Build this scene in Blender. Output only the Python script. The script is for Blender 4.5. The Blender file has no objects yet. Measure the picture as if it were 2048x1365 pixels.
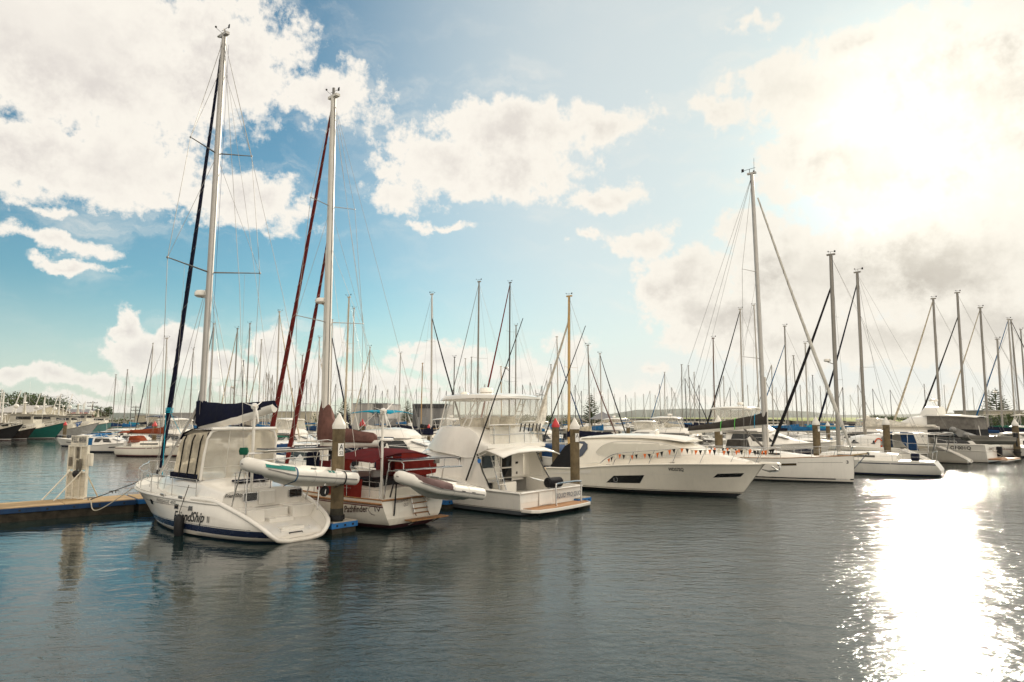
import bpy, bmesh, math, random
from math import sin, cos, pi, radians as RAD, sqrt, atan2
from mathutils import Vector, Matrix

C = bpy.context.scene.collection
SC = bpy.context.scene

# ------------------------------------------------------------------ camera
CAM_H = 4.2
FPX = 1365.0                      # focal length in pixels of the 2048 wide photograph
PITCH = math.atan(152.5 / FPX)
cam_data = bpy.data.cameras.new('camera')
cam_data.sensor_width = 36.0
cam_data.lens = 36.0 * FPX / 2048.0
cam_data.clip_start = 0.1
cam_data.clip_end = 20000.0
cam = bpy.data.objects.new('camera', cam_data)
C.objects.link(cam)
cam.location = (0, 0, CAM_H)
cam.rotation_euler = (pi / 2 + PITCH, 0, 0)
SC.camera = cam
SC.render.resolution_x, SC.render.resolution_y = 1024, 682

_cp, _sp = cos(PITCH), sin(PITCH)


def ray(px, py):
    a = (px - 1024.0) / FPX
    b = -(py - 682.5) / FPX
    return Vector((a, _cp - b * _sp, _sp + b * _cp))


def ground(px, py, z=0.0):
    """Where the sight line through a photograph pixel meets the level z."""
    d = ray(px, py)
    t = (z - CAM_H) / d.z
    return Vector((d.x * t, d.y * t, z))


def at_depth(px, py, Y):
    d = ray(px, py)
    t = Y / d.y
    return Vector((d.x * t, Y, CAM_H + d.z * t))


def azel(px, py):
    d = ray(px, py).normalized()
    return atan2(d.x, d.y), math.asin(d.z)


# ------------------------------------------------------------------ sun, sky, exposure
SUN_AZ, SUN_EL = azel(1842, 262)
sd = bpy.data.lights.new('sun', 'SUN')
sd.energy = 2.2
sd.angle = RAD(0.6)
sd.color = (1.0, 0.9, 0.74)
sun = bpy.data.objects.new('sun', sd)
C.objects.link(sun)
sdir = Vector((sin(SUN_AZ) * cos(SUN_EL), cos(SUN_AZ) * cos(SUN_EL), sin(SUN_EL)))
sun.rotation_euler = sdir.to_track_quat('Z', 'Y').to_euler()

SC.view_settings.view_transform = 'Standard'
SC.view_settings.look = 'None'
SC.view_settings.exposure = 0.88
SC.view_settings.gamma = 1.0
SC.cycles.max_bounces = 8
SC.cycles.transparent_max_bounces = 24
SC.cycles.caustics_reflective = False
SC.cycles.caustics_refractive = False
SC.cycles.sample_clamp_indirect = 6.0
SC.cycles.use_denoising = True
SC.cycles.use_adaptive_sampling = False
SC.cycles.diffuse_bounces = 3
SC.cycles.glossy_bounces = 3

world = bpy.data.worlds.new('World')
SC.world = world
world.use_nodes = True
world.cycles.sampling_method = 'MANUAL'
world.cycles.sample_map_resolution = 512
WT = world.node_tree
WT.nodes.clear()


class NT:
    """Small helper for writing node trees."""
    def __init__(s, tree):
        s.t = tree

    def new(s, typ, **kw):
        n = s.t.nodes.new(typ)
        for k, v in kw.items():
            setattr(n, k, v)
        return n

    def put(s, sock, v):
        if hasattr(v, 'is_linked') or isinstance(v, bpy.types.NodeSocket):
            s.t.links.new(v, sock)
        else:
            if isinstance(v, (tuple, list)) and len(v) == 3 and sock.type == 'RGBA':
                v = (*v, 1.0)
            sock.default_value = v

    def math(s, op, a, b=0.0, c=0.0, clamp=False):
        n = s.new('ShaderNodeMath', operation=op, use_clamp=clamp)
        s.put(n.inputs[0], a); s.put(n.inputs[1], b); s.put(n.inputs[2], c)
        return n.outputs[0]

    def vmath(s, op, a, b=(0, 0, 0), c=(0, 0, 0)):
        n = s.new('ShaderNodeVectorMath', operation=op)
        s.put(n.inputs[0], a); s.put(n.inputs[1], b); s.put(n.inputs[2], c)
        return n

    def noise(s, vec, scale, detail=4.0, rough=0.55, dist=0.0):
        n = s.new('ShaderNodeTexNoise')
        if vec is not None:
            s.put(n.inputs['Vector'], vec)
        n.inputs['Scale'].default_value = scale
        n.inputs['Detail'].default_value = detail
        n.inputs['Roughness'].default_value = rough
        n.inputs['Distortion'].default_value = dist
        return n

    def mapr(s, v, a, b, c=0.0, d=1.0, smooth=False):
        n = s.new('ShaderNodeMapRange', interpolation_type='SMOOTHSTEP' if smooth else 'LINEAR')
        s.put(n.inputs[0], v)
        for i, x in enumerate((a, b, c, d)):
            s.put(n.inputs[1 + i], x)
        return n.outputs[0]

    def mix(s, f, a, b, typ='MIX'):
        n = s.new('ShaderNodeMix', data_type='RGBA', blend_type=typ)
        s.put(n.inputs[0], f); s.put(n.inputs[6], a); s.put(n.inputs[7], b)
        return n.outputs[2]


def build_sky():
    n = NT(WT)
    tc = n.new('ShaderNodeTexCoord')
    d = tc.outputs['Generated']
    sep = n.new('ShaderNodeSeparateXYZ')
    n.put(sep.inputs[0], n.vmath('NORMALIZE', d).outputs[0])
    az = n.math('ARCTAN2', sep.outputs[0], sep.outputs[1])
    el = n.math('ARCSINE', sep.outputs[2])
    comb = n.new('ShaderNodeCombineXYZ')
    n.put(comb.inputs[0], az); n.put(comb.inputs[1], el)
    P = comb.outputs[0]
    # billow noise, flattened towards the horizon
    big = n.noise(P, 9.0, 10.0, 0.62)
    fine = n.noise(n.vmath('ADD', P, (3.1, 7.7, 1.3)).outputs[0], 34.0, 9.0, 0.66)
    wv = n.vmath('SUBTRACT', big.outputs['Color'], (0.5, 0.5, 0.5)).outputs[0]
    wv = n.vmath('MULTIPLY', wv, (0.13, 0.09, 0)).outputs[0]
    PW = n.vmath('ADD', P, wv).outputs[0]
    blobs = [  # centre and radii in degrees on the sky, from the photograph; last value is the weight
        (120, 90, 470, 240, 1.15), (440, 120, 190, 170, 1.0), (650, 190, 150, 80, .85), (200, 320, 330, 110, 1.0),
        (470, 400, 190, 62, .9), (40, 300, 260, 120, 1.0), (90, 415, 100, 20, .6), (110, 475, 165, 24, .7), (160, 524, 85, 14, .6),
        (590, 90, 60, 70, .5),
        (1030, 270, 220, 80, 1.0), (900, 320, 150, 75, .9), (1190, 245, 140, 48, .85), (800, 385, 100, 45, .7), (1000, 340, 190, 70, .9),
        (1210, 390, 115, 30, .75), (1180, 465, 60, 13, .5), (890, 452, 70, 11, .45),
        (1430, 205, 105, 62, .6), (1610, 190, 170, 100, .9), (1720, 80, 160, 60, .7), (1930, 210, 300, 260, 1.2), (1760, 320, 330, 120, 1.1),
        (1290, 480, 70, 40, .9), (1370, 560, 130, 80, 1.1), (1450, 640, 170, 90, 1.15), (1620, 560, 260, 130, 1.2), (1850, 540, 340, 160, 1.25),
        (1500, 465, 105, 48, .8), (1298, 738, 40, 24, .8), (1720, 690, 390, 62, 1.2), (1980, 650, 220, 110, 1.2), (1520, 45, 45, 20, .45),
        (262, 655, 48, 40, 1.0), (290, 705, 85, 48, 1.0), (372, 682, 55, 48, 1.0), (430, 735, 110, 48, 1.0), (545, 690, 52, 44, 1.0),
        (600, 742, 125, 48, 1.0), (665, 690, 48, 36, .9), (20, 748, 75, 24, .9), (110, 746, 95, 26, 1.0), (205, 757, 95, 24, .9),
        (150, 800, 230, 22, .7), (850, 700, 85, 16, .6), (900, 722, 150, 24, .7), (1050, 745, 150, 34, .7), (770, 762, 150, 30, .7),
        (1150, 705, 60, 36, .6), (1000, 790, 900, 18, .55),
    ]
    acc = None
    for (cx, cy, rx, ry, w) in blobs:
        a0, e0 = azel(cx, cy)
        ra = abs(azel(cx + 20, cy)[0] - azel(cx - 20, cy)[0]) / 40 * rx
        re = abs(azel(cx, cy + 10)[1] - azel(cx, cy - 10)[1]) / 20 * ry
        q = n.vmath('MULTIPLY_ADD', PW, (1 / ra, 1 / re, 0), (-a0 / ra, -e0 / re, 0)).outputs[0]
        ln = n.vmath('LENGTH', q).outputs['Value']
        v = n.math('MULTIPLY_ADD', ln, -w, w)
        acc = v if acc is None else n.math('SMOOTH_MAX', acc, v, 0.12)
    # cloud for the rest of the sky: overhead, and an added fill bank behind the camera
    behind = n.mapr(sep.outputs[1], -0.1, 0.35, 1.0, 0.0, True)
    over = n.mapr(el, RAD(36), RAD(48), 0.0, 1.0, True)
    rest = n.math('MAXIMUM', behind, over)
    acc = n.math('MAXIMUM', acc, n.mapr(rest, 0, 1, -1.0, 1.0))
    nz = n.math('MULTIPLY_ADD', big.outputs[0], 1.15, -0.575)
    nf = n.math('MULTIPLY_ADD', fine.outputs[0], 1.5, -0.75)
    dens = n.math('ADD', n.math('ADD', acc, nz), nf)
    alpha = n.mapr(dens, -0.02, 0.36, 0.0, 1.0, True)
    vm = n.new('ShaderNodeMapping'); n.put(vm.inputs[0], PW)
    vm.inputs['Scale'].default_value = (1.0, 2.6, 1.0); vm.inputs['Rotation'].default_value = (0, 0, RAD(12))
    veil = n.noise(vm.outputs[0], 6.5, 9.0, .62, .3).outputs[0]
    alpha = n.math('MAXIMUM', alpha, n.math('MULTIPLY', n.mapr(veil, .46, .80, 0.0, .6, True), n.mapr(acc, -1.3, -.1, .1, 1.0, True)))
    thick = n.mapr(dens, 0.34, 1.15, 0.0, 1.0, True)
    # angle to the sun
    sa = n.vmath('DOT_PRODUCT', n.vmath('NORMALIZE', d).outputs[0], tuple(sdir)).outputs['Value']
    sa = n.math('MAXIMUM', sa, 0.0)
    glow1 = n.math('POWER', sa, 14.0)
    glow2 = n.math('POWER', sa, 150.0)
    sky = n.new('ShaderNodeTexSky', sky_type='NISHITA')
    sky.sun_disc = False
    sky.sun_elevation = SUN_EL
    sky.sun_rotation = SUN_AZ
    sky.air_density = 1.0
    sky.dust_density = 0.6
    sky.ozone_density = 2.2
    skyc = n.mix(1.0, sky.outputs[0], (0.41, 0.63, 0.59), 'MULTIPLY')
    wm = n.mapr(sa, .66, .95, 0.0, .80, True)
    skyc = n.mix(wm, skyc, (4.1, 4.3, 4.2))
    skyc = n.vmath('MINIMUM', skyc, (4.6, 4.95, 4.9)).outputs[0]
    # cloud brightness: white where thin, greyer where deep, brighter round the sun
    grey = n.noise(n.vmath('ADD', PW, (1.7, 0.4, 5.0)).outputs[0], 5.5, 6.0, 0.55)
    dark = n.math('MULTIPLY', thick, n.mapr(grey.outputs[0], 0.34, 0.66, 0.25, 1.0, True))
    low = n.mapr(el, RAD(3.0), RAD(12), 1.0, 0.0, True)
    lit = n.mix(glow1, (5.4, 5.1, 4.6), (4.95, 4.7, 4.15))
    side = n.mapr(sep.outputs[0], -.75, .75, 0.0, 1.0, True)
    lit = n.mix(behind, lit, n.mix(side, (6.6, 6.0, 5.2), (13.0, 11.9, 10.2)))  # unseen rear clouds brightened as added fill, most towards one side
    shd = n.mix(glow1, (4.1, 3.8, 3.55), (2.6, 2.4, 2.05))
    shd = n.mix(behind, shd, n.mix(side, (5.4, 4.9, 4.2), (10.8, 9.8, 8.4)))
    cl = n.mix(dark, lit, shd)
    col = n.mix(n.math('MULTIPLY', alpha, 0.97), skyc, cl)
    hz = n.mapr(el, 0.0, RAD(11), 0.62, 0.0, True)
    hzc = n.mix(glow1, (4.5, 4.55, 4.3), (4.1, 3.85, 3.3))
    col = n.mix(n.math('MULTIPLY', hz, n.mapr(alpha, 0, 1, 1.0, .45)), col, hzc)
    add = n.vmath('SCALE', (1.0, 0.92, 0.76)); n.put(add.inputs['Scale'], n.math('MULTIPLY_ADD', glow2, 2.7, n.math('MULTIPLY', glow1, 0.1)))
    tot = n.vmath('ADD', col, add.outputs[0]).outputs[0]
    bg = n.new('ShaderNodeBackground')
    n.put(bg.inputs[0], tot)
    bg.inputs[1].default_value = 0.1
    out = n.new('ShaderNodeOutputWorld')
    WT.links.new(bg.outputs[0], out.inputs[0])


build_sky()

# ------------------------------------------------------------------ materials
MATS = {}


def mat(name, col=(.5, .5, .5), rough=.5, metal=0.0, var=.10, scale=2.5, bump=0.0, bscale=40.0, alpha=1.0, coat=0.0, streak=0.0, emit=None, spec=None, scum=0.0):
    if name in MATS:
        return MATS[name]
    m = bpy.data.materials.new(name)
    m.use_nodes = True
    n = NT(m.node_tree)
    b = m.node_tree.nodes['Principled BSDF']
    tc = n.new('ShaderNodeTexCoord').outputs['Object']
    f = n.noise(tc, scale, 5.0, .6).outputs[0]
    lo = tuple(c * (1 - var * 1.6) for c in col)
    hi = tuple(min(1, c * (1 + var * .9)) for c in col)
    c = n.mix(n.mapr(f, .32, .68), lo, hi)
    if streak:
        st = n.new('ShaderNodeMapping'); n.put(st.inputs[0], tc); st.inputs['Scale'].default_value = (3.0, 3.0, .25)
        g = n.noise(st.outputs[0], 2.2, 5.0, .65).outputs[0]
        c = n.mix(n.mapr(g, .52, .78, 0, streak), c, tuple(x * .55 for x in col))
    if scum:       # brown waterline scum and run-off on the lower topsides
        sz = n.new('ShaderNodeSeparateXYZ'); n.put(sz.inputs[0], tc)
        gm = n.new('ShaderNodeMapping'); n.put(gm.inputs[0], tc); gm.inputs['Scale'].default_value = (2.5, 2.5, .8)
        gn = n.noise(gm.outputs[0], 3.0, 6.0, .7).outputs[0]
        lo_ = n.mapr(n.math('ADD', sz.outputs[2], n.math('MULTIPLY_ADD', gn, .5, -.25)), .02, .42, 1.0, 0.0, True)
        c = n.mix(n.math('MULTIPLY', n.math('MULTIPLY', lo_, n.mapr(gn, .3, .7, .3, 1.0)), scum), c, (.30, .22, .12))
    n.put(b.inputs['Base Color'], c)
    n.put(b.inputs['Roughness'], n.mapr(f, .3, .7, max(.02, rough * .8), min(1, rough * 1.2)))
    b.inputs['Metallic'].default_value = metal
    b.inputs['Alpha'].default_value = alpha
    b.inputs['Coat Weight'].default_value = coat
    b.inputs['Specular IOR Level'].default_value = spec if spec is not None else (.5 if rough < .5 else (.28 if rough < .75 else .12))
    if bump:
        bn = n.new('ShaderNodeBump')
        bn.inputs['Strength'].default_value = bump
        bn.inputs['Distance'].default_value = .02
        n.put(bn.inputs['Height'], n.noise(tc, bscale, 4.0, .6).outputs[0])
        m.node_tree.links.new(bn.outputs[0], b.inputs['Normal'])
    if emit:
        b.inputs['Emission Color'].default_value = (*emit, 1)
        b.inputs['Emission Strength'].default_value = 1.0
    MATS[name] = m
    return m


def cloth(name, col, trans=.25):
    """Woven canvas: soft, wrinkled, lets a little light through."""
    if name in MATS:
        return MATS[name]
    m = mat(name, col, .85, var=.2, scale=3.0, bump=1.0, bscale=5.0)
    n = NT(m.node_tree)
    b = m.node_tree.nodes['Principled BSDF']
    if trans:
        tr = n.new('ShaderNodeBsdfTranslucent')
        src = b.inputs['Base Color'].links[0].from_socket
        n.put(tr.inputs[0], src)
        mx = n.new('ShaderNodeMixShader')
        mx.inputs[0].default_value = trans
        out = [x for x in m.node_tree.nodes if x.type == 'OUTPUT_MATERIAL'][0]
        m.node_tree.links.new(b.outputs[0], mx.inputs[1])
        m.node_tree.links.new(tr.outputs[0], mx.inputs[2])
        m.node_tree.links.new(mx.outputs[0], out.inputs[0])
    return m


def vinyl(name, col=(.75, .72, .64), alpha=.35):
    return mat(name, col, .18, var=.15, scale=1.3, bump=.25, bscale=4.0, alpha=alpha)


GEL = mat('white_gelcoat', (.80, .765, .70), .2, var=.04, scale=.9, coat=.4, streak=.16, scum=.55)
GELW = mat('cream_gelcoat', (.80, .75, .65), .22, var=.04, scale=.9, coat=.4, streak=.18, scum=.6)
GELB = mat('dull_white_gelcoat', (.70, .675, .62), .4, var=.07, scale=.7, streak=.22)
DECK = mat('deck_white', (.72, .69, .62), .55, var=.06, bump=.15, bscale=60)
DARKG = mat('dark_window_glass', (.012, .013, .014), .06, var=.3)
STEEL = mat('stainless_steel', (.55, .54, .52), .22, metal=1.0, var=.08)
ALU = mat('mast_aluminium', (.46, .44, .41), .42, metal=.25, var=.08, scale=1.2, streak=.2)
ALUW = mat('mast_white_paint', (.66, .63, .57), .38, var=.06, scale=1.2, streak=.2)
ALUD = mat('mast_dark_grey', (.17, .165, .155), .45, var=.12)
WOOD = mat('varnished_spruce', (.42, .25, .09), .35, var=.16, scale=1.5, streak=.3)
WOODD = mat('dark_varnished_wood', (.11, .05, .025), .4, var=.2)
TEAK = mat('teak_planks', (.34, .17, .07), .6, var=.22, scale=9)
WIRE = mat('rigging_wire', (.26, .25, .23), .4, metal=.7, var=.05)
ROPE = mat('dark_mooring_rope', (.05, .045, .04), .9, bump=.5, bscale=80)
ROPEW = mat('pale_mooring_rope', (.42, .38, .3), .9, bump=.5, bscale=80)
BLACK = mat('black_rubber', (.012, .012, .013), .55, var=.2)
BLACKC = cloth('black_mesh_cover', (.018, .018, .02), .08)
NAVY = cloth('navy_canvas', (.006, .008, .024), .04)
NAVYH = mat('navy_paint', (.012, .02, .055), .25, coat=.3)
BLUEC = cloth('blue_canvas', (.018, .13, .30), .15)
TEALC = cloth('turquoise_canvas', (.01, .28, .42), .2)
DBLUEC = cloth('dark_blue_canvas', (.012, .045, .12), .1)
MAROON = cloth('maroon_canvas_backlit', (.26, .030, .022), .42)  # lighter maroon: backlight through the curtains is put into the colour
MAROOND = cloth('dark_maroon_canvas', (.12, .016, .018), .15)
BROWNC = cloth('brown_sail_cover', (.15, .075, .062), .1)
GREYC = cloth('charcoal_canvas', (.055, .048, .042), .06)
GREYM = cloth('grey_mesh_canvas', (.20, .185, .165), .15)
ORANGEC = cloth('rust_orange_canvas', (.24, .052, .02), .15)
GREENC = cloth('green_canvas', (.01, .10, .06), .1)
CREAMC = cloth('cream_canvas', (.66, .59, .46), .3)
WHITEC = cloth('white_sailcloth', (.72, .68, .60), .3)
CLEAR = vinyl('clear_vinyl', (.80, .76, .66), .26)
CLEARC = vinyl('milky_vinyl', (.78, .73, .62), .5)
ANTIF = mat('dark_antifouling', (.016, .018, .022), .7, var=.25)
ANTIFB = mat('blue_antifouling', (.012, .04, .09), .6, var=.25)
ANTIFR = mat('maroon_antifouling', (.06, .018, .022), .6, var=.25)
STRIPE = mat('black_stripe_paint', (.01, .011, .014), .25)
STRIPEB = mat('navy_stripe_paint', (.012, .022, .06), .25)
STRIPEM = mat('maroon_stripe_paint', (.13, .015, .02), .3)
INKW = mat('white_lettering', (.8, .78, .74), .4)
INK = mat('black_lettering', (.01, .01, .012), .4)
INKB = mat('brown_lettering', (.07, .03, .02), .4)
INKG = mat('grey_lettering', (.30, .31, .34), .4)
HYP = mat('white_inflatable_fabric', (.70, .67, .61), .5, var=.06, bump=.15, bscale=6)
HYPG = mat('grey_inflatable_fabric', (.24, .235, .22), .5, var=.08, bump=.15, bscale=6)
HYPT = mat('green_inflatable_panel', (.005, .16, .13), .5, var=.08)
SOLAR = mat('solar_panel_cells', (.014, .016, .03), .12)
RED = mat('red_paint', (.48, .02, .02), .45, var=.12)
BLUEP = mat('blue_plastic_edge', (.012, .13, .36), .45, var=.15, scale=6)
CONCR = mat('pale_concrete', (.42, .38, .31), .85, var=.14, scale=3, bump=.4, bscale=30, streak=.25)
PILEC = mat('weathered_pile_concrete', (.15, .115, .068), .85, var=.32, scale=2.2, bump=.6, bscale=14, streak=.6)
PILED = mat('wet_mossy_pile', (.035, .032, .022), .7, var=.4, scale=4, bump=.6, bscale=14)
CAPW = mat('white_pile_cap', (.74, .71, .65), .5, var=.08)
PLANK = mat('tan_dock_boards', (.38, .27, .15), .8, var=.16, scale=2.5, bump=.3, bscale=25)

# ------------------------------------------------------------------ mesh building


class MB:
    def __init__(s):
        s.v, s.f, s.m, s.sm, s.mats = [], [], [], [], []

    def mi(s, m):
        if m not in s.mats:
            s.mats.append(m)
        return s.mats.index(m)

    def add(s, verts, faces, m, smooth=False):
        o = len(s.v)
        s.v.extend([tuple(v) for v in verts])
        k = s.mi(m)
        for f in faces:
            s.f.append(tuple(i + o for i in f)); s.m.append(k); s.sm.append(smooth)
        return s

    def box(s, c, size, m, rot=None, taper=1.0):
        x, y, z = [a / 2 for a in size]
        vs = [Vector(p) for p in ((-x, -y, -z), (x, -y, -z), (x, y, -z), (-x, y, -z),
                                  (-x * taper, -y * taper, z), (x * taper, -y * taper, z), (x * taper, y * taper, z), (-x * taper, y * taper, z))]
        if rot is not None:
            vs = [rot @ v for v in vs]
        vs = [v + Vector(c) for v in vs]
        return s.add(vs, [(0, 3, 2, 1), (4, 5, 6, 7), (0, 1, 5, 4), (1, 2, 6, 5), (2, 3, 7, 6), (3, 0, 4, 7)], m)

    def rbox(s, c, size, m, r=.05, rot=None):
        """Box with its vertical edges rounded and its top and bottom rims chamfered."""
        x, y, z = [a / 2 for a in size]
        r = min(r, x * .95, y * .95, z * .95)
        def ring(ins, zz):
            out = []
            for cx, cy, a0 in ((1, 1, 0), (-1, 1, 90), (-1, -1, 180), (1, -1, 270)):
                for k in range(3):
                    a = RAD(a0 + 45 * k)
                    rr = r - ins
                    out.append(Vector((cx * (x - r) + rr * cos(a), cy * (y - r) + rr * sin(a), zz)))
            return out
        rings = [ring(r * .6, -z), ring(0, -z + r * .5), ring(0, z - r * .5), ring(r * .6, z)]
        if rot is not None:
            rings = [[rot @ p for p in q] for q in rings]
        rings = [[p + Vector(c) for p in q] for q in rings]
        return s.loft(rings, m, smooth=False)

    def loft(s, rings, m, closed=True, caps=(True, True), smooth=True, ms=None):
        n = len(rings[0])
        vs = [p for r in rings for p in r]
        o = len(s.v)
        s.v.extend([tuple(p) for p in vs])
        for i in range(len(rings) - 1):
            k = s.mi(ms[i] if ms else m)
            for j in range(n if closed else n - 1):
                a, b = i * n + j, i * n + (j + 1) % n
                s.f.append((o + a, o + b, o + b + n, o + a + n)); s.m.append(k); s.sm.append(smooth)
        k = s.mi(m)
        if caps[0]:
            s.f.append(tuple(o + j for j in reversed(range(n)))); s.m.append(k); s.sm.append(False)
        if caps[1]:
            b = (len(rings) - 1) * n
            s.f.append(tuple(o + b + j for j in range(n))); s.m.append(k); s.sm.append(False)
        return s

    def tube(s, pts, r, m, n=6, cap=True, flat=1.0):
        pts = [Vector(p) for p in pts]
        rs = r if isinstance(r, (list, tuple)) else [r] * len(pts)
        rings = []
        up = None
        for i, p in enumerate(pts):
            t = (pts[min(i + 1, len(pts) - 1)] - pts[max(i - 1, 0)])
            if t.length < 1e-9:
                t = Vector((0, 0, 1))
            t.normalize()
            if up is None:
                up = Vector((0, 0, 1)) if abs(t.z) < .9 else Vector((1, 0, 0))
            a = t.cross(up)
            if a.length < 1e-4:
                a = t.cross(Vector((0, 1, 0)))
            a.normalize()
            b = a.cross(t).normalized()
            up = b
            rings.append([p + (a * cos(2 * pi * k / n) + b * (sin(2 * pi * k / n) * flat)) * rs[i] for k in range(n)])
        return s.loft(rings, m, caps=(cap, cap), smooth=n > 4)

    def lathe(s, prof, c, m, n=16, ms=None, caps=(True, True)):
        rings = [[Vector((c[0] + r * cos(2 * pi * k / n), c[1] + r * sin(2 * pi * k / n), c[2] + z)) for k in range(n)] for r, z in prof]
        return s.loft(rings, m, ms=ms, caps=caps)

    def ball(s, c, r, m, n=12, k=8, rot=None):
        rx, ry, rz = r if isinstance(r, (tuple, list)) else (r, r, r)
        rings = []
        for i in range(k + 1):
            a = -pi / 2 + pi * i / k
            q = max(cos(a), .02)
            ring = [Vector((rx * q * cos(2 * pi * j / n), ry * q * sin(2 * pi * j / n), rz * sin(a))) for j in range(n)]
            if rot is not None:
                ring = [rot @ p for p in ring]
            rings.append([p + Vector(c) for p in ring])
        return s.loft(rings, m)

    def trunk(s, st, m, top=None, caps=(True, True), smooth=True):
        """Body lofted along x: stations (x, base half width, top half width, base z, top z[, y offset])."""
        rings = []
        for q in st:
            x, b, t, z0, z1 = q[:5]
            yo = q[5] if len(q) > 5 else 0.0
            h = z1 - z0
            prof = [(-b, z0), (-(b * .85 + t * .15), z0 + h * .30), (-(b * .35 + t * .65) - .01, z0 + h * .78), (-t * .97, z0 + h * .93), (-t * .84, z1 - h * .01),
                    (-t * .4, z1 + .03 * t), (0, z1 + .045 * t)]
            prof = prof + [(-y, z) for y, z in reversed(prof[:-1])]
            rings.append([Vector((x, y + yo, z)) for y, z in prof])
        return s.loft(rings, m, caps=caps, smooth=smooth)

    def poly(s, pts, m, thick=None, axis=None):
        """Flat polygon, or a slab of it when thick is given (along its normal)."""
        pts = [Vector(p) for p in pts]
        if thick is None:
            return s.add(pts, [tuple(range(len(pts)))], m)
        nrm = Vector((0, 0, 0))
        for i in range(len(pts)):
            nrm += pts[i].cross(pts[(i + 1) % len(pts)])
        nrm.normalize()
        a = [p + nrm * thick / 2 for p in pts]
        b = [p - nrm * thick / 2 for p in pts]
        return s.loft([b, a], m, smooth=False)

    def build(s, name, parent=None, bevel=0.0, label=None, sharp=40):
        me = bpy.data.meshes.new(name)
        me.from_pydata(s.v, [], s.f)
        for m in s.mats:
            me.materials.append(m)
        me.polygons.foreach_set('material_index', s.m)
        me.polygons.foreach_set('use_smooth', s.sm)
        bm = bmesh.new()
        bm.from_mesh(me)
        bmesh.ops.recalc_face_normals(bm, faces=bm.faces)
        bm.to_mesh(me)
        bm.free()
        if any(s.sm):
            me.set_sharp_from_angle(angle=RAD(sharp))
        me.update()
        o = bpy.data.objects.new(name, me)
        C.objects.link(o)
        if parent is not None:
            o.parent = parent
        if bevel:
            bv = o.modifiers.new('bevel', 'BEVEL')
            bv.width = bevel
            bv.segments = 2
            bv.limit_method = 'ANGLE'
        if label:
            o['label'] = label
        return o


def tag(o, label=None, cat=None, group=None, kind=None):
    for k, v in (('label', label), ('category', cat), ('group', group), ('kind', kind)):
        if v:
            o[k] = v
    return o


def thing(name, label, cat, loc=(0, 0, 0), rot=0.0, group=None):
    o = bpy.data.objects.new(name, None)
    o.empty_display_size = .3
    C.objects.link(o)
    o.location = loc
    o.rotation_euler = (0, 0, rot)
    return tag(o, label, cat, group)


def copy_tree(o, parent=None):
    c = o.copy()
    C.objects.link(c)
    if parent is not None:
        c.parent = parent
    for ch in list(o.children):
        copy_tree(ch, c)
    return c


_text_cache = {}


def text_geo(s, shear=0.0, bold=0.0, wide=1.0):
    """Flat letter outlines of height about 1 in the built-in typeface: (verts, faces, width)."""
    key = (s, shear, bold, wide)
    if key in _text_cache:
        return _text_cache[key]
    cu = bpy.data.curves.new('lettering', 'FONT')
    cu.body = s
    cu.shear = shear
    cu.offset = bold
    cu.resolution_u = 3
    ob = bpy.data.objects.new('lettering', cu)
    C.objects.link(ob)
    dg = bpy.context.evaluated_depsgraph_get()
    me = bpy.data.meshes.new_from_object(ob.evaluated_get(dg))
    vs = [(v.co.x * wide, v.co.y) for v in me.vertices]
    fs = [tuple(p.vertices) for p in me.polygons]
    bpy.data.objects.remove(ob)
    bpy.data.curves.remove(cu)
    bpy.data.meshes.remove(me)
    x0 = min(v[0] for v in vs); x1 = max(v[0] for v in vs)
    vs = [(x - x0, y) for x, y in vs]
    _text_cache[key] = (vs, fs, x1 - x0)
    return _text_cache[key]


def lettering(s, fn, width, m, parent, shear=0.0, bold=0.0, height=None, name='lettering'):
    """Letters laid on a surface: fn(u, v) gives the point for u metres along and v metres up."""
    vs, fs, w = text_geo(s, shear, bold)
    k = width / w
    kh = k if height is None else height / .7
    mb = MB()
    mb.add([fn(x * k, y * kh) for x, y in vs], fs, m)
    return mb.build(name, parent)


def flat_fn(o, u, v):
    o, u, v = Vector(o), Vector(u).normalized(), Vector(v).normalized()
    return lambda a, b: o + u * a + v * b


# ------------------------------------------------------------------ hulls


def lerp(a, b, t):
    return a + (b - a) * t


def curve1(pts):
    """Smooth interpolation through (x, y) pairs."""
    pts = sorted(pts)
    def f(x):
        if x <= pts[0][0]:
            return pts[0][1]
        if x >= pts[-1][0]:
            return pts[-1][1]
        for i in range(len(pts) - 1):
            if x <= pts[i + 1][0]:
                x0, y0 = pts[i]; x1, y1 = pts[i + 1]
                m0 = (y1 - pts[i - 1][1]) / (x1 - pts[i - 1][0]) if i else (y1 - y0) / (x1 - x0)
                m1 = (pts[i + 2][1] - y0) / (pts[i + 2][0] - x0) if i + 2 < len(pts) else (y1 - y0) / (x1 - x0)
                h = x1 - x0; t = (x - x0) / h
                return ((2 * t ** 3 - 3 * t * t + 1) * y0 + (t ** 3 - 2 * t * t + t) * h * m0 + (-2 * t ** 3 + 3 * t * t) * y1 + (t ** 3 - t * t) * h * m1)
    return f


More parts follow.
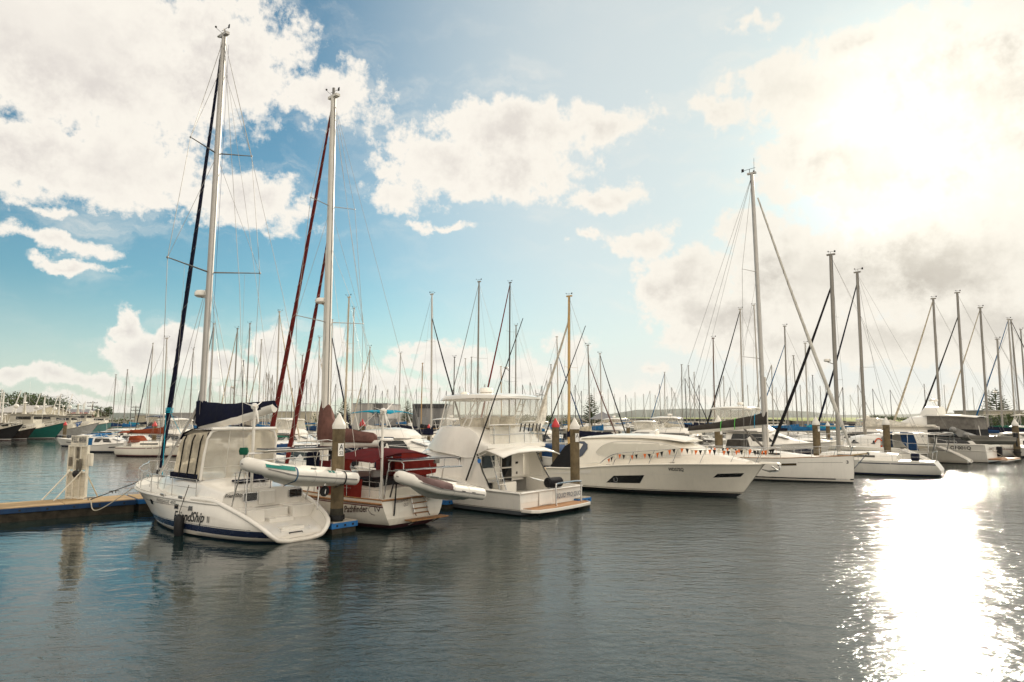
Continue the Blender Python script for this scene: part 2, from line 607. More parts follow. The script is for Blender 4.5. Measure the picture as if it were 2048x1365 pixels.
class Hull:
    def __init__(s, xs, xb, bd, bw, zs, p=1.0, keel=-.55):
        s.xs, s.xb, s.bd, s.bw, s.zs, s.p, s.keel = curve1(xs), curve1(xb), curve1(bd), curve1(bw), curve1(zs), p, keel

    def y(s, t, z):
        a, b = s.bw(t), s.bd(t)
        if z >= 0:
            return a + (b - a) * (min(1.0, z / s.zs(t)) ** s.p)
        return a * max(0.02, 1 - (z / s.keel) ** 2 * .95)

    def x(s, t, z):
        return s.xs(z) + (s.xb(z) - s.xs(z)) * t

    def t_of(s, x, z):
        return max(0.0, min(1.0, (x - s.xs(z)) / (s.xb(z) - s.xs(z))))

    def side(s, x, z, off=0.0, sgn=1):
        t = s.t_of(x, z)
        return Vector((x, sgn * (s.y(t, z) + off), z))

    def side_fn(s, x0, z0, dirx, sgn, off=.012):
        """Lettering mapper along the side: u runs along dirx * x."""
        return lambda u, v: s.side(x0 + dirx * u, z0 + v, off, sgn)

    def build(s, bands, parent, topm, n=26, deckm=None, transomm=None, name='hull', up=4, fill_transom=True, deck=True, camber=.06, ts=None):
        """bands: [(upper z, material)] from the keel up; above the last one the topsides run to the sheer."""
        mb = MB()
        ts = ts or [1 - (1 - i / n) ** 1.15 for i in range(n + 1)]
        cols = []
        mats = [b[1] for b in bands]
        for t in ts:
            zt = s.zs(t)
            zl = [s.keel] + [min(b[0], zt - .02 * (len(bands) - i)) for i, b in enumerate(bands)]
            z0 = zl[-1]
            zl += [z0 + (zt - z0) * (k + 1) / up for k in range(up)]
            cols.append([(s.x(t, z), s.y(t, z), z) for z in zl])
        ms = mats + [topm] * up
        nz = len(cols[0])
        for sg in (1, -1):
            vs = [(x, y * sg, z) for col in cols for x, y, z in col]
            for r in range(nz - 1):
                fs = []
                for i in range(len(cols) - 1):
                    a = i * nz + r
                    q = (a, a + nz, a + nz + 1, a + 1)
                    fs.append(q if sg > 0 else q[::-1])
                o = len(mb.v)
                if r == 0:
                    mb.v.extend(vs); base = o
                k = mb.mi(ms[r])
                for f in fs:
                    mb.f.append(tuple(base + i for i in f)); mb.m.append(k); mb.sm.append(True)
        if fill_transom:
            c0 = cols[0]
            for r in range(nz - 1):
                mb.add([(c0[r][0], c0[r][1], c0[r][2]), (c0[r][0], -c0[r][1], c0[r][2]), (c0[r + 1][0], -c0[r + 1][1], c0[r + 1][2]), (c0[r + 1][0], c0[r + 1][1], c0[r + 1][2])],
                       [(0, 1, 2, 3)], (transomm if (transomm and r >= len(mats)) else ms[r]))
        if deck:
            vs = []
            for col in cols:
                x, y, z = col[-1]
                vs += [(x, y, z), (x, 0, z + camber * min(1, y)), (x, -y, z)]
            fs = []
            for i in range(len(cols) - 1):
                fs += [(3 * i, 3 * i + 1, 3 * i + 4, 3 * i + 3), (3 * i + 1, 3 * i + 2, 3 * i + 5, 3 * i + 4)]
            mb.add(vs, fs, deckm or DECK, True)
        ob = mb.build(name, parent, sharp=50)
        return ob

    def line(s, z_or_fn, t0=0.0, t1=1.0, n=20, sgn=1, off=0.0):
        out = []
        for i in range(n + 1):
            t = lerp(t0, t1, i / n)
            z = z_or_fn(t) if callable(z_or_fn) else z_or_fn
            out.append(Vector((s.x(t, z), sgn * (s.y(t, z) + off), z)))
        return out

    def band(s, mb, z0, z1, m, t0=0.0, t1=1.0, sides=(1, -1), off=.006, n=20):
        f0 = z0 if callable(z0) else (lambda t: z0)
        f1 = z1 if callable(z1) else (lambda t: z1)
        for sg in sides:
            a = s.line(f0, t0, t1, n, sg, off); b = s.line(f1, t0, t1, n, sg, off)
            mb.add(a + b, [(i, i + 1, n + 2 + i, n + 1 + i) for i in range(n)], m, True)

    def window(s, mb, corners, m, sgn=1, off=.008, k=6):
        """Patch on the topsides from four (x, z) corners."""
        (ax, az), (bx, bz), (cx, cz), (dx, dz) = corners
        vs, fs = [], []
        for j in range(3):
            v = j / 2
            for i in range(k + 1):
                u = i / k
                x = lerp(lerp(ax, bx, u), lerp(dx, cx, u), v); z = lerp(lerp(az, bz, u), lerp(dz, cz, u), v)
                vs.append(s.side(x, z, off, sgn))
        for j in range(2):
            for i in range(k):
                a = j * (k + 1) + i
                fs.append((a, a + 1, a + k + 2, a + k + 1))
        mb.add(vs, fs, m, True)


# ------------------------------------------------------------------ rig pieces


def curve_pts(pts, n=16):
    """Catmull-Rom through 3-D points."""
    pts = [Vector(p) for p in pts]
    P = [pts[0] * 2 - pts[1]] + pts + [pts[-1] * 2 - pts[-2]]
    out = []
    segs = len(pts) - 1
    for s in range(segs):
        for i in range(n // segs + 1):
            t = i / (n // segs + 1)
            a, b, c, d = P[s:s + 4]
            out.append(.5 * ((2 * b) + (c - a) * t + (2 * a - 5 * b + 4 * c - d) * t * t + (3 * b - a - 3 * c + d) * t ** 3))
    out.append(pts[-1])
    return out


def wind_vane(mast, top, k=1.0):
    mb = MB()
    x, y, z = top
    mb.tube([(x, y, z), (x, y, z + .22 * k)], .015 * k, BLACK, 4)
    mb.tube([(x - .35 * k, y, z + .2 * k), (x + .3 * k, y, z + .24 * k)], .012 * k, BLACK, 4)
    mb.poly([(x - .42 * k, y, z + .12 * k), (x - .28 * k, y, z + .14 * k), (x - .30 * k, y, z + .30 * k), (x - .42 * k, y, z + .3 * k)], BLACK, .012 * k)
    mb.tube([(x + .1 * k, y, z), (x + .1 * k, y + .35 * k, z + .16 * k)], .01 * k, BLACK, 4)
    mb.ball((x + .1 * k, y + .36 * k, z + .2 * k), .05 * k, BLACK, 6, 4)
    return mb.build('wind_vane', mast)


def spreader_set(mast, xm, z, half, sweep, rise, m, r=.03):
    for sg in (1, -1):
        mb = MB()
        mb.tube([(xm, 0, z), (xm - sweep, sg * half, z + rise)], [r, r * .6], m, 6, flat=.7)
        mb.ball((xm - sweep, sg * half, z + rise), r * 1.1, m, 6, 4)
        mb.build('spreader', mast)


def furled(mb, a, b, r, m, wrap=None, seed=0, n=22):
    """A headsail rolled round its stay: fat low down, thin at the head, with wrapping turns."""
    a, b = Vector(a), Vector(b)
    rng = random.Random(seed)
    pts, rs = [], []
    for i in range(n + 1):
        t = i / n
        p = a.lerp(b, t)
        p.x -= .10 * sin(pi * t)
        pts.append(p)
        rs.append(r * (1.05 - .62 * t) * (1 + rng.uniform(-.09, .09)) * (.45 + .55 * min(1, t * 9)))
    mb.tube(pts, rs, m, 8)
    if wrap:
        w = []
        N = 150
        for i in range(N + 1):
            t = i / N
            p = a.lerp(b, t); p.x -= .10 * sin(pi * t)
            rr = r * (1.08 - .62 * t)
            w.append(p + Vector((cos(i * .9) * rr, sin(i * .9) * rr, 0)))
        mb.tube(w, .008, wrap, 3)


def sail_cover(xm, xe, zb, ze, h0, h1, w, m, seed=0, name='sail_cover', parent=None, rear_drop=0.0):
    """Flaked mainsail under its cover along the boom, tall at the mast and low at the end."""
    rng = random.Random(seed)
    mb = MB()
    rings = []
    n = 12
    for i in range(n + 1):
        t = i / n
        x = lerp(xm + .14, xe, t)
        z = lerp(zb, ze, t)
        hh = lerp(h0, h1, min(1, t * 1.0) ** .55) * (1 + rng.uniform(-.04, .04))
        ww = w * (1 - .35 * t) * (1 + rng.uniform(-.07, .07))
        prof = [(-ww * .55, 0), (-ww * .62, hh * .25), (-ww * .42, hh * .62), (-ww * .16, hh * .95), (0, hh), (ww * .16, hh * .95), (ww * .42, hh * .62), (ww * .62, hh * .25), (ww * .55, 0)]
        rings.append([Vector((x + rng.uniform(-.03, .03), y, z + q - rear_drop * (1 - q / hh))) for y, q in prof])
    mb.loft(rings, m)
    return mb.build(name, parent)


def rail_line(mb, pts, zs, r=.011, m=None):
    for z in zs:
        mb.tube([Vector(p) + Vector((0, 0, z)) for p in pts], r, m or STEEL, 5)


def inflatable(name, label, L, R, rt, m, bottom, extra=None, group=None, cover=None):
    """RIB tender in its own frame: bow at +x, tubes, floor, transom. Returned at the origin."""
    t = thing(name, label, 'dinghy', group=group)
    W = R
    pts = []
    for i in range(5):
        pts.append((-L * .5 + i * L * .62 / 4, W, 0.0))
    for i in range(1, 8):
        a = pi / 2 * (1 - i / 4)
        pts.append((L * .12 + cos(a) * L * .34, sin(a) * W, .16 * sin((1 - abs(a) / (pi / 2)) * pi / 2)))
    pts.append((L * .12, -W, 0))
    for i in range(3, -1, -1):
        pts.append((-L * .5 + i * L * .62 / 4, -W, 0.0))
    e = [rt * .12, rt * .8] + [rt] * (len(pts) - 4) + [rt * .8, rt * .12]
    full = [(-L * .5 - rt * 1.6, W, 0)] + [(-L * .5 - rt * .5, W, 0)] + pts[1:-1] + [(-L * .5 - rt * .5, -W, 0), (-L * .5 - rt * 1.6, -W, 0)]
    mb = MB(); mb.tube(curve_pts(full, 60), [rt * .15] + [rt] * 1 + [rt] * 200, m, 12) if False else None
    cp = curve_pts(full, 64)
    rs = []
    tot = len(cp)
    for i in range(tot):
        k = min(i, tot - 1 - i)
        rs.append(rt * min(1.0, .18 + k * .28))
    mb.tube(cp, rs, m, 12)
    mb.build('tube', t)
    mb = MB()
    mb.tube([p + Vector((0, 0, 0)) + (Vector((p.x - L * -.1, p.y, 0)).normalized() * rt * 0) + Vector((0, (rt * .98 if p.y > 0 else -rt * .98) * min(1, abs(p.y) / (W * .6)), 0)) + Vector((rt * .98 * max(0, 1 - abs(p.y) / (W * .6)) if p.x > L * .3 else 0, 0, 0)) for p in cp[4:-4]], .028, mat('grey_rubbing_strake', (.22, .21, .2), .6), 5)
    mb.build('rubbing_strake', t)
    mb = MB()
    rings = []
    for i in range(9):
        u = i / 8
        x = -L * .48 + u * L * .88
        w = W * (1 - max(0, (u - .62) / .38) ** 2 * .97)
        d = rt * (1.25 + .35 * sin(pi * u)) * (1 - max(0, (u - .75) / .25) ** 2 * .7)
        zb = .16 * max(0, (u - .6) / .4)
        rings.append([Vector((x, -w, zb - .02)), Vector((x, -w * .55, zb - d * .75)), Vector((x, 0, zb - d * 1.25)), Vector((x, w * .55, zb - d * .75)), Vector((x, w, zb - .02)), Vector((x, 0, zb - .04))])
    mb.loft(rings, bottom)
    mb.build('bottom', t)
    mb = MB(); mb.box((-L * .46, 0, .02), (.06, W * 1.7, rt * 2.0), bottom); mb.build('transom_board', t)
    mb = MB(); mb.box((-.1, 0, .06), (.28, W * 1.8, .04), bottom); mb.build('seat', t)
    for sg in (1, -1):
        mb = MB()
        for x in (-L * .30, -L * .08, L * .10):
            mb.tube([(x, sg * W + rt * 1.012 * cos(a), rt * 1.012 * sin(a)) for a in [i * pi / 8 for i in range(17)]], .006, mat('grey_seam_tape', (.42, .40, .37), .7), 4)
        mb.build('seam_tape', t)['kind'] = 'stuff'
    if extra:
        extra(t)
    if cover:
        mb = MB()
        rings = []
        for i in range(7):
            u = i / 6
            x = lerp(-L * .05, L * .455, u ** .8)
            w = W * sqrt(max(.02, 1 - max(0, (x - L * .12) / (L * .34)) ** 2)) + rt * .7
            zb = .16 * max(0, (x - L * .12) / (L * .34))
            we = w + rt * .36
            rings.append([Vector((x, -we, zb + rt * .12)), Vector((x, -we + rt * .10, zb + rt * .62)), Vector((x, -we + rt * .55, zb + rt * 1.04)), Vector((x, 0, zb + rt * (1.2 - .12 * (i % 2)))), Vector((x, we - rt * .55, zb + rt * 1.04)), Vector((x, we - rt * .10, zb + rt * .62)), Vector((x, we, zb + rt * .12))])
        mb.loft(rings, cover, closed=False, caps=(False, False))
        mb.build('cover', t)
    return t

# ------------------------------------------------------------------ water, far land, hills


def build_water():
    m = bpy.data.materials.new('harbour_water')
    m.use_nodes = True
    n = NT(m.node_tree)
    b = m.node_tree.nodes['Principled BSDF']
    n.put(b.inputs['Base Color'], (.006, .018, .018))
    b.inputs['IOR'].default_value = 1.52
    tc = n.new('ShaderNodeTexCoord').outputs['Object']
    mp = n.new('ShaderNodeMapping'); n.put(mp.inputs[0], tc)
    mp.inputs['Rotation'].default_value = (0, 0, RAD(-28))
    mp.inputs['Scale'].default_value = (.62, 1.15, 1.0)
    v = mp.outputs[0]
    swell = n.noise(v, .42, 3.0, .5, .4)
    midw = n.noise(v, 1.3, 3.0, .5, .5)
    rip = n.noise(v, 3.6, 4.0, .62, .3)
    tiny = n.noise(v, 12.5, 3.0, .6, .2)
    patch = n.noise(tc, .05, 3.0, .5, .6)
    # sheltered, glassier water by the pontoon and cat's paws out in the open
    sep = n.new('ShaderNodeSeparateXYZ'); n.put(sep.inputs[0], tc)
    px_ = n.math('ADD', sep.outputs[0], n.math('MULTIPLY_ADD', patch.outputs[0], 6.0, -3.0))
    py_ = n.math('ADD', sep.outputs[1], n.math('MULTIPLY_ADD', patch.outputs[0], 6.0, -3.0))
    calm = n.math('MULTIPLY', n.math('ADD', n.mapr(px_, -10.0, -4.0, .38, 0.0, True), n.mapr(px_, -1.0, 8.0, .62, 0.0, True)), n.mapr(py_, 12.0, 17.0, 0.25, 1.0, True))
    amp = n.math('MULTIPLY', n.math('MULTIPLY_ADD', calm, -.84, 1.0), n.mapr(patch.outputs[0], .35, .65, .7, 1.12, True))
    h = n.math('MULTIPLY', swell.outputs[0], .045)
    h = n.math('ADD', h, n.math('MULTIPLY', n.math('MULTIPLY', midw.outputs[0], .045), n.math('MULTIPLY_ADD', calm, -.5, 1.0)))
    h = n.math('ADD', h, n.math('MULTIPLY', n.math('MULTIPLY', rip.outputs[0], .036), amp))
    h = n.math('ADD', h, n.math('MULTIPLY', n.math('MULTIPLY', tiny.outputs[0], .008), amp))
    bp = n.new('ShaderNodeBump')
    bp.inputs['Distance'].default_value = 1.0
    bp.inputs['Strength'].default_value = 1.0
    n.put(bp.inputs['Height'], h)
    m.node_tree.links.new(bp.outputs[0], b.inputs['Normal'])
    n.put(b.inputs['Roughness'], n.mapr(amp, .2, 1.1, .03, .09))
    mb = MB()
    mb.add([(-4000, -120, 0), (4000, -120, 0), (4000, 6000, 0), (-4000, 6000, 0)], [(0, 1, 2, 3)], m)
    o = mb.build('water')
    tag(o, kind='structure')


build_water()

GRASS = mat('shore_grass', (.20, .24, .035), .9, var=.2, scale=.2)
EARTH = mat('shore_earth', (.16, .13, .09), .95, var=.3, scale=.3, bump=.5, bscale=2)
ROCKS = mat('rock_wall_stone', (.17, .15, .12), .9, var=.35, scale=1.2, bump=.8, bscale=3)
HILL = mat('far_hill_forest', (.05, .075, .06), .95, var=.2, scale=.004)


def shore(name, pts, depth, z, m, front=2.0, bump=0.0, seed=1):
    """A strip of land: front edge along pts at the water, rising to z and running back."""
    rng = random.Random(seed)
    mb = MB()
    rows = [[], [], [], []]
    for (x, y) in pts:
        rows[0].append((x, y, -.3)); rows[1].append((x, y + front, z * .8 + rng.uniform(0, bump)))
        rows[2].append((x, y + front * 3, z + rng.uniform(0, bump))); rows[3].append((x * 1.6, y + depth, z + rng.uniform(0, bump)))
    vs = [p for r in rows for p in r]
    n = len(pts)
    ms = [ROCKS, m, m]
    for r in range(3):
        o = [p for p in rows[r]] + [p for p in rows[r + 1]]
        mb.add(o, [(i, i + 1, n + i + 1, n + i) for i in range(n - 1)], ms[r], True)
    return tag(mb.build(name), kind='structure')


shore('shore_terrain', [(-420, 150), (-300, 150), (-160, 158), (-110, 175), (-70, 250), (20, 330), (120, 360), (150, 330)], 2600, 1.1, EARTH, 3, .3, 3)
shore('grass_bank_terrain', [(125, 300), (140, 262), (200, 236), (300, 225), (420, 215), (700, 205)], 2200, 3.1, GRASS, 5, .35, 4)


def hill_range(name, y, pts):
    mb = MB()
    n = len(pts)
    a = [(x, y, -5) for x, h in pts]; b = [(x, y + 120, h) for x, h in pts]; c = [(x, y + 900, -5) for x, h in pts]
    vs = a + b + c
    mb.add(vs, [(i, i + 1, n + i + 1, n + i) for i in range(n - 1)] + [(n + i, n + i + 1, 2 * n + i + 1, 2 * n + i) for i in range(n - 1)], HILL, True)
    return tag(mb.build(name), kind='structure')


_r = random.Random(5)
hill_range('far_hills', 4300, [(-3200 + i * 160, 12 + 16 * (.5 + .5 * sin(i * .53)) + _r.uniform(0, 8) + (26 if 24 < i < 33 else 0)) for i in range(46)])

# ------------------------------------------------------------------ pontoons, piles

UD = Vector((cos(RAD(140)), sin(RAD(140)), 0))       # along the fingers, away from the fairway
UW = Vector((cos(RAD(41)), sin(RAD(41)), 0))          # along the main walkway


def pontoon(name, label, a, b, w, top=.55, cat='pontoon', group=None, boards=PLANK, edge=BLUEP, bolts=True, floatm=None):
    floatm = floatm or mat('painted_shade_float', (.045, .038, .028), .8, var=.4, scale=3, bump=.5, bscale=10, streak=.5)  # near-black float colour paints in the shadow under the deck
    """Floating walkway from a to b: concrete float, coloured edge beam with bolt holes, boarded top."""
    a, b = Vector((a[0], a[1], 0)), Vector((b[0], b[1], 0))
    d = (b - a); L = d.length; ang = atan2(d.y, d.x)
    t = thing(name, label, cat, a, ang, group)
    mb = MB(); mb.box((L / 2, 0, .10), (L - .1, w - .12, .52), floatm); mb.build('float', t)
    mb = MB()
    for sg in (1, -1):
        mb.box((L / 2, sg * (w / 2 - .03), top - .12), (L, .06, .2), edge)
    for x in (.03, L - .03):
        mb.box((x, 0, top - .12), (.06, w - .124, .2), edge)
    mb.build('edge_beam', t, .01)
    if bolts:
        mb = MB()
        k = int(L / .9)
        for i in range(k):
            for sg in (1, -1):
                mb.box(((i + .5) * L / k, sg * (w / 2 + .004), top - .12), (.07, .03, .07), BLACK)
        for y in [-.3 * w, 0, .3 * w]:
            mb.box((-.004, y, top - .12), (.03, .07, .07), BLACK)
        mb.build('bolt_recess', t)['kind'] = 'stuff'
    mb = MB()
    k = max(1, int(L / 2.4))
    for i in range(k):
        mb.box(((i + .5) * L / k, 0, top - .008), (L / k - .02, w - .13, .05), boards)
    mb.build('deck_boards', t, .008)
    return t


def cleat(loc, rot, label, group='cleats on the pontoons'):
    t = thing('dock_cleat', label, 'cleat', loc, rot, group)
    mb = MB()
    mb.tube([(-.22, 0, .10), (-.1, 0, .12), (.1, 0, .12), (.22, 0, .10)], .025, ALUD, 6)
    mb.build('horn', t)
    mb = MB()
    for x in (-.07, .07):
        mb.tube([(x, 0, 0), (x, 0, .12)], .025, ALUD, 6)
    mb.build('foot', t)
    return t


# main walkway: its near edge shows on the left below the sign
wa = Vector((-20.5, 27.9, 0)) + Vector((-sin(RAD(41)), cos(RAD(41)), 0)) * 1.15
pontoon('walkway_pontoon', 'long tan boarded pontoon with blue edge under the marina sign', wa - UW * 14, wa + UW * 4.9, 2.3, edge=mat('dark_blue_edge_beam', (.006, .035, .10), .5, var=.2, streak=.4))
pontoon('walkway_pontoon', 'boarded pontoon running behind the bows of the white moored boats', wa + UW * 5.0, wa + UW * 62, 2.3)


def finger(tip, label, L=11, w=1.1):
    a = Vector((tip[0], tip[1], 0))
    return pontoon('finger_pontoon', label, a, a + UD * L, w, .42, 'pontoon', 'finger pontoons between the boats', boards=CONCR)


finger(ground(690, 1053, .25), 'short blue ended finger pontoon at the foot of the pile lettered A', 10.5, 1.15)
finger(ground(908, 1004, .3), 'grey finger pontoon end with a white fender beside the maroon canopied yacht', 9.5, 1.0)
finger(ground(1170, 1001, .3), 'finger pontoon whose bright blue end peeps out beyond the teak swim platform', 10, 1.1)
finger(ground(1786, 929, .3), 'blue edged finger pontoon alongside the white catamaran', 12, 1.3)
finger(ground(1500, 948, .3), 'finger pontoon between the flag dressed motor yacht and the plumb bowed sloop', 8, 1.1)


def pile(tip, label, cap=CAPW, r=.23, sign=None, top=None, Y=None, group='mooring piles', base_px=None, wet=True):
    """Round pile in the water with a conical cap; tip is the photograph pixel of the cone's point."""
    p = at_depth(tip[0], tip[1], Y)
    zt = p.z
    t = thing('mooring_pile', label, 'pile', (p.x, p.y, 0), 0, group)
    ch = r * 2.0
    mb = MB(); mb.lathe([(r, -1.0), (r, .0), (r * 1.01, .9)], (0, 0, 0), PILED, 18, ms=[PILED, PILED]); mb.build('wet_foot', t)
    mb = MB(); mb.lathe([(r * .995, .88), (r * .99, 2.0), (r * .985, zt - ch)], (0, 0, 0), PILEC, 18, caps=(False, True)); mb.build('shaft', t)
    mb = MB(); mb.lathe([(r * 1.04, zt - ch - .12), (r * 1.06, zt - ch), (r * .98, zt - ch * .86), (r * .16, zt - .05), (.01, zt)], (0, 0, 0), cap, 18); mb.build('cap', t)
    mb = MB()
    mb.lathe([(r * 1.25, .5), (r * 1.25, .66)], (0, 0, 0), BLACK, 14); mb.build('pile_hoop', t)
    if sign:
        txt, (u, zc, w, h) = sign
        dirc = Vector((-p.x, -p.y, 0)).normalized()
        a0 = atan2(dirc.y, dirc.x) + u
        mb = MB()
        vs = []
        for j in range(2):
            for i in range(7):
                a = a0 + (i / 6 - .5) * w / r
                vs.append(((r + .012) * cos(a), (r + .012) * sin(a), zc + (j - .5) * h))
        mb.add(vs, [(i, i + 1, i + 8, i + 7) for i in range(6)], INKW, True)
        sg = mb.build('sign_plate', t)
        for s, zo, ww, hh in txt:
            def fn(x, y, zo=zo, ww=ww):
                a = a0 - (ww / 2 - x) / r * 1.0
                return Vector(((r + .018) * cos(a), (r + .018) * sin(a), zc + zo + y))
            lettering(s, fn, ww, INK, sg, bold=.01, height=hh, name='lettering')
    return t


SIGN_A = ([('A', .0, .15, .2), ('52', -.18, .13, .12)], (.42, 3.02, .22, .46))
pile((679, 826), 'white capped pile lettered A, rising between the two nearest yachts', sign=SIGN_A, Y=25.5, r=.235)
pile((1149, 835), 'white capped pile standing behind the teak swim platform', sign=([('A', 0, .14, .2)], (.55, 3.2, .2, .42)), Y=34.3, r=.235)
pile((1111, 836), 'red capped pile left of the pile behind the swim platform', cap=RED, Y=43, r=.235)
pile((1078, 843), 'small white capped pile under the loose cream sail', Y=58)
pile((1436, 831), 'white capped pile behind the string of orange flags', sign=([('A', 0, .14, .2)], (.7, 3.1, .2, .4)), Y=53, r=.3)
pile((1631, 833), 'white capped pile rising from the foredeck of the plumb bowed sloop', sign=([('A', 0, .14, .2)], (.8, 3.3, .2, .4)), Y=54, r=.28)
pile((1771, 834), 'white capped pile on the blue edged pontoon beside the catamaran', Y=55.5, r=.26)
pile((725, 838), 'red capped pile seen over the brown sail cover', cap=RED, Y=58, r=.24)
pile((858, 848), 'small red capped pile near the dark grey cladded hall', cap=RED, Y=95)
pile((131, 843), 'red capped pile before the blue trawler bow', cap=RED, Y=105, r=.25)
pile((310, 842), 'red capped pile behind the rust orange boom cover', cap=RED, Y=78, r=.25)
pile((1256, 845), 'short white capped pile left of the white flybridge cruisers', sign=([('9', 0, .14, .2)], (0, 3.2, .24, .4)), Y=80)
pile((1655, 843), 'small white capped pile before the grassy bank', Y=82)
pile((1728, 840), 'red capped pile above the loose white sail on the boom', cap=RED, Y=100)
pile((1787, 842), 'red capped pile at the edge of the grassy bank', cap=RED, Y=105)
pile((2029, 838), 'white capped pile at the far right among the moored boats', Y=72, r=.3)

# ------------------------------------------------------------------ the sign board on the walkway


def sign_board():
    a = ground(141, 1000, .55)
    b = ground(170, 1005, .55)
    d = (b - a); d.z = 0
    W = 1.2
    ang = RAD(-22)
    ca = ground(156, 1001, .55)
    t = thing('sign_board', 'tall white louvred notice board lettered W.B.B.C. MARINA on the pontoon', 'notice board', (ca.x - .30, ca.y + .3, .57), ang)
    H = 2.38
    wb = mat('weathered_white_boards', (.66, .62, .52), .7, var=.12, scale=3, streak=.45)
    mb = MB()
    for x in (-W / 2, -W * .17, W * .17, W / 2):
        mb.box((x, 0, H / 2), (.07, .12, H), wb)
    for z in (.06, H * .5, H - .04):
        mb.box((0, -.005, z), (W + .064, .10, .07), wb)
    mb.build('frame', t, .006)
    mb = MB()
    for half in (0, 1):
        for x0, x1 in ((-W / 2, -W * .17), (-W * .17, W * .17), (W * .17, W / 2)):
            k = 15
            for i in range(k):
                z = half * H * .5 + .1 + i * (H * .5 - .12) / k
                mb.box(((x0 + x1) / 2, .01, z + .04), (x1 - x0 - .072, .02, .075), wb, Matrix.Rotation(RAD(24), 3, 'X'))
    mb.build('louvre_boards', t)
    grime = mat('grimy_grey_plate', (.16, .14, .11), .7, var=.4, scale=6, streak=.5)
    for (x, z, w, h) in ((-.42, 1.65, .16, .4), (.02, 2.05, .12, .5), (.05, 1.42, .12, .6), (.24, 1.5, .14, .55)):
        mb = MB(); mb.box((x, -.07, z), (w, .03, h), grime); mb.build('notice_plate', t, .006)
    mb = MB(); mb.rbox((W / 2 + .16, .02, 1.75), (.22, .14, .55), wb, .03); mb.build('meter_box', t)
    mb = MB(); mb.ball((.12, -.16, 1.12), (.2, .1, .17), BLACK, 10, 6); mb.build('black_bag', t)
    mb = MB()
    mb.box((.03, -.02, H + .22), (W * .86, .07, .42), wb)
    hd = mb.build('header_sign', t, .01)
    lettering('W.B.B.C. MARINA', flat_fn((-W * .37, -.062, H + .12), (1, 0, 0), (0, 0, 1)), W * .80, INKG if False else mat('dark_grey_lettering', (.06, .065, .08), .5), hd, bold=.014, height=.27)
    for x, sg, zz in ((-W * .33, -1, 1.25), (W * .3, -1, 1.25), (-W * .3, 1, 1.2), (W * .4, 1, 1.2)):
        mb = MB(); mb.tube([(x, sg * .05, zz), (x - .38 * 1, sg * .98, .02)], .03, wb, 5); mb.build('brace', t)
    return t


sign_board()
cleat(ground(228, 987, .56), RAD(41), 'grey cleat on the tan boards right of the marina sign', None)
cleat(ground(180, 1001, .56), RAD(41), 'grey cleat at the foot of the marina sign holding two ropes', None)


def rope(name, label, pts, r, m, cat='rope', group=None):
    mb = MB(); mb.tube(curve_pts(pts, 24), r, m, 6)
    return tag(mb.build(name), label, cat, group)

# ------------------------------------------------------------------ nearest yacht: centre cockpit sloop with a scooped stern


def radome(parent, c, r=.28, h=.26, m=None, arm=None, name='radar_dome'):
    mb = MB()
    mb.lathe([(r * .7, -h / 2), (r, -h * .3), (r, h * .15), (r * .82, h * .42), (r * .3, h * .52)], c, m or GEL, 18)
    if arm:
        mb.tube([Vector(c) + Vector((0, 0, -h / 2)), arm], .04, ALU, 6)
    return mb.build(name, parent)


def wind_generator(parent, base, top, face=1.0):
    mb = MB(); mb.tube([base, top], .05, ALUW, 8)
    p = mb.build('generator_pole', parent)
    x, y, z = top
    mb = MB()
    mb.tube([(x - .16, y + .05, z + .06), (x - .05, y + .03, z + .08), (x + .3, y - .2, z + .05), (x + .72, y - .45, z - .05)], [.10, .13, .07, .02], GEL, 10)
    mb.poly([(x + .55, y - .34, z), (x + .78, y - .46, z - .02), (x + .95, y - .6, z - .5), (x + .8, y - .5, z - .45)], GEL, .02)
    nb = mb.build('generator_body', p)
    for k in range(3):
        a = 2 * pi * k / 3 + .3
        mb = MB()
        c = Vector((x - .2, y + .07, z + .06))
        e = c + Vector((-.02, cos(a) * .55, sin(a) * .55))
        mb.tube([c, c.lerp(e, .4), e], [.03, .05, .015], GEL, 5, flat=.35)
        mb.build('blade', p)
    return p


def stanchions(parent, pts, h, rails=(1.0, .55), r=.014, name='guard_rail', lean=(0, 0)):
    mb = MB()
    tops = []
    for p in pts:
        p = Vector(p); q = p + Vector((lean[0], lean[1], h))
        mb.tube([p, q], r * 1.2, STEEL, 6)
        tops.append((p, q))
    for k in rails:
        mb.tube([p.lerp(q, k) for p, q in tops], r * (1 if k > .9 else .6), STEEL, 5)
    return mb.build(name, parent)


def mast_part(parent, xm, z0, xt, zt, r, m, name='mast', taper=.72):
    mb = MB()
    pts = [(lerp(xm, xt, t), 0, lerp(z0, zt, t)) for t in (0, .3, .6, .85, 1)]
    mb.tube(pts, [r, r, r * .98, r * .9, r * taper], m, 10)
    mb.box((xt - .03, 0, zt + .01), (r * 4.2, r * 1.3, .12), m)
    mb.tube([(xm - r * 1.02, 0, z0 + 1.2), (xt - r * .85, 0, zt - .1)], r * .16, ALUD, 4)
    return mb.build(name, parent)


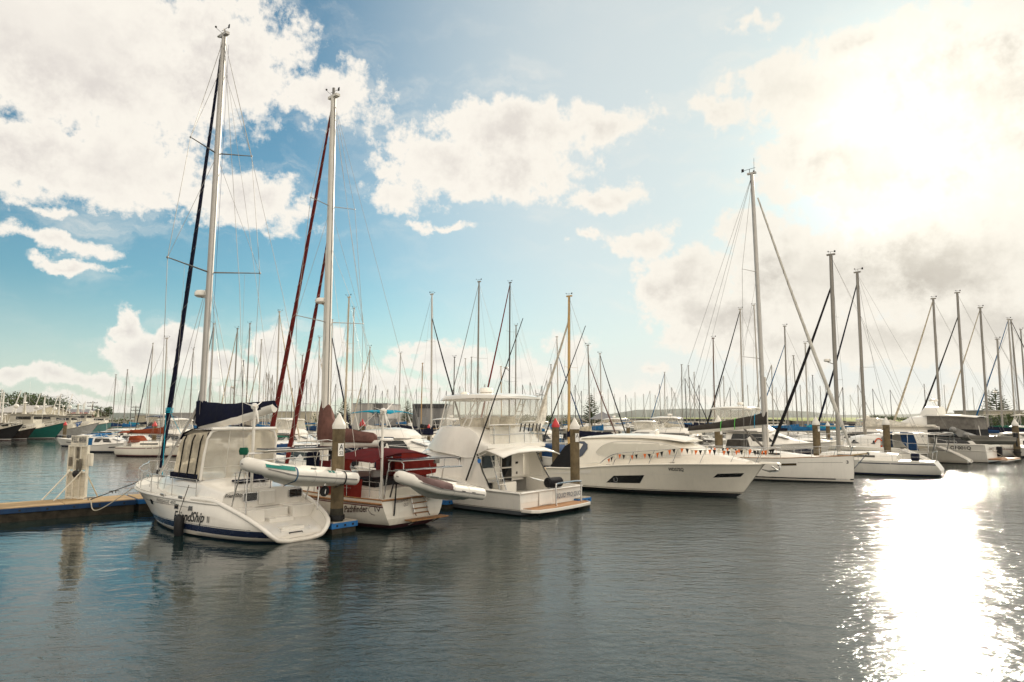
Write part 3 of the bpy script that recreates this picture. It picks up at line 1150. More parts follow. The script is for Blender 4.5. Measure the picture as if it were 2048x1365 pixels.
def build_friend():
    R0 = thing('sailing_yacht', 'white centre cockpit yacht with scooped stern and navy sail cover, nearest of all', 'yacht', (-7.95, 24.5, 0), RAD(140))
    hull = Hull(xs=[(-.55, .6), (0, -.78), (.1, -.92), (.3, -.88), (.56, -.66), (.88, .12), (1.15, 1.15), (1.3, 2.05)],
                xb=[(-.55, 8.9), (0, 9.95), (.4, 10.4), (1.2, 11.02), (1.5, 11.1)],
                bd=[(0, 1.70), (.12, 1.88), (.3, 2.04), (.5, 2.1), (.7, 1.74), (.85, 1.06), (.94, .50), (1, .10)],
                bw=[(0, .12), (.10, 1.1), (.3, 1.72), (.5, 1.76), (.7, 1.3), (.86, .6), (1, .03)],
                zs=[(0, 1.28), (.25, 1.31), (.6, 1.40), (1, 1.5)], p=.36)
    h = hull.build([(.06, ANTIFB), (.20, GEL), (.42, STRIPEB)], R0, GEL, n=34, fill_transom=False, deck=False, up=6)
    # thin pinstripe over the broad one, rub rail, toe rail
    mb = MB(); hull.band(mb, .445, .46, STRIPEB, .05, .995, off=.004); mb.build('pinstripe', h)
    mb = MB()
    for sg in (1, -1):
        mb.tube([hull.side(hull.x(t, hull.zs(t) - .10), hull.zs(t) - .10, .02, sg) for t in [i / 30 for i in range(31)]], .045, GELB, 6)
    mb.build('rub_rail', R0)
    # bulwark lip that sweeps down round the stern
    rim = []
    zz = [1.28, 1.15, 1.0, .88, .72, .56, .42, .3, .2, .12]
    for z in zz:
        rim.append((hull.xs(z), hull.y(0, z), z))
    low = [(hull.xs(.05) - .02, y, .05) for y in (.4, .2, 0, -.2, -.4)]
    pts = [(hull.x(.12, 1.29), hull.y(.12, 1.29), 1.29)] + rim + low + [(x, -y, z) for x, y, z in reversed(rim)] + [(hull.x(.12, 1.29), -hull.y(.12, 1.29), 1.29)]
    mb = MB(); mb.tube(curve_pts(pts, 110), .085, GEL, 10, flat=1.0); mb.build('stern_lip', R0)
    # sloping transom, set in from the lip, with lockers and steps
    mb = MB()
    rows = [(hull.xs(z) + (.10 if z < .3 else .10 + min(1.0, (z - .25) * 3.0)), hull.y(0, z), z) for z in zz]
    inner = []
    for sg in (1, -1):
        mb.add([(hull.xs(z), sg * hull.y(0, z) * .99, z) for z in zz] + [(x, sg * y * .99, z) for x, y, z in rows], [(i, i + 1, len(zz) + i + 1, len(zz) + i) for i in range(len(zz) - 1)], GEL)
    vs = []
    for x, y, z in rows:
        vs += [(x, y * .99, z), (x + .05, 0, z), (x, -y * .99, z)]
    fs = []
    for i in range(len(rows) - 1):
        fs += [(3 * i, 3 * i + 1, 3 * i + 4, 3 * i + 3), (3 * i + 1, 3 * i + 2, 3 * i + 5, 3 * i + 4)]
    mb.add(vs, fs, GEL, True)
    tr = mb.build('transom', R0)
    mb = MB(); mb.rbox((.95, .98, .62), (1.0, .96, .78), GEL, .05); mb.build('stern_locker', R0)
    mb = MB(); mb.rbox((.98, -1.07, .62), (1.0, .92, .78), GEL, .05); mb.build('stern_locker', R0)
    mb = MB(); mb.rbox((1.2, -.06, .70), (1.0, .96, .54), GEL, .04); mb.build('stern_step', R0)
    mb = MB(); mb.rbox((.78, -.06, .42), (.95, .98, .5), GEL, .04); mb.build('stern_step', R0)
    mb = MB(); mb.rbox((.1, -.02, .22), (1.1, 2.1, .22), GEL, .04); mb.build('swim_step', R0)
    mb = MB(); mb.rbox((-.20, -.05, .34), (.5, .9, .2), GEL, .04); mb.build('stern_step', R0)
    for y in (.85, .36, -.48, -.98):
        mb = MB(); mb.box((.44, y, .35), (.02, .05, .11), STEEL); mb.build('hinge', R0)
    for y in (.5, -.62):
        mb = MB(); mb.tube(curve_pts([(-.46, y, .42), (-.54, y, .38), (-.54, y, .22), (-.47, y, .18)], 8), .016, STEEL, 6); mb.build('grab_handle', R0)
    mb = MB(); mb.tube([(-.72, .25, .20), (-.66, .25, .28), (-.66, -.25, .28), (-.72, -.25, .20)], .022, BLACK, 6); mb.build('boarding_ladder', R0)
    # side decks and forward deck
    mb = MB()
    ts = [i / 30 for i in range(31)]
    vs = []
    for t in ts:
        z = hull.zs(t) - .03
        x = hull.x(t, hull.zs(t)); y = hull.y(t, hull.zs(t)) * .985
        vs += [(x, y, z), (x, 0, z + .05), (x, -y, z)]
    fs = []
    for i in range(30):
        fs += [(3 * i, 3 * i + 1, 3 * i + 4, 3 * i + 3), (3 * i + 1, 3 * i + 2, 3 * i + 5, 3 * i + 4)]
    mb.add(vs, fs, DECK, True)
    mb.build('deck', R0)
    mb = MB()
    mb.trunk([(1.42, 1.64, 1.52, .98, 1.60), (1.9, 1.72, 1.58, 1.1, 1.66), (3.0, 1.78, 1.55, 1.2, 1.84), (4.6, 1.74, 1.42, 1.28, 1.93), (6.4, 1.55, 1.2, 1.32, 1.93), (8.0, 1.08, .82, 1.36, 1.78), (9.0, .62, .45, 1.38, 1.58), (9.4, .4, .3, 1.4, 1.47)], GEL)
    ck = mb.build('coachroof', R0)
    for y, w in ((.58, .56), (-1.24, .56)):
        mb = MB(); mb.rbox((1.405, y, 1.36), (.03, w, .27), DARKG, .05, Matrix.Identity(3)); f = mb.build('stern_window', R0)
        mb = MB()
        mb.tube([(1.38, y - w / 2, 1.25), (1.38, y - w / 2, 1.47), (1.38, y - w / 2 + .05, 1.51), (1.38, y + w / 2 - .05, 1.51), (1.38, y + w / 2, 1.47), (1.38, y + w / 2, 1.25), (1.38, y + w / 2 - .05, 1.21), (1.38, y - w / 2 + .05, 1.21), (1.38, y - w / 2, 1.25)], .02, STEEL, 6)
        mb.build('window_frame', f)
    mb = MB(); mb.rbox((1.38, -.06, 1.30), (.12, .66, .5), GELB, .05); mb.build('stern_seat_back', R0)
    for x, y, rz in ((8.3, .62, 1.0), (7.75, .76, 1.0), (7.2, .86, 1.0), (6.6, .95, 1.0)):
        mb = MB(); mb.rbox((x, y * 1.12, 1.72), (.42, .03, .16), DARKG, .02, Matrix.Rotation(RAD(-42), 3, 'X')); mb.build('coachroof_window', ck)
    for x, y, w in ((8.2, 0, .5), (7.3, .35, .5), (7.3, -.4, .5)):
        mb = MB(); mb.rbox((x, y, 1.88 if x < 8 else 1.77), (w, w, .07), DARKG, .05); mb.build('deck_hatch', ck)
    # port lights and cleats on the topsides
    for x in (6.07, 3.92, 2.98):
        for sg in (1, -1):
            mb = MB()
            hull.window(mb, [(x - .15, .87), (x + .15, .87), (x + .13, 1.06), (x - .13, 1.06)], STEEL, sg, .010)
            pw = mb.build('port_light', h)
            mb = MB(); hull.window(mb, [(x - .12, .895), (x + .12, .895), (x + .10, 1.035), (x - .10, 1.035)], DARKG, sg, .018); mb.build('pane', pw)
    for x in (5.0, 3.72):
        mb = MB(); mb.rbox(hull.side(x, 1.27, .03), (.36, .05, .16), STEEL, .03); mb.build('mooring_chock', R0)
    mb = MB(); hull.band(mb, .985, 1.0, STRIPE, .24, .62, sides=(1,), off=.005); mb.build('pinstripe', h)
    # writing
    fn0 = hull.side_fn(4.12, .46, -1, 1, .014)
    lettering('FriendShip', lambda u, v: fn0(u, v + .045 * u), 2.08, INK, h, shear=.45, bold=.018, height=.34)
    lettering('II', lambda u, v: fn0(u + 2.24, v + .1), .12, INK, h, bold=.0, height=.22)
    lettering('PASSAGE 450', hull.side_fn(5.45, .965 + .06, -1, 1, .012), 1.42, mat('dark_grey_outline_lettering', (.07, .07, .075), .4), h, shear=.1, height=.12)
    lettering('FriendShip', flat_fn((1.37, 1.55, 1.40), (0, -1, .0), (0, 0, 1)), .66, INK, ck, shear=.45, bold=.02, height=.13)
    lettering('BRISBANE', flat_fn((1.37, -1.18, 1.545), (0, -1, 0), (0, 0, 1)), .33, INKG, ck, height=.05)
    lettering('QLD', flat_fn((1.37, -1.28, 1.47), (0, -1, 0), (0, 0, 1)), .14, INKG, ck, height=.05)
    # cockpit enclosure
    en = MB()
    def outline(x, lean, half=1.47):
        pts = [(-half, 1.9), (-half * .985, 2.7), (-half * .95, 3.4), (-half * .86, 3.66), (-half * .7, 3.74), (half * .7, 3.74), (half * .86, 3.66), (half * .95, 3.4), (half * .985, 2.7), (half, 1.9)]
        return [Vector((x + lean * (3.74 - z) / 1.8, y, z)) for y, z in pts]
    a = outline(3.08, .3)
    en.add(a, [tuple(range(10))], CLEARC)
    ep = en.build('rear_clear_panel', R0)
    mb = MB(); mb.tube(a, .05, GEL, 8); mb.tube([(3.0, -1.3, 3.765), (3.0, 1.3, 3.765)], .06, GEL, 8)
    mb.build('enclosure_frame', R0)
    mb = MB()
    for y in (.55, -.45):
        mb.tube([(3.08, y, 3.72), (3.36, y, 1.95)], .012, GELB, 4)
    mb.tube([(3.30, 1.4, 2.35), (3.30, -1.4, 2.35)], .008, GELB, 4)
    mb.build('seam', ep)
    mb = MB(); mb.loft([[Vector((3.0, y, 3.74 + .06 * (1 - (y / 1.4) ** 2))) for y in (-1.4, -.7, 0, .7, 1.4)], [Vector((4.4, y * .97, 3.74 + .10 * (1 - (y / 1.4) ** 2))) for y in (-1.4, -.7, 0, .7, 1.4)], [Vector((5.2, y * .94, 3.52 + .06 * (1 - (y / 1.4) ** 2))) for y in (-1.4, -.7, 0, .7, 1.4)]], GEL, closed=False, caps=(False, False)); mb.build('enclosure_roof', R0)
    mb = MB(); mb.loft([[Vector((4.35, y, 3.78)) for y in (-1.36, 0, 1.36)], [Vector((5.2, y, 3.60)) for y in (-1.36, 0, 1.36)], [Vector((5.35, y, 3.34)) for y in (-1.42, 0, 1.42)]], NAVY, closed=False, caps=(False, False)); mb.build('spray_hood', R0)
    for sg in (1, -1):
        mb = MB()
        mb.loft([[Vector((3.42, sg * 1.52, 1.93)), Vector((3.12, sg * 1.46, 3.35)), Vector((3.1, sg * 1.4, 3.66))], [Vector((4.5, sg * 1.54, 1.95)), Vector((4.35, sg * 1.46, 3.2)), Vector((4.3, sg * 1.38, 3.6))], [Vector((5.55, sg * 1.5, 2.0)), Vector((5.35, sg * 1.42, 3.1)), Vector((5.2, sg * 1.34, 3.45))]], CREAMC, closed=False, caps=(False, False))
        sp = mb.build('side_curtain', R0)
        mb = MB()
        for x in (3.55, 4.2, 4.86):
            mb.tube([(x + .1, sg * 1.56, 1.95), (x - .1, sg * 1.49, 3.3), (x - .16, sg * 1.42, 3.55)], .03, BLACK, 5, flat=.5)
        mb.build('zip_tape', sp)
        mb = MB(); mb.box((4.6, sg * 1.5, 1.98), (2.2, .1, .24), NAVY); mb.build('curtain_hem', sp)
    mb = MB(); mb.poly([(5.5, -1.45, 2.0), (5.5, 1.45, 2.0), (5.25, 1.35, 3.4), (5.25, -1.35, 3.4)], CLEARC); mb.build('windscreen', R0)
    mb = MB(); mb.tube([(4.1, 0, 1.6), (4.1, 0, 2.6)], .11, GEL, 8); mb.tube([(3.95, .45 * cos(i * .5236), 2.45 + .45 * sin(i * .5236)) for i in range(13)], .02, STEEL, 6); mb.box((4.2, 0, 2.65), (.2, .5, .3), GELB); mb.build('helm_pedestal', R0)
    mb = MB(); mb.rbox((3.0, -.55, 2.0), (.35, .5, .42), NAVY, .05); mb.build('cushion', R0)
    mb = MB(); mb.rbox((2.4, .0, 1.86), (.5, 1.3, .07), NAVY, .03); mb.build('cushion', R0)
    # mast, boom, sail, stays
    mst = mast_part(R0, 6.62, 1.9, 6.25, 21.0, .135, ALU)
    spreader_set(mst, 6.50, 10.35, 2.0, .55, .22, ALUD, .05)
    spreader_set(mst, 6.38, 15.6, 1.36, .45, .18, ALUD, .042)
    wind_vane(mst, (6.2, 0, 21.05))
    radome(mst, (7.1, 0, 9.5), .30, .30, arm=(6.6, 0, 9.3))
    mb = MB(); mb.rbox((6.55, .0, 21.12), (.5, .12, .06), GELB, .02); mb.tube([(6.25, 0, 21.05), (6.25, 0, 21.3)], .04, GEL, 6); mb.build('masthead_light', mst)
    mb = MB(); mb.tube([(6.45, 0, 3.85), (3.5, 0, 4.16), (1.0, 0, 4.55)], [.13, .15, .13], ALUW, 10, flat=1.35); bm_ = mb.build('boom', R0)
    sail_cover(6.5, 1.02, 3.95, 4.62, 1.05, .2, .30, NAVY, 4, parent=bm_, rear_drop=.15)
    mb = MB(); mb.rbox((6.62, 0, 4.4), (.34, .40, 1.0), NAVY, .1); mb.tube([(6.6, .12, 3.75), (6.5, .02, 5.0)], .05, NAVY, 6); mb.build('mast_sail_collar', bm_)
    mb = MB(); furled(mb, (10.22, 0, 1.95), (6.45, 0, 20.15), .12, NAVY, ALUD, 3); mb.build('furled_headsail', R0)
    mb = MB(); mb.lathe([(.12, 0), (.14, .08), (.1, .2)], (10.3, 0, 1.66), BLACK, 10); mb.build('furling_drum', R0)
    tl = mat('turquoise_rope', (.01, .30, .42), .8)
    mb = MB(); mb.tube([(9.72, .1, 4.55), (9.4, .25, 1.6)], .016, tl, 4); mb.tube([(9.64, .05, 4.6), (7.8, -.6, 1.9)], .014, tl, 4)
    for k in range(4):
        mb.tube([(9.64 + .155 * cos(a), .155 * sin(a), 4.42 + k * .06) for a in [i * .7 for i in range(10)]], .02, tl, 4)
    mb.build('sheet_rope', R0)
    mb = MB(); mb.tube([(6.75, .15, 4.55), (9.1, .5, 1.75)], .055, ALU, 8); mb.build('whisker_pole', R0)
    mb = MB()
    T = Vector((6.25, 0, 20.9))
    for sg in (1, -1):
        l = Vector((5.95, sg * 2.0, 10.57)); u = Vector((5.93, sg * 1.36, 15.78)); cpz = Vector((6.0, sg * 1.85, 1.45))
        mb.tube([cpz, l, u, T], .012, WIRE, 4)
        mb.tube([l, (6.38, 0, 15.5)], .009, WIRE, 4); mb.tube([u, (6.27, 0, 19.6)], .009, WIRE, 4)
        mb.tube([(5.6, sg * 1.8, 1.45), (6.5, 0, 10.2)], .010, WIRE, 4); mb.tube([(6.9, sg * 1.8, 1.45), (6.5, 0, 10.2)], .010, WIRE, 4)
        mb.tube([T, (2.2, sg * .9, 9.0), (.1, sg * 1.5, 1.4)], .010, WIRE, 4)
        mb.tube([(6.0, sg * 1.4, 1.5), (5.97, sg * 1.3, 10.4)], .006, WIRE, 4)
    mb.tube([(6.3, .05, 20.8), (1.1, 0, 4.75)], .008, WIRE, 4)
    mb.tube([(6.5, .14, 2.2), (6.2, .16, 20.6)], .008, WIRE, 4); mb.tube([(6.4, -.16, 2.2), (6.15, -.18, 20.6)], .007, mat('navy_halyard', (.02, .03, .1), .8), 4)
    mb.build('rigging', R0)
    # guard rails, pulpit, stern frame
    for sg in (1, -1):
        pts = [hull.side(x, hull.zs(hull.t_of(x, 1.4)) - .02, -.10, sg) for x in (3.0, 4.6, 6.2, 7.6, 8.8, 9.7)]
        stanchions(R0, pts, .68)
    mb = MB()
    for sg in (1, -1):
        a = [hull.side(9.7, 1.45, -.08, sg) + Vector((0, 0, .68)), Vector((10.45, sg * .42, 2.2)), Vector((11.0, sg * .2, 2.22)), Vector((11.2, 0, 2.2))]
        mb.tube(curve_pts(a, 10), .02, STEEL, 6)
        mb.tube([(10.45, sg * .4, 2.18), (10.4, sg * .36, 1.5)], .018, STEEL, 6); mb.tube([(11.0, sg * .2, 2.2), (10.85, sg * .14, 1.5)], .018, STEEL, 6)
        mb.tube(curve_pts([hull.side(9.7, 1.45, -.08, sg) + Vector((0, 0, .36)), Vector((10.45, sg * .40, 1.86)), Vector((10.95, sg * .2, 1.88))], 8), .014, STEEL, 6)
    mb.build('pulpit', R0)
    mb = MB(); mb.box((11.15, 0, 1.55), (.6, .18, .1), STEEL); mb.tube([(11.45, 0, 1.5), (11.25, 0, 1.05), (11.0, 0, .95)], .05, STEEL, 6); mb.build('anchor', R0)
    mb = MB()
    for (b, t) in (((.15, 1.42, .82), (.15, 1.42, 2.98)), ((.95, 1.5, 1.15), (.35, 1.42, 2.98)), ((.2, -1.42, .82), (.2, -1.6, 2.98)), ((1.1, -1.5, 1.1), (.5, -1.6, 2.98))):
        mb.tube([b, t], .026, STEEL, 8)
    for z in (2.96, 2.72):
        mb.tube([(.15, 1.42, z), (.2, -1.9, z + .05)], .024, STEEL, 8)
    mb.tube([(.55, 1.3, 2.96), (.6, -1.7, 3.0)], .022, STEEL, 8); mb.tube([(.15, 1.42, 2.96), (.55, 1.3, 2.96)], .02, STEEL, 6); mb.tube([(.2, -1.9, 3.0), (.6, -1.7, 3.0)], .02, STEEL, 6)
    mb.tube([(.2, -1.9, 3.0), (.2, -2.1, 3.15), (.3, -2.15, 3.3), (.5, -2.0, 3.34), (.55, -1.6, 3.32), (.55, -1.55, 3.0)], .02, STEEL, 6)
    mb.build('stern_arch', R0)
    mb = MB(); mb.box((.34, -.55, 3.09), (.75, 2.7, .045), SOLAR); mb.box((.34, -.55, 3.06), (.79, 2.74, .03), GELB); mb.build('solar_panel', R0)
    wind_generator(R0, (.85, .86, 1.6), (.85, .86, 4.5))
    mb = MB()
    for x, y in ((.55, 1.25), (.75, .55), (.7, -.2), (.7, -.75), (.6, -1.25)):
        mb.tube([(x + .7, y, 1.62), (x + .7, y, 2.25)], .016, STEEL, 5)
    mb.tube([(1.25, 1.3, 2.25), (1.4, .2, 2.27), (1.4, -.8, 2.27), (1.3, -1.4, 2.25)], .018, STEEL, 6); mb.tube([(1.25, 1.3, 1.95), (1.4, -.2, 1.95), (1.3, -1.4, 1.95)], .012, STEEL, 5)
    for y in (.9, .6, .3, -.9, -1.2):
        mb.tube([(1.3, y, 1.98), (1.2, y, 1.72), (1.3, y - .25, 1.72), (1.3, y - .25, 1.98)], .007, STEEL, 4)
    mb.build('pushpit', R0)
    mb = MB(); mb.lathe([(.13, -.12), (.16, 0), (.13, .12)], (.3, 1.5, 3.05), GREENC, 12); mb.build('line_reel', R0)
    # jacket hung at the stern rail
    mb = MB(); mb.rbox((.75, -1.55, 2.55), (.2, .55, .7), NAVY, .09); mb.build('outboard_bracket_cover', R0)
    return R0, hull


FRIEND, FHULL = build_friend()


def world_of(root, p):
    return Matrix.Translation(root.location) @ Matrix.Rotation(root.rotation_euler.z, 4, 'Z') @ Vector(p)


def fender(root, hull, x, z0, z1, r, m, label, sgn=1, cat='fender', line_to=None):
    """Sausage fender hung against the side on its own lanyard."""
    p = hull.side(x, (z0 + z1) / 2, r * 1.02, sgn)
    w = world_of(root, p)
    t = thing('fender', label, cat, w, root.rotation_euler.z)
    L = (z1 - z0) / 2
    mb = MB(); mb.lathe([(r * .2, -L), (r * .75, -L * .88), (r, -L * .6), (r, L * .6), (r * .75, L * .88), (r * .25, L)], (0, 0, 0), m, 14); mb.build('body', t)
    top = hull.side(x, hull.zs(hull.t_of(x, 1.2)), -.05, sgn) - p + Vector((0, 0, .45 if line_to is None else line_to))
    mb = MB(); mb.tube([(0, 0, L), (0, 0, L + .12), top], .014, ROPE, 5); mb.build('lanyard', t)
    return t


fender(FRIEND, FHULL, 3.40, -.06, .72, .17, NAVYH if False else BLACK, 'long black fender hanging over the name on the nearest yacht')


def friend_dinghy():
    def extra(t):
        for k, (x0, x1) in enumerate(((-.2 + .70, 1.5),)):
            mb = MB()
            pts = [(lerp(x0, x1, i / 8), .60, .0) for i in range(9)]
            rings = []
            for p in pts:
                x, y, z = p
                yy = .60 if x < .45 else None
                y = .62 - max(0, x - .6) ** 2 * .20
                rings.append([Vector((x, y + .236 * cos(a), .03 + max(0, x - .6) * .04 + .236 * sin(a))) for a in [RAD(d) for d in (28, 55, 82, 110, 138, 160)]])
            mb.loft(rings, HYPT, closed=False, caps=(False, False)); mb.build('green_panel', t)
        for x in (-1.05, -.9):
            for d0, d1 in ((48, 72), (80, 104)):
                mb = MB()
                vs = [(x + dx, .62 + .233 * cos(RAD(d)), .233 * sin(RAD(d))) for d in (d0, (d0 + d1) / 2, d1) for dx in (-.055, .055)]
                mb.add(vs, [(0, 1, 3, 2), (2, 3, 5, 4)], HYPT, True); mb.build('green_square', t)
        for x, m in ((.42, mat('blue_strap', (.07, .13, .2), .8)), (-1.55, BLACK)):
            mb = MB(); mb.tube([(x, .62 + .242 * cos(RAD(d)), .242 * sin(RAD(d))) for d in range(110, -100, -15)] + [(x, .2, -.42)], .028, m, 5, flat=.5); mb.build('lashing_strap', t)
        mb = MB()
        mb.lathe([(.05, -.06), (.16, -.06), (.19, 0), (.16, .06), (.05, .06)], (0, 0, 0), BLACK, 16)
        w = mb.build('launching_wheel', t); w.location = (-1.05, .42, -.52); w.rotation_euler = (RAD(90), 0, 0)
        mb = MB(); mb.tube([(-1.05, .40, -.52), (-1.05, .36, -.2)], .02, STEEL, 6); mb.lathe([(.07, -.075), (.07, .075)], (-1.05, .42, -.52), STEEL, 8); mb.build('wheel_strut', t)
        for x in (-1.75, .9, -.3):
            mb = MB(); mb.rbox((x, .62, .24), (.2, .07, .06), HYPG, .02); mb.build('grip', t)
    d = inflatable('inflatable_dinghy', 'white inflatable dinghy with green panels slung across the nearest stern', 3.85, .62, .225, HYP, HYP, extra)
    w = world_of(FRIEND, (-.75, .18, 2.30))
    d.location = w
    d.rotation_euler = (RAD(-5), RAD(-7.0), RAD(140 + 90))
    return d


friend_dinghy()
rope('mooring_rope', 'taut dark rope from the nearest bow down to the pontoon cleat', [ground(180, 1000, .66), world_of(FRIEND, (10.7, .3, 1.48))], .02, ROPE)
_m = (ground(180, 1000, .66) + world_of(FRIEND, (9.9, .8, 1.42))) / 2
rope('mooring_rope', 'slack pale rope drooping from the nearest bow towards the water', [ground(180, 1001, .64), (_m.x - .4, _m.y - .6, .30), world_of(FRIEND, (9.9, .85, 1.42))], .022, ROPEW)

# ------------------------------------------------------------------ second yacht: maroon canopy


RSAIL = cloth('dark_red_sailcloth', (.15, .020, .018), .2)


def build_path():
    R0 = thing('sailing_yacht', 'cream yacht with maroon cockpit canopy and two furled red headsails', 'yacht', (-3.79, 26.84, 0), RAD(139))
    hull = Hull(xs=[(-.5, 1.2), (0, .25), (.2, .02), (.5, -.05), (1.2, .02)], xb=[(-.5, 8.6), (0, 9.6), (.6, 10.6), (1.3, 11.4), (1.5, 11.6)],
                bd=[(0, 1.56), (.15, 1.72), (.35, 1.9), (.55, 1.85), (.75, 1.4), (.9, .7), (1, .08)],
                bw=[(0, .42), (.15, 1.15), (.35, 1.6), (.55, 1.55), (.75, 1.0), (.9, .4), (1, .02)],
                zs=[(0, 1.12), (.25, 1.14), (.6, 1.25), (1, 1.52)], p=.26)
    h = hull.build([(.05, ANTIF), (.20, ANTIFR)], R0, GELW, n=30, deck=True, transomm=GELW)
    mb = MB(); hull.band(mb, lambda t: hull.zs(t) - .25, lambda t: hull.zs(t) - .21, STRIPEM, .0, .99); hull.band(mb, lambda t: hull.zs(t) - .19, lambda t: hull.zs(t) - .165, STRIPEM, .0, .99); mb.build('maroon_stripe', h)
    mb = MB()
    for sg in (1, -1):
        mb.tube(hull.line(lambda t: hull.zs(t) - .12, 0, 1, 24, sg, .02), .035, TEAK, 6)
        mb.tube(hull.line(lambda t: hull.zs(t) + .03, 0, 1, 24, sg, -.02), .03, TEAK, 6)
    mb.build('rub_rail', R0)
    mb = MB(); mb.tube([(.0, y, 1.13) for y in (1.54, .5, -.5, -1.54)], .04, TEAK, 6); mb.build('transom_rail', R0)
    fn = hull.side_fn(2.06, .56, -1, 1, .014)
    lettering('Pathfinder', lambda u, v: fn(u, v + .085 * u), 1.28, INKB, h, shear=.12, bold=.016, height=.25)
    lettering('IV', lambda u, v: fn(u + 1.62, v + .15), .34, INKB, h, shear=.1, height=.2)
    mb = MB()
    stars = [(1.52, .30), (1.36, .22), (1.30, .12), (1.42, -.02), (1.55, -.04), (1.36, .02)]
    sp = [fn(u, v + .05) for u, v in stars]
    mb.tube(sp, .006, INKB, 4)
    for p in sp:
        mb.ball(p, .016, INKB, 6, 4)
    mb.build('constellation_mark', h)
    lettering('BRISBANE', flat_fn((-.075, .95, 1.0), (0, -1, .05), (0, 0, 1)), .62, INKB, h, height=.11)
    lettering('QLD', flat_fn((-.075, .55, .85), (0, -1, .05), (0, 0, 1)), .22, INKB, h, height=.11)
    # transom ladder and platform
    mb = MB()
    mb.tube([(-.10, .22, 1.12), (-.12, .05, .55), (-.18, .0, .45)], .022, STEEL, 6); mb.tube([(-.10, -.5, 1.1), (-.12, -.62, .55), (-.2, -.66, .42)], .022, STEEL, 6)
    for z in (.93, .72, .55):
        k = (1.12 - z) / .57
        mb.box((-.13, -.14 - .15 * k, z), (.08, .72, .035), TEAK)
    mb.build('boarding_ladder', R0)
    mb = MB(); mb.box((-.28, -.45, .33), (.42, 1.9, .05), TEAK); pl = mb.build('swim_platform', R0, .01)
    mb = MB()
    for y in (.2, -1.0):
        mb.tube([(-.4, y, .3), (-.05, y + .1, .12)], .025, STEEL, 6)
    mb.build('platform_strut', pl)
    # cabin and canopy
    mb = MB(); mb.trunk([(.5, 1.1, 1.0, .95, 1.45), (3.2, 1.25, 1.1, 1.0, 1.55), (3.6, 1.3, 1.0, 1.1, 1.9), (6.5, 1.15, .85, 1.15, 1.85), (8.6, .7, .45, 1.25, 1.6)], GELW); mb.build('coachroof', R0)
    def arch(x, h, w):
        return [Vector((x, w * y, 1.9 + (h - 1.9) * (1 - abs(y) ** 2.6 * .36))) for y in (-1, -.85, -.6, -.3, 0, .3, .6, .85, 1)]
    mb = MB(); mb.loft([arch(.45, 2.82, 1.62), arch(1.2, 2.95, 1.62), arch(2.6, 2.95, 1.55), arch(3.6, 2.75, 1.45), arch(4.4, 2.3, 1.35)], MAROOND, closed=False, caps=(False, False)); mb.build('canopy_top', R0)
    for sg in (1, -1):
        mb = MB(); mb.loft([[Vector((x, sg * 1.53, z0)), Vector((x + dx, sg * 1.58, (z0 + z1) / 2)), Vector((x, sg * 1.54, z1))] for x, dx, z0, z1 in ((1.85, .12, 2.02, 2.56), (2.2, .1, 2.0, 2.56), (2.6, .04, 1.98, 2.55), (3.2, 0, 1.96, 2.5))], MAROON, closed=False, caps=(False, False)); mb.build('side_curtain', R0)
        mb = MB(); mb.loft([[Vector((x, sg * (1.66 + .02 * (i % 2)), 1.15)), Vector((x, sg * (1.62 - .02 * (i % 2)), 1.85))] for i, x in enumerate((1.1, 1.5, 2.0, 2.5, 3.0, 3.5))], MAROON, closed=False, caps=(False, False)); mb.build('weather_cloth', R0)
        mb = MB(); mb.loft([[Vector((x, sg * 1.5, 1.25)), Vector((x, sg * 1.5, 2.45))] for x in (3.0, 3.6, 4.3)], MAROOND, closed=False, caps=(False, False)); mb.build('dodger_side', R0)
    mb = MB(); mb.loft([[Vector((.50, y, z0)), Vector((.46 + .03 * (i % 2), y, (z0 + z1) / 2)), Vector((.47, y, z1))] for i, (y, z0, z1) in enumerate(((-1.6, 1.95, 2.42), (-1.1, 1.9, 2.66), (-.6, 1.88, 2.76), (-.1, 1.9, 2.8), (.25, 1.95, 2.8)))], MAROON, closed=False, caps=(False, False)); mb.build('rear_curtain', R0)
    mb = MB(); mb.box((2.2, 0, 1.5), (1.8, 1.7, .5), BLACK); mb.build('cockpit_well', R0)
    mb = MB(); mb.rbox((2.6, -.2, 1.75), (.25, .45, .55), GELB, .06); mb.build('helm_pedestal', R0)
    mb = MB()
    for x in (.8, 2.0, 3.3):
        mb.tube([(x, sg_ * 1.5, 1.2) for sg_ in (1,)] + [(x, 1.52, 2.5)], .02, STEEL, 6); mb.tube([(x, -1.5, 1.2), (x, -1.52, 2.5)], .02, STEEL, 6)
    mb.build('canopy_frame', R0)
    # rig
    mst = mast_part(R0, 6.05, 1.8, 6.2, 19.3, .165, ALUW)
    spreader_set(mst, 6.1, 8.5, 1.75, .25, .1, ALU, .035); spreader_set(mst, 6.15, 13.95, 1.2, .2, .1, ALU, .03)
    wind_vane(mst, (6.15, 0, 19.35))
    mb = MB(); mb.tube([(6.2, 0, 19.35), (6.2, 0, 19.75)], .07, ALUD, 8); mb.build('masthead_light', mst)
    radome(mst, (6.6, 0, 9.55), .33, .26, arm=(6.1, 0, 9.2))
    mb = MB(); mb.tube([(6.36, 0, 2.0), (6.4, 0, 12.0)], .05, ALUW, 6); mb.build('trysail_track', mst)
    mb = MB(); mb.tube([(5.9, 0, 3.02), (2.0, 0, 3.12)], [.17, .16], ALUW, 10); mb.tube([(2.02, 0, 3.12), (1.95, 0, 3.12)], .165, BLACK, 10); bm_ = mb.build('boom', R0)
    rng = random.Random(9)
    mb = MB(); rings = []
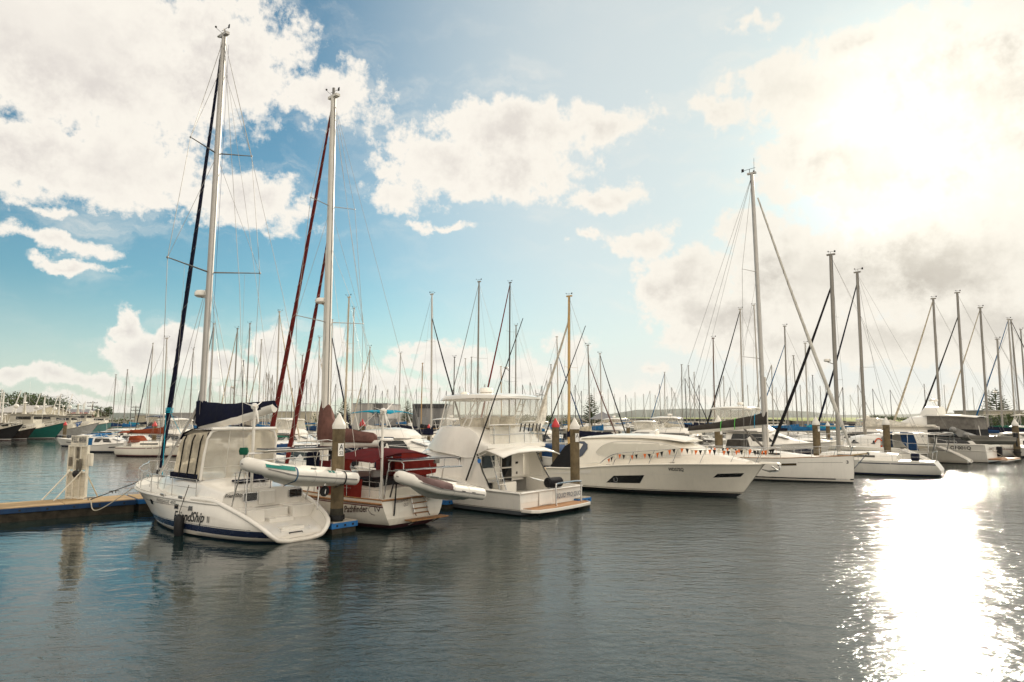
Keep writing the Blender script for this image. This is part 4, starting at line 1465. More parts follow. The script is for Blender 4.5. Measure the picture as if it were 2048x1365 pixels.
    for i, (x, hh, w) in enumerate(((6.42, 1.55, .30), (6.3, 1.85, .44), (6.0, 1.72, .52), (5.75, 1.55, .50), (5.55, 1.05, .46), (5.3, .72, .44), (4.9, .66, .42), (4.4, .58, .40), (3.9, .53, .40), (3.4, .48, .38), (2.9, .45, .36), (2.55, .42, .34), (2.45, .30, .26))):
        w *= rng.uniform(.92, 1.08); j = rng.uniform(-.06, .06)
        prof = [(-w * .5, 0), (-w * .64, hh * .2), (-w * .55, hh * .5), (-w * .40, hh * .8), (j, hh), (w * .40, hh * .8), (w * .55, hh * .5), (w * .64, hh * .2), (w * .5, 0)]
        rings.append([Vector((x, y, 3.14 + z)) for y, z in prof])
    mb.loft(rings, BROWNC); mb.build('sail_cover', bm_)
    mb = MB(); furled(mb, (11.2, 0, 1.65), (6.35, 0, 18.6), .125, RSAIL, ROPEW, 11); mb.build('furled_headsail', R0)
    mb = MB(); furled(mb, (9.3, 0, 1.55), (6.3, 0, 12.4), .125, RSAIL, ROPEW, 12); mb.build('furled_staysail', R0)
    mb = MB()
    T = Vector((6.2, 0, 19.2))
    for sg in (1, -1):
        l = Vector((5.85, sg * 1.75, 8.6)); u = Vector((5.95, sg * 1.2, 14.05)); c = Vector((5.7, sg * 1.75, 1.2))
        mb.tube([c, l, u, T], .012, WIRE, 4); mb.tube([(5.3, sg * 1.75, 1.2), (6.1, 0, 8.4)], .01, WIRE, 4); mb.tube([l, (6.15, 0, 13.9)], .009, WIRE, 4)
        mb.tube([T, (.1, sg * 1.3, 1.2)], .010, WIRE, 4)
        mb.tube([(1.2, sg * 1.6, 1.2), (6.15, 0, 12.2)], .009, mat('white_running_rope', (.6, .58, .52), .8), 4)
    mb.tube([(6.15, .05, 19.0), (2.1, .05, 3.3)], .008, WIRE, 4); mb.tube([(5.95, .18, 2.0), (6.1, .18, 19.0)], .008, WIRE, 4)
    mb.build('rigging', R0)
    # stern gear
    wind_generator(R0, (.5, 1.18, 1.15), (.5, 1.18, 4.35))
    radome(R0, (.5, .98, 3.35), .27, .12, arm=(.5, 1.18, 3.2), name='satellite_dome')
    mb = MB()
    for sg, yo in ((1, 1.25), (-1, -1.6)):
        mb.tube([(.25, yo, 1.15), (.05, yo, 2.2), (-1.0, yo, 2.28)], .026, STEEL, 8)
        mb.tube([(.0, yo, 2.22), (0, yo, 2.5), (-.12, yo * .98, 2.58), (-.7, yo, 2.58), (-.85, yo, 2.5), (-.85, yo, 2.27)], .02, STEEL, 6)
    mb.tube([(-.3, 1.25, 2.24), (-.3, -1.6, 2.24)], .024, STEEL, 8); mb.tube([(-1.0, 1.25, 2.28), (-1.0, -1.6, 2.28)], .024, STEEL, 8)
    mb.build('stern_davits', R0)
    mb = MB(); mb.box((-.4, -.2, 2.63), (.8, 2.9, .04), SOLAR); mb.box((-.4, -.2, 2.60), (.84, 2.94, .025), ALU); mb.build('solar_panel', R0)
    mb = MB(); mb.box((-.78, -.45, 2.52), (.1, .22, .16), GREYM); mb.build('junction_box', R0)
    for sg in (1, -1):
        stanchions(R0, [hull.side(x, hull.zs(hull.t_of(x, 1.2)), -.08, sg) for x in (.2, 2.0, 4.0, 6.0, 8.0, 10.0)], .66)
    mb = MB()
    for sg in (1, -1):
        mb.tube([(10.0, sg * .75, 1.98), (11.3, sg * .2, 2.15), (11.6, 0, 2.15)], .02, STEEL, 6); mb.tube([(11.3, sg * .18, 2.14), (11.2, sg * .14, 1.5)], .018, STEEL, 6)
    mb.build('pulpit', R0)
    mb = MB(); mb.tube(curve_pts([(.2, 1.0, 1.2), (0, .95, 1.9), (-.05, .9, 2.1), (-.08, 1.0, .75), (-.06, 1.02, .55)], 14), .03, BLACK, 6); mb.build('outboard_hose', R0)
    return R0, hull


PATH, PHULL = build_path()


def path_dinghy():
    def extra(t):
        mb = MB()
        for x in (-1.3, -.75, -.15, .4):
            mb.box((x, .82, .02), (.18, .03, .05), BLACK)
        mb.build('grab_patch', t)
    d = inflatable('inflatable_dinghy', 'cream inflatable dinghy under a mauve brown cover, slung behind the maroon canopy', 3.6, .60, .225, HYP, GELB, extra, cover=mat('mauve_boat_cover', (.15, .095, .09), .85, bump=.5, bscale=8, var=.2))
    d.location = world_of(PATH, (-1.15, -.02, 1.62))
    d.rotation_euler = (RAD(-6), RAD(-10.0), RAD(139 + 90))
    return d


path_dinghy()

# ------------------------------------------------------------------ flybridge fishing cruiser


def build_squid():
    R0 = thing('flybridge_cruiser', 'white flybridge fishing cruiser with teak swim platform and clear enclosure', 'motor boat', (1.783, 31.334, 0), RAD(140))
    hull = Hull(xs=[(-.55, .1), (0, .02), (1.2, -.08)], xb=[(-.55, 9.2), (0, 10.3), (.8, 11.3), (1.9, 12.2)],
                bd=[(0, 2.32), (.25, 2.42), (.5, 2.4), (.7, 2.0), (.86, 1.2), (.95, .5), (1, .08)],
                bw=[(0, 2.18), (.35, 2.15), (.6, 1.7), (.8, .9), (.93, .3), (1, .02)],
                zs=[(0, 1.0), (.16, 1.04), (.23, 1.12), (.32, 1.34), (.6, 1.58), (1, 1.95)], p=.9)
    h = hull.build([(.06, ANTIF), (.22, mat('slate_boot_stripe', (.08, .09, .10), .35))], R0, GEL, n=34, deck=False)
    mb = MB(); hull.band(mb, .245, .262, STRIPE, 0, .99); mb.build('pinstripe', h)
    mb = MB(); hull.band(mb, lambda t: .66 + .25 * t, lambda t: .672 + .25 * t, GELB, 0, .95); mb.build('hull_knuckle', h)
    # deck forward, cockpit aft
    ts = [.27 + .73 * i / 22 for i in range(23)]
    mb = MB()
    vs = []
    for t in ts:
        z = hull.zs(t); x = hull.x(t, z); y = hull.y(t, z)
        vs += [(x, y, z), (x, 0, z + .05), (x, -y, z)]
    mb.add(vs, [f for i in range(22) for f in ((3 * i, 3 * i + 1, 3 * i + 4, 3 * i + 3), (3 * i + 1, 3 * i + 2, 3 * i + 5, 3 * i + 4))], DECK, True)
    mb.build('deck', R0)
    mb = MB()
    for sg in (1, -1):
        o = [hull.side(hull.x(t, hull.zs(t)), hull.zs(t), 0, sg) for t in [.28 * i / 8 for i in range(9)]]
        i_ = [Vector((p.x + (.2 if k == 0 else 0), p.y - sg * .26, p.z)) for k, p in enumerate(o)]
        f_ = [Vector((p.x, p.y, .55)) for p in i_]
        vs = o + i_ + f_
        mb.add(vs, [q for k in range(8) for q in ((k, k + 1, 10 + k, 9 + k), (9 + k, 10 + k, 19 + k, 18 + k))], GEL, False)
    mb.box((.08, 0, .78), (.24, 4.4, .44), GEL)
    mb.box((1.75, 0, .5), (3.4, 4.1, .1), DECK)
    mb.build('cockpit', R0)
    mb = MB()
    for sg in (1, -1):
        mb.tube([hull.side(hull.x(t, hull.zs(t)), hull.zs(t) - .03, .02, sg) for t in [i / 30 for i in range(31)]], .045, GELB, 6)
    mb.tube([(-.09, y, .97) for y in (2.3, 0, -2.3)], .045, GELB, 6)
    mb.build('rub_rail', R0)
    mb = MB(); mb.box((-.075, .52, .68), (.02, .98, .62), GEL); mb.tube([(-.09, 1.02, .98), (-.09, 1.02, .36)], .012, GELB, 4); mb.tube([(-.09, .02, .98), (-.09, .02, .36)], .012, GELB, 4); mb.build('transom_door', R0)
    # lettering
    lettering('SQUID PRO QUO', flat_fn((-.085, -.26, .56), (0, -1, 0), (-.06, 0, 1)), 1.92, mat('slate_lettering', (.14, .15, .18), .4), h, bold=.014, height=.2)
    lettering('HERVEY BAY QLD', flat_fn((-.085, -1.45, .49), (0, -1, 0), (-.06, 0, 1)), .74, INKG, h, height=.05) if False else None
    mb = MB(); mb.tube([(-.085, -.26, .53), (-.085, -2.17, .53)], .008, INKG, 4); mb.build('underline_mark', h)
    # swim platform with hoop rail
    mb = MB()
    out = [(-.02, 2.2), (-.55, 2.16), (-.80, 1.9), (-.92, 1.0), (-.95, 0), (-.92, -1.0), (-.8, -1.95), (-.55, -2.2), (-.02, -2.24)]
    mb.poly([(x, y, .24) for x, y in out], GEL, .14)
    pf = mb.build('swim_platform', R0, .02)
    mb = MB(); mb.poly([(x * .92 - .02, y * .95, .318) for x, y in out], TEAK, .012); mb.build('teak_inlay', pf)
    mb = MB(); mb.tube(curve_pts([(-.55, .4, .31), (-.55, .4, 1.15), (-.55, .28, 1.27), (-.55, -.6, 1.29), (-.55, -1.42, 1.27), (-.55, -1.55, 1.15), (-.55, -1.55, .31)], 36), .042, STEEL, 8); mb.build('hoop_rail', R0)
    mb = MB()
    for y in (1.4, -1.6):
        mb.tube([(-.6, y, .18), (-.05, y, -.08)], .03, STEEL, 6)
    mb.build('platform_strut', pf)
    # deckhouse
    mb = MB(); mb.trunk([(3.3, 2.06, 1.98, 1.1, 2.75), (5.5, 2.05, 1.85, 1.3, 2.75), (6.8, 1.9, 1.55, 1.4, 2.65), (8.2, 1.35, .8, 1.5, 1.95), (9.6, .8, .4, 1.6, 1.7)], GEL); hs = mb.build('deckhouse', R0)
    for sg in (1, -1):
        mb = MB(); mb.add([(3.75, sg * 2.02, 1.72), (7.0, sg * 1.80, 1.80), (6.6, sg * 1.74, 2.42), (3.75, sg * 2.03, 2.52)], [(0, 1, 2, 3)], mat('dark_teal_glass', (.006, .03, .04), .08)); mb.build('side_window', hs)
        mb = MB(); mb.loft([[Vector((1.72, sg * 2.28, 1.06)), Vector((2.2, sg * 2.26, 1.75)), Vector((2.62, sg * 2.2, 2.55))], [Vector((2.6, sg * 2.26, 1.15)), Vector((2.8, sg * 2.24, 1.8)), Vector((3.0, sg * 2.2, 2.6))], [Vector((3.5, sg * 2.22, 1.28)), Vector((3.45, sg * 2.19, 1.9)), Vector((3.3, sg * 2.14, 2.65))]], GEL, closed=False, caps=(False, False)); wg = mb.build('side_wing', R0)
        mb = MB(); mb.tube([(1.68, sg * 2.25, 1.08), (2.16, sg * 2.22, 1.75), (2.58, sg * 2.16, 2.55)], .03, BLACK, 6); mb.build('wing_seal', wg)
    mb = MB(); mb.poly([(2.0, -2.12, 1.35), (2.95, -2.12, 1.35), (3.0, -2.12, 2.5), (2.5, -2.12, 2.5)], CLEAR); mb.build('wing_glass', R0)
    mb = MB(); mb.poly([(2.0, 2.12, 1.35), (2.95, 2.12, 1.35), (3.0, 2.12, 2.5), (2.5, 2.12, 2.5)], CLEAR); mb.build('wing_glass', R0)
    mb = MB(); mb.box((3.28, -.70, 1.55), (.04, .86, 1.9), DARKG); dr = mb.build('saloon_door', R0)
    mb = MB(); mb.box((3.25, -.70, 1.75), (.03, .86, .06), GEL); mb.box((3.25, -1.10, 1.55), (.03, .05, 1.9), GEL); mb.box((3.25, -.28, 1.55), (.03, .05, 1.9), GEL); mb.build('door_frame', dr)
    mb = MB(); mb.rbox((3.28, .62, 2.15), (.03, .9, .7), DARKG, .02); mb.build('saloon_window', R0)
    mb = MB(); mb.box((3.27, -1.5, 1.95), (.03, .16, .1), BLACK); mb.box((3.27, -1.5, 1.45), (.03, .09, .12), GREYM); mb.build('switch_panel', R0)
    mb = MB()
    for y in (.92, .48):
        mb.tube([(2.2, y, .6), (3.0, y - .02, 2.75)], .025, STEEL, 6)
    for k in range(7):
        t = .1 + k * .125
        mb.box((lerp(2.2, 3.0, t), .7, lerp(.6, 2.75, t)), (.10, .42, .03), GEL)
    mb.build('flybridge_ladder', R0)
    mb = MB(); mb.rbox((2.75, .05, .85), (.7, 1.0, .62), GEL, .05); mb.build('bait_locker', R0)
    mb = MB(); mb.tube([(.15, .16, 1.26), (.15, .08, 1.26), (.15, -.82, 1.24), (.15, -.9, 1.24)], [.15, .23, .23, .15], BLACKC, 12); mb.rbox((.15, -.38, 1.1), (.3, .8, .14), BLACKC, .05); mb.tube([(.15, -.9, 1.2), (.15, -1.15, 1.2)], .03, GEL, 6); mb.build('barbecue_cover', R0)
    # flybridge moulding and overhang
    mb = MB()
    rings = []
    for x, b_, z0, t_, z1 in ((1.95, 2.12, 2.80, 2.06, 2.98), (2.3, 2.16, 2.64, 2.10, 3.1), (2.8, 2.18, 2.46, 2.02, 3.5), (3.3, 2.18, 2.36, 1.96, 3.72), (4.0, 2.18, 2.43, 1.94, 3.78), (4.9, 2.16, 2.54, 1.90, 3.78), (5.4, 2.06, 2.60, 1.78, 3.76), (6.15, 1.8, 2.66, 1.68, 2.98), (6.7, 1.4, 2.70, 1.3, 2.80)):
        hh = z1 - z0
        rings.append([Vector((x, y, z)) for y, z in ((-b_, z0), (-b_ * .55 - t_ * .45 - .03, z0 + hh * .55), (-t_, z1 - .04), (-t_ + .10, z1), (t_ - .10, z1), (t_, z1 - .04), (b_ * .55 + t_ * .45 + .03, z0 + hh * .55), (b_, z0))])
    mb.loft(rings, GEL)
    fb = mb.build('flybridge', R0)
    mb = MB(); mb.loft([[Vector((x, 2.12 * y, z - .22 * abs(y) ** 3 * k)) for y in (-1, -.8, -.5, 0, .5, .8, 1)] for x, z, k in ((2.7, 2.86, .4), (2.0, 2.88, .7), (1.5, 2.80, .95), (1.05, 2.66, 1.0))], GEL, closed=False, caps=(False, False)); ov = mb.build('cockpit_shade', R0)
    sm = ov.modifiers.new('thickness', 'SOLIDIFY'); sm.thickness = .05
    mb = MB()
    for sg in (1, -1):
        mb.tube(curve_pts([(2.0, sg * 2.19, 2.62), (2.5, sg * 2.22, 2.44), (3.3, sg * 2.22, 2.36), (4.2, sg * 2.2, 2.48), (5.6, sg * 2.05, 2.6)], 16), .02, GELB, 5)
    mb.build('flybridge_trim', fb)
    # hardtop and its supports
    mb = MB(); mb.trunk([(1.55, 1.2, 1.1, 5.08, 5.16), (1.9, 1.7, 1.6, 5.06, 5.24), (3.5, 1.8, 1.66, 5.1, 5.32), (5.2, 1.72, 1.55, 5.06, 5.28), (5.85, 1.35, 1.2, 5.0, 5.14)], GEL); ht = mb.build('hardtop', R0)
    radome(ht, (4.0, 0, 5.52), .36, .30)
    mb = MB(); mb.ball((5.0, .5, 5.36), (.22, .22, .12), GELW, 10, 6); mb.build('navigation_dome', ht)
    mb = MB(); mb.tube([(1.7, -1.2, 5.2), (1.55, -.9, 5.34), (1.6, -1.55, 5.28), (2.2, -1.6, 5.26)], .02, STEEL, 5); mb.build('hardtop_rail', ht)
    mb = MB()
    for sg in (1, -1):
        for (x0, x1) in ((2.5, 3.3), (2.9, 3.6)):
            mb.tube([(x0 + 1.0, sg * 1.78, 3.74), (x1 - .5, sg * 1.62, 5.1)], .03, GEL, 6)
        for k in (.3, .55, .8):
            mb.tube([(lerp(3.5, 2.8, k), sg * lerp(1.78, 1.62, k), lerp(3.74, 5.1, k)), (lerp(3.9, 3.1, k), sg * lerp(1.78, 1.62, k), lerp(3.74, 5.1, k))], .02, GEL, 5)
        mb.tube([(5.6, sg * 1.6, 3.7), (5.2, sg * 1.55, 5.08)], .03, GEL, 6); mb.tube([(2.15, sg * 1.85, 3.8), (2.1, sg * 1.65, 5.1)], .02, GEL, 6)
    mb.build('hardtop_frame', R0)
    def eq(zz, xa, xf, w, wf):
        return [Vector((xa, w, zz)), Vector((xf - .8, w, zz)), Vector((xf - .15, wf, zz)), Vector((xf, wf * .5, zz)), Vector((xf, -wf * .5, zz)), Vector((xf - .15, -wf, zz)), Vector((xf - .8, -w, zz)), Vector((xa, -w, zz))]
    mb = MB(); mb.loft([eq(3.72, 2.05, 5.95, 1.92, 1.5), eq(5.08, 1.95, 5.45, 1.68, 1.3)], CLEAR, caps=(False, False), smooth=False); mb.build('clear_enclosure', R0)
    mb = MB(); mb.add([(1.98, 1.95, 3.0), (1.98, -1.95, 3.0), (2.03, -1.92, 3.76), (2.03, 1.92, 3.76)], [(0, 1, 2, 3)], CLEARC); mb.build('rear_enclosure_panel', R0)
    mb = MB(); mb.tube([(2.0, 1.95, 3.84), (1.95, 1.4, 3.86), (1.95, -1.4, 3.86), (2.0, -1.95, 3.84)], .03, GEL, 6); mb.tube([(1.98, 1.95, 3.4), (1.95, 0, 3.42), (1.98, -1.95, 3.4)], .018, STEEL, 6)
    for y in (1.7, .6, -.5, -1.6):
        mb.tube([(1.97, y, 3.0), (1.97, y, 3.84)], .02, STEEL, 6)
    rr = mb.build('rear_rail', R0)
    for y in (-.15, -.45, -.78, -1.08, -1.36, -1.62):
        mb = MB(); mb.tube([(1.92, y + .05, 3.52), (1.88, y - .02, 3.9)], .03, BLACK, 6); mb.build('rod_holder', rr)
    mb = MB(); mb.tube([(1.9, -.95, 3.0), (1.9, -.95, 3.42)], .03, GEL, 6); mb.box((1.88, -.93, 3.45), (.1, .25, .06), STEEL); mb.tube([(1.86, -1.0, 3.45), (1.86, -1.0, 3.3)], .02, STEEL, 5); mb.build('fishing_gear_post', rr)
    mb = MB(); mb.rbox((4.1, .1, 3.9), (1.3, 2.1, .55), CREAMC, .15); mb.rbox((3.1, -.6, 3.95), (.6, .6, .6), CREAMC, .12); mb.rbox((3.1, .6, 3.95), (.6, .6, .6), CREAMC, .12); mb.build('console_cover', R0)
    for sg, a, b in ((1, (3.09, 2.34, 1.35), (-.39, 2.5, 8.45)), (-1, (2.9, -2.3, 1.6), (-.27, -2.5, 8.65))):
        mb = MB(); mb.tube([a, b], [.04, .016], BLACK, 6); mb.build('outrigger', R0)
    mb = MB()
    for sg in (1, -1):
        mb.tube([hull.side(hull.x(t, hull.zs(t)), hull.zs(t), -.12, sg) + Vector((0, 0, .7)) for t in (.45, .6, .75, .88, .97)], .02, STEEL, 6)
        for t in (.45, .6, .75, .88, .97):
            p = hull.side(hull.x(t, hull.zs(t)), hull.zs(t), -.12, sg)
            mb.tube([p, p + Vector((0, 0, .7))], .016, STEEL, 5)
    mb.build('bow_rail', R0)
    mb = MB(); mb.lathe([(.01, -.012), (.10, -.012), (.10, .012), (.01, .012)], (0, 0, 0), mat('blue_round_sticker', (.02, .18, .55), .4), 14)
    s = mb.build('round_sticker', R0); s.location = (2.35, 2.27, 2.25); s.rotation_euler = (RAD(90), 0, 0)
    return R0, hull


SQUID, SHULL = build_squid()


def boat_fender(name, label, c, rot, r, L, m):
    t = thing(name, label, 'fender', c, rot)
    mb = MB(); mb.tube([(-L, 0, 0), (-L * .8, 0, 0), (L * .8, 0, 0), (L, 0, 0)], [r * .5, r, r, r * .5], m, 12); mb.build('body', t)
    mb = MB(); mb.tube([(L, 0, 0), (L + .25, .05, .02)], .016, ROPE, 5); mb.build('lanyard', t)
    return t


_g = ground(908, 1001, .52)
boat_fender('fender', 'white fender lying along the end of the grey finger pontoon', (_g.x + .05, _g.y + .25, .66), RAD(50), .14, .38, HYP)

# ------------------------------------------------------------------ bow-out motor yacht with flags


def build_riv():
    R0 = thing('motor_yacht', 'white bow out motor yacht dressed with a string of orange and black flags', 'motor boat', (3.406, 43.585, 0), RAD(-38))
    hull = Hull(xs=[(-.5, .1), (0, 0), (1.3, -.06)], xb=[(-.5, 9.9), (0, 10.9), (.8, 11.6), (1.67, 12.25), (1.85, 12.42)],
                bd=[(0, 2.12), (.25, 2.22), (.5, 2.22), (.7, 1.9), (.84, 1.3), (.94, .62), (1, .10)],
                bw=[(0, 2.0), (.35, 2.0), (.6, 1.6), (.8, .8), (.93, .26), (1, .02)],
                zs=[(0, 1.19), (.18, 1.26), (.3, 1.42), (.5, 1.62), (.75, 1.76), (1, 1.8)], p=1.15)
    h = hull.build([(.20, ANTIF), (.235, GELW), (.265, STRIPE)], R0, GELW, n=36, up=6)
    mb = MB()
    for sg in (1, -1):
        mb.tube(hull.line(lambda t: hull.zs(t) - .02, 0, 1, 30, sg, .02), .05, GELW, 6)
    mb.build('rub_rail', R0)
    mb = MB(); hull.band(mb, lambda t: .80 + .48 * t, lambda t: .815 + .48 * t, GELB, 0, .97); mb.build('hull_knuckle', h)
    for sg in (1, -1):
        mb = MB(); hull.window(mb, [(4.1, .52), (6.12, .58), (6.45, 1.04), (4.62, .93)], DARKG, sg, .012, 8); w = mb.build('hull_window', h)
        mb = MB(); hull_c = hull.side(4.72, .72, .02, sg)
        mb.tube([hull_c + Vector((.12 * cos(a), 0, .12 * sin(a))) for a in [i * pi / 8 for i in range(17)]], .02, STEEL, 5); mb.build('port_light', w)
        mb = MB(); hull.window(mb, [(9.95, 1.03), (11.22, 1.10), (11.42, 1.30), (10.2, 1.24)], DARKG, sg, .012, 8); mb.build('hull_window', h)
        mb = MB(); hull.window(mb, [(.1, .84), (3.1, .98), (3.25, 1.2), (3.2, 1.2)], GEL, sg, .02, 8); mb.build('side_recess', h)
    lettering('WD572Q', lambda u, v: hull.side(7.85 + u, 1.34 + v + .01 * u, .016, -1), .78, INK, h, shear=.15, bold=.02, height=.17)
    # superstructure
    mb = MB()
    mb.trunk([(1.85, 1.72, 1.45, 1.15, 2.98), (2.6, 1.78, 1.46, 1.25, 3.04), (4.0, 1.80, 1.44, 1.4, 3.12), (6.0, 1.78, 1.40, 1.5, 3.14), (7.2, 1.70, 1.30, 1.6, 3.08), (8.0, 1.62, 1.16, 1.62, 2.84), (8.9, 1.52, 1.0, 1.66, 2.50), (9.8, 1.38, .85, 1.7, 2.28), (10.8, 1.05, .6, 1.74, 2.06), (11.6, .65, .35, 1.76, 1.9)], GELW)
    sup = mb.build('superstructure', R0, sharp=28)
    mb = MB(); mb.trunk([(2.0, 1.46, 1.3, 2.94, 3.02), (4.0, 1.50, 1.35, 3.04, 3.18), (6.2, 1.50, 1.32, 3.04, 3.20), (7.6, 1.46, 1.25, 2.98, 3.13), (8.55, 1.2, .95, 2.86, 2.93)], GELW); mb.build('roof', R0)
    # white mesh covers over the cabin glass, drawn in by their seams
    cov = mat('white_window_cover', (.58, .55, .47), .55, var=.03)
    def wall_y(x, z, off=.0):
        st = [(1.85, 1.72, 1.45, 1.15, 2.98), (2.6, 1.78, 1.46, 1.25, 3.04), (4.0, 1.80, 1.44, 1.4, 3.12), (6.0, 1.78, 1.40, 1.5, 3.14), (7.2, 1.70, 1.30, 1.6, 3.08), (8.0, 1.62, 1.16, 1.62, 2.84), (8.9, 1.52, 1.0, 1.66, 2.50)]
        for a, b in zip(st, st[1:]):
            if x <= b[0]:
                break
        k = (x - a[0]) / (b[0] - a[0])
        q = [lerp(a[i], b[i], k) for i in range(5)]
        hh = (z - q[3]) / (q[4] - q[3])
        pr = [(0, q[1]), (.30, q[1] * .85 + q[2] * .15), (.78, q[1] * .35 + q[2] * .65 + .01), (.93, q[2] * .97)]
        for (h0, y0), (h1, y1) in zip(pr, pr[1:]):
            if hh <= h1:
                return lerp(y0, y1, (hh - h0) / (h1 - h0)) + off
        return pr[-1][1] + off
    low = curve1([(3.2, 2.12), (3.8, 1.95), (4.8, 1.88), (6.5, 1.98), (8.4, 2.1)]); top = curve1([(3.2, 2.2), (3.5, 2.5), (4.2, 2.78), (5.8, 2.84), (7.2, 2.78), (8.4, 2.5)])
    for sg in (1, -1):
        mb = MB(); vs = []; N = 16
        for j in range(5):
            for i in range(N + 1):
                x = lerp(3.22, 8.35, i / N); z = lerp(low(x), top(x), j / 4)
                vs.append((x, sg * wall_y(x, z, .018), z))
        mb.add(vs, [(j * (N + 1) + i, j * (N + 1) + i + 1, (j + 1) * (N + 1) + i + 1, (j + 1) * (N + 1) + i) for j in range(4) for i in range(N)], cov, True)
        c = mb.build('window_cover', R0)
        mb = MB(); mb.tube([(lerp(3.22, 8.35, i / N), sg * wall_y(lerp(3.22, 8.35, i / N), low(lerp(3.22, 8.35, i / N)), .02), low(lerp(3.22, 8.35, i / N))) for i in range(N + 1)], .014, GELB, 4)
        mb.tube([(lerp(3.22, 8.35, i / N), sg * wall_y(lerp(3.22, 8.35, i / N), top(lerp(3.22, 8.35, i / N)), .02), top(lerp(3.22, 8.35, i / N))) for i in range(N + 1)], .014, GELB, 4)
        mb.tube([(5.85, sg * wall_y(5.85, z, .024), z) for z in (1.98, 2.4, 2.9)], .012, GELB, 4); mb.build('cover_seam', c)
        mb = MB(); vs = [(1.9, sg * wall_y(1.9, 1.75, .03), 1.75), (2.3, sg * wall_y(2.3, 1.95, .03), 1.95), (2.62, sg * wall_y(2.62, 2.35, .03), 2.35), (2.6, sg * wall_y(2.6, 2.62, .03), 2.62), (2.3, sg * wall_y(2.3, 2.78, .03), 2.78), (1.86, sg * wall_y(1.9, 2.78, .03), 2.78)]
        mb.add(vs, [(0, 1, 2, 3, 4, 5)], mat('blue_tinted_glass', (.05, .065, .10), .08)); mb.build('quarter_window', R0)
        mb = MB(); mb.box((3.0, sg * 1.86, 1.55), (.9, .03, .03), GELB, Matrix.Rotation(RAD(-8), 3, 'Y')); mb.build('hand_rail', R0)
    mb = MB(); mb.loft([[Vector((.1, y * 1.95, 1.22)), Vector((1.1, y * 1.75, 2.5)), Vector((1.75, y * 1.5, 2.86))] for y in (-1, -.5, 0, .5, 1)], BLACKC, closed=False, caps=(False, False))
    for sg in (1, -1):
        mb.add([(.1, sg * 1.95, 1.22), (1.1, sg * 1.75, 2.5), (1.75, sg * 1.5, 2.86), (1.9, sg * 1.62, 1.9), (1.9, sg * 1.75, 1.22)], [(0, 1, 2, 3, 4)], BLACKC)
    mb.build('cockpit_mesh_cover', R0)
    radome(sup, (6.2, .2, 3.32), .13, .22, name='satellite_dome')
    # pulpit and rails
    mb = MB(); mb.box((12.6, 0, 1.84), (1.1, .5, .10), GELW, taper=.8); mb.build('bow_roller', R0, .02)
    mb = MB(); mb.tube([(12.7, 0, 1.68), (13.0, 0, 1.5), (12.6, 0, 1.42), (12.2, 0, 1.5)], [.04, .07, .06, .02], STEEL, 6); mb.tube(curve_pts([(13.0, .0, 1.78), (13.12, 0, 1.66), (13.05, 0, 1.48), (12.85, 0, 1.44)], 8), .03, STEEL, 6); mb.poly([(12.95, -.16, 1.42), (12.95, .16, 1.42), (12.6, 0, 1.40)], STEEL, .03); mb.build('anchor', R0)
    xr = [4.0, 4.9, 5.9, 7.1, 8.4, 9.8, 11.2, 12.3]
    zr = curve1([(3.7, 1.56), (4.2, 1.92), (4.9, 2.18), (6.6, 2.36), (8.7, 2.55), (11, 2.60), (13.1, 2.64)])
    tops = {}
    for sg in (1, -1):
        mb = MB()
        rail = []
        for x in [3.72, 4.0, 4.4, 4.9, 5.9, 7.1, 8.4, 9.8, 11.2, 12.3, 13.0]:
            t = hull.t_of(min(x, 12.2), 1.7)
            y = max(.14, hull.bd(t) - .13) if x < 12.5 else .16
            rail.append(Vector((x, sg * y, zr(x))))
        mb.tube(curve_pts(rail, 40), .018, STEEL, 6)
        mb.tube([Vector((p.x - .2, p.y, p.z - .36)) for p in rail[4:]], .008, STEEL, 4)
        for x in xr[1:]:
            t = hull.t_of(min(x - .35, 12.2), 1.7)
            y = max(.12, hull.bd(t) - .13)
            b = Vector((x - .35, sg * y, hull.zs(t)))
            q = min(rail, key=lambda p: abs(p.x - x))
            mb.tube([b, q], .015, STEEL, 6)
        mb.build('bow_rail', R0)
        tops[sg] = curve_pts(rail, 40)
    mb = MB(); mb.tube([(13.0, .16, zr(13)), (13.15, 0, zr(13)), (13.0, -.16, zr(13))], .018, STEEL, 6); mb.build('bow_rail', R0)
    for x in (4.2, 8.0, 10.6):
        mb = MB(); mb.box((x, -(hull.bd(hull.t_of(x, 1.6)) - .25), hull.zs(hull.t_of(x, 1.6)) + .05), (.26, .05, .05), STEEL); mb.build('deck_cleat', R0)
    return R0, hull, tops


RIV, RHULL, RTOPS = build_riv()


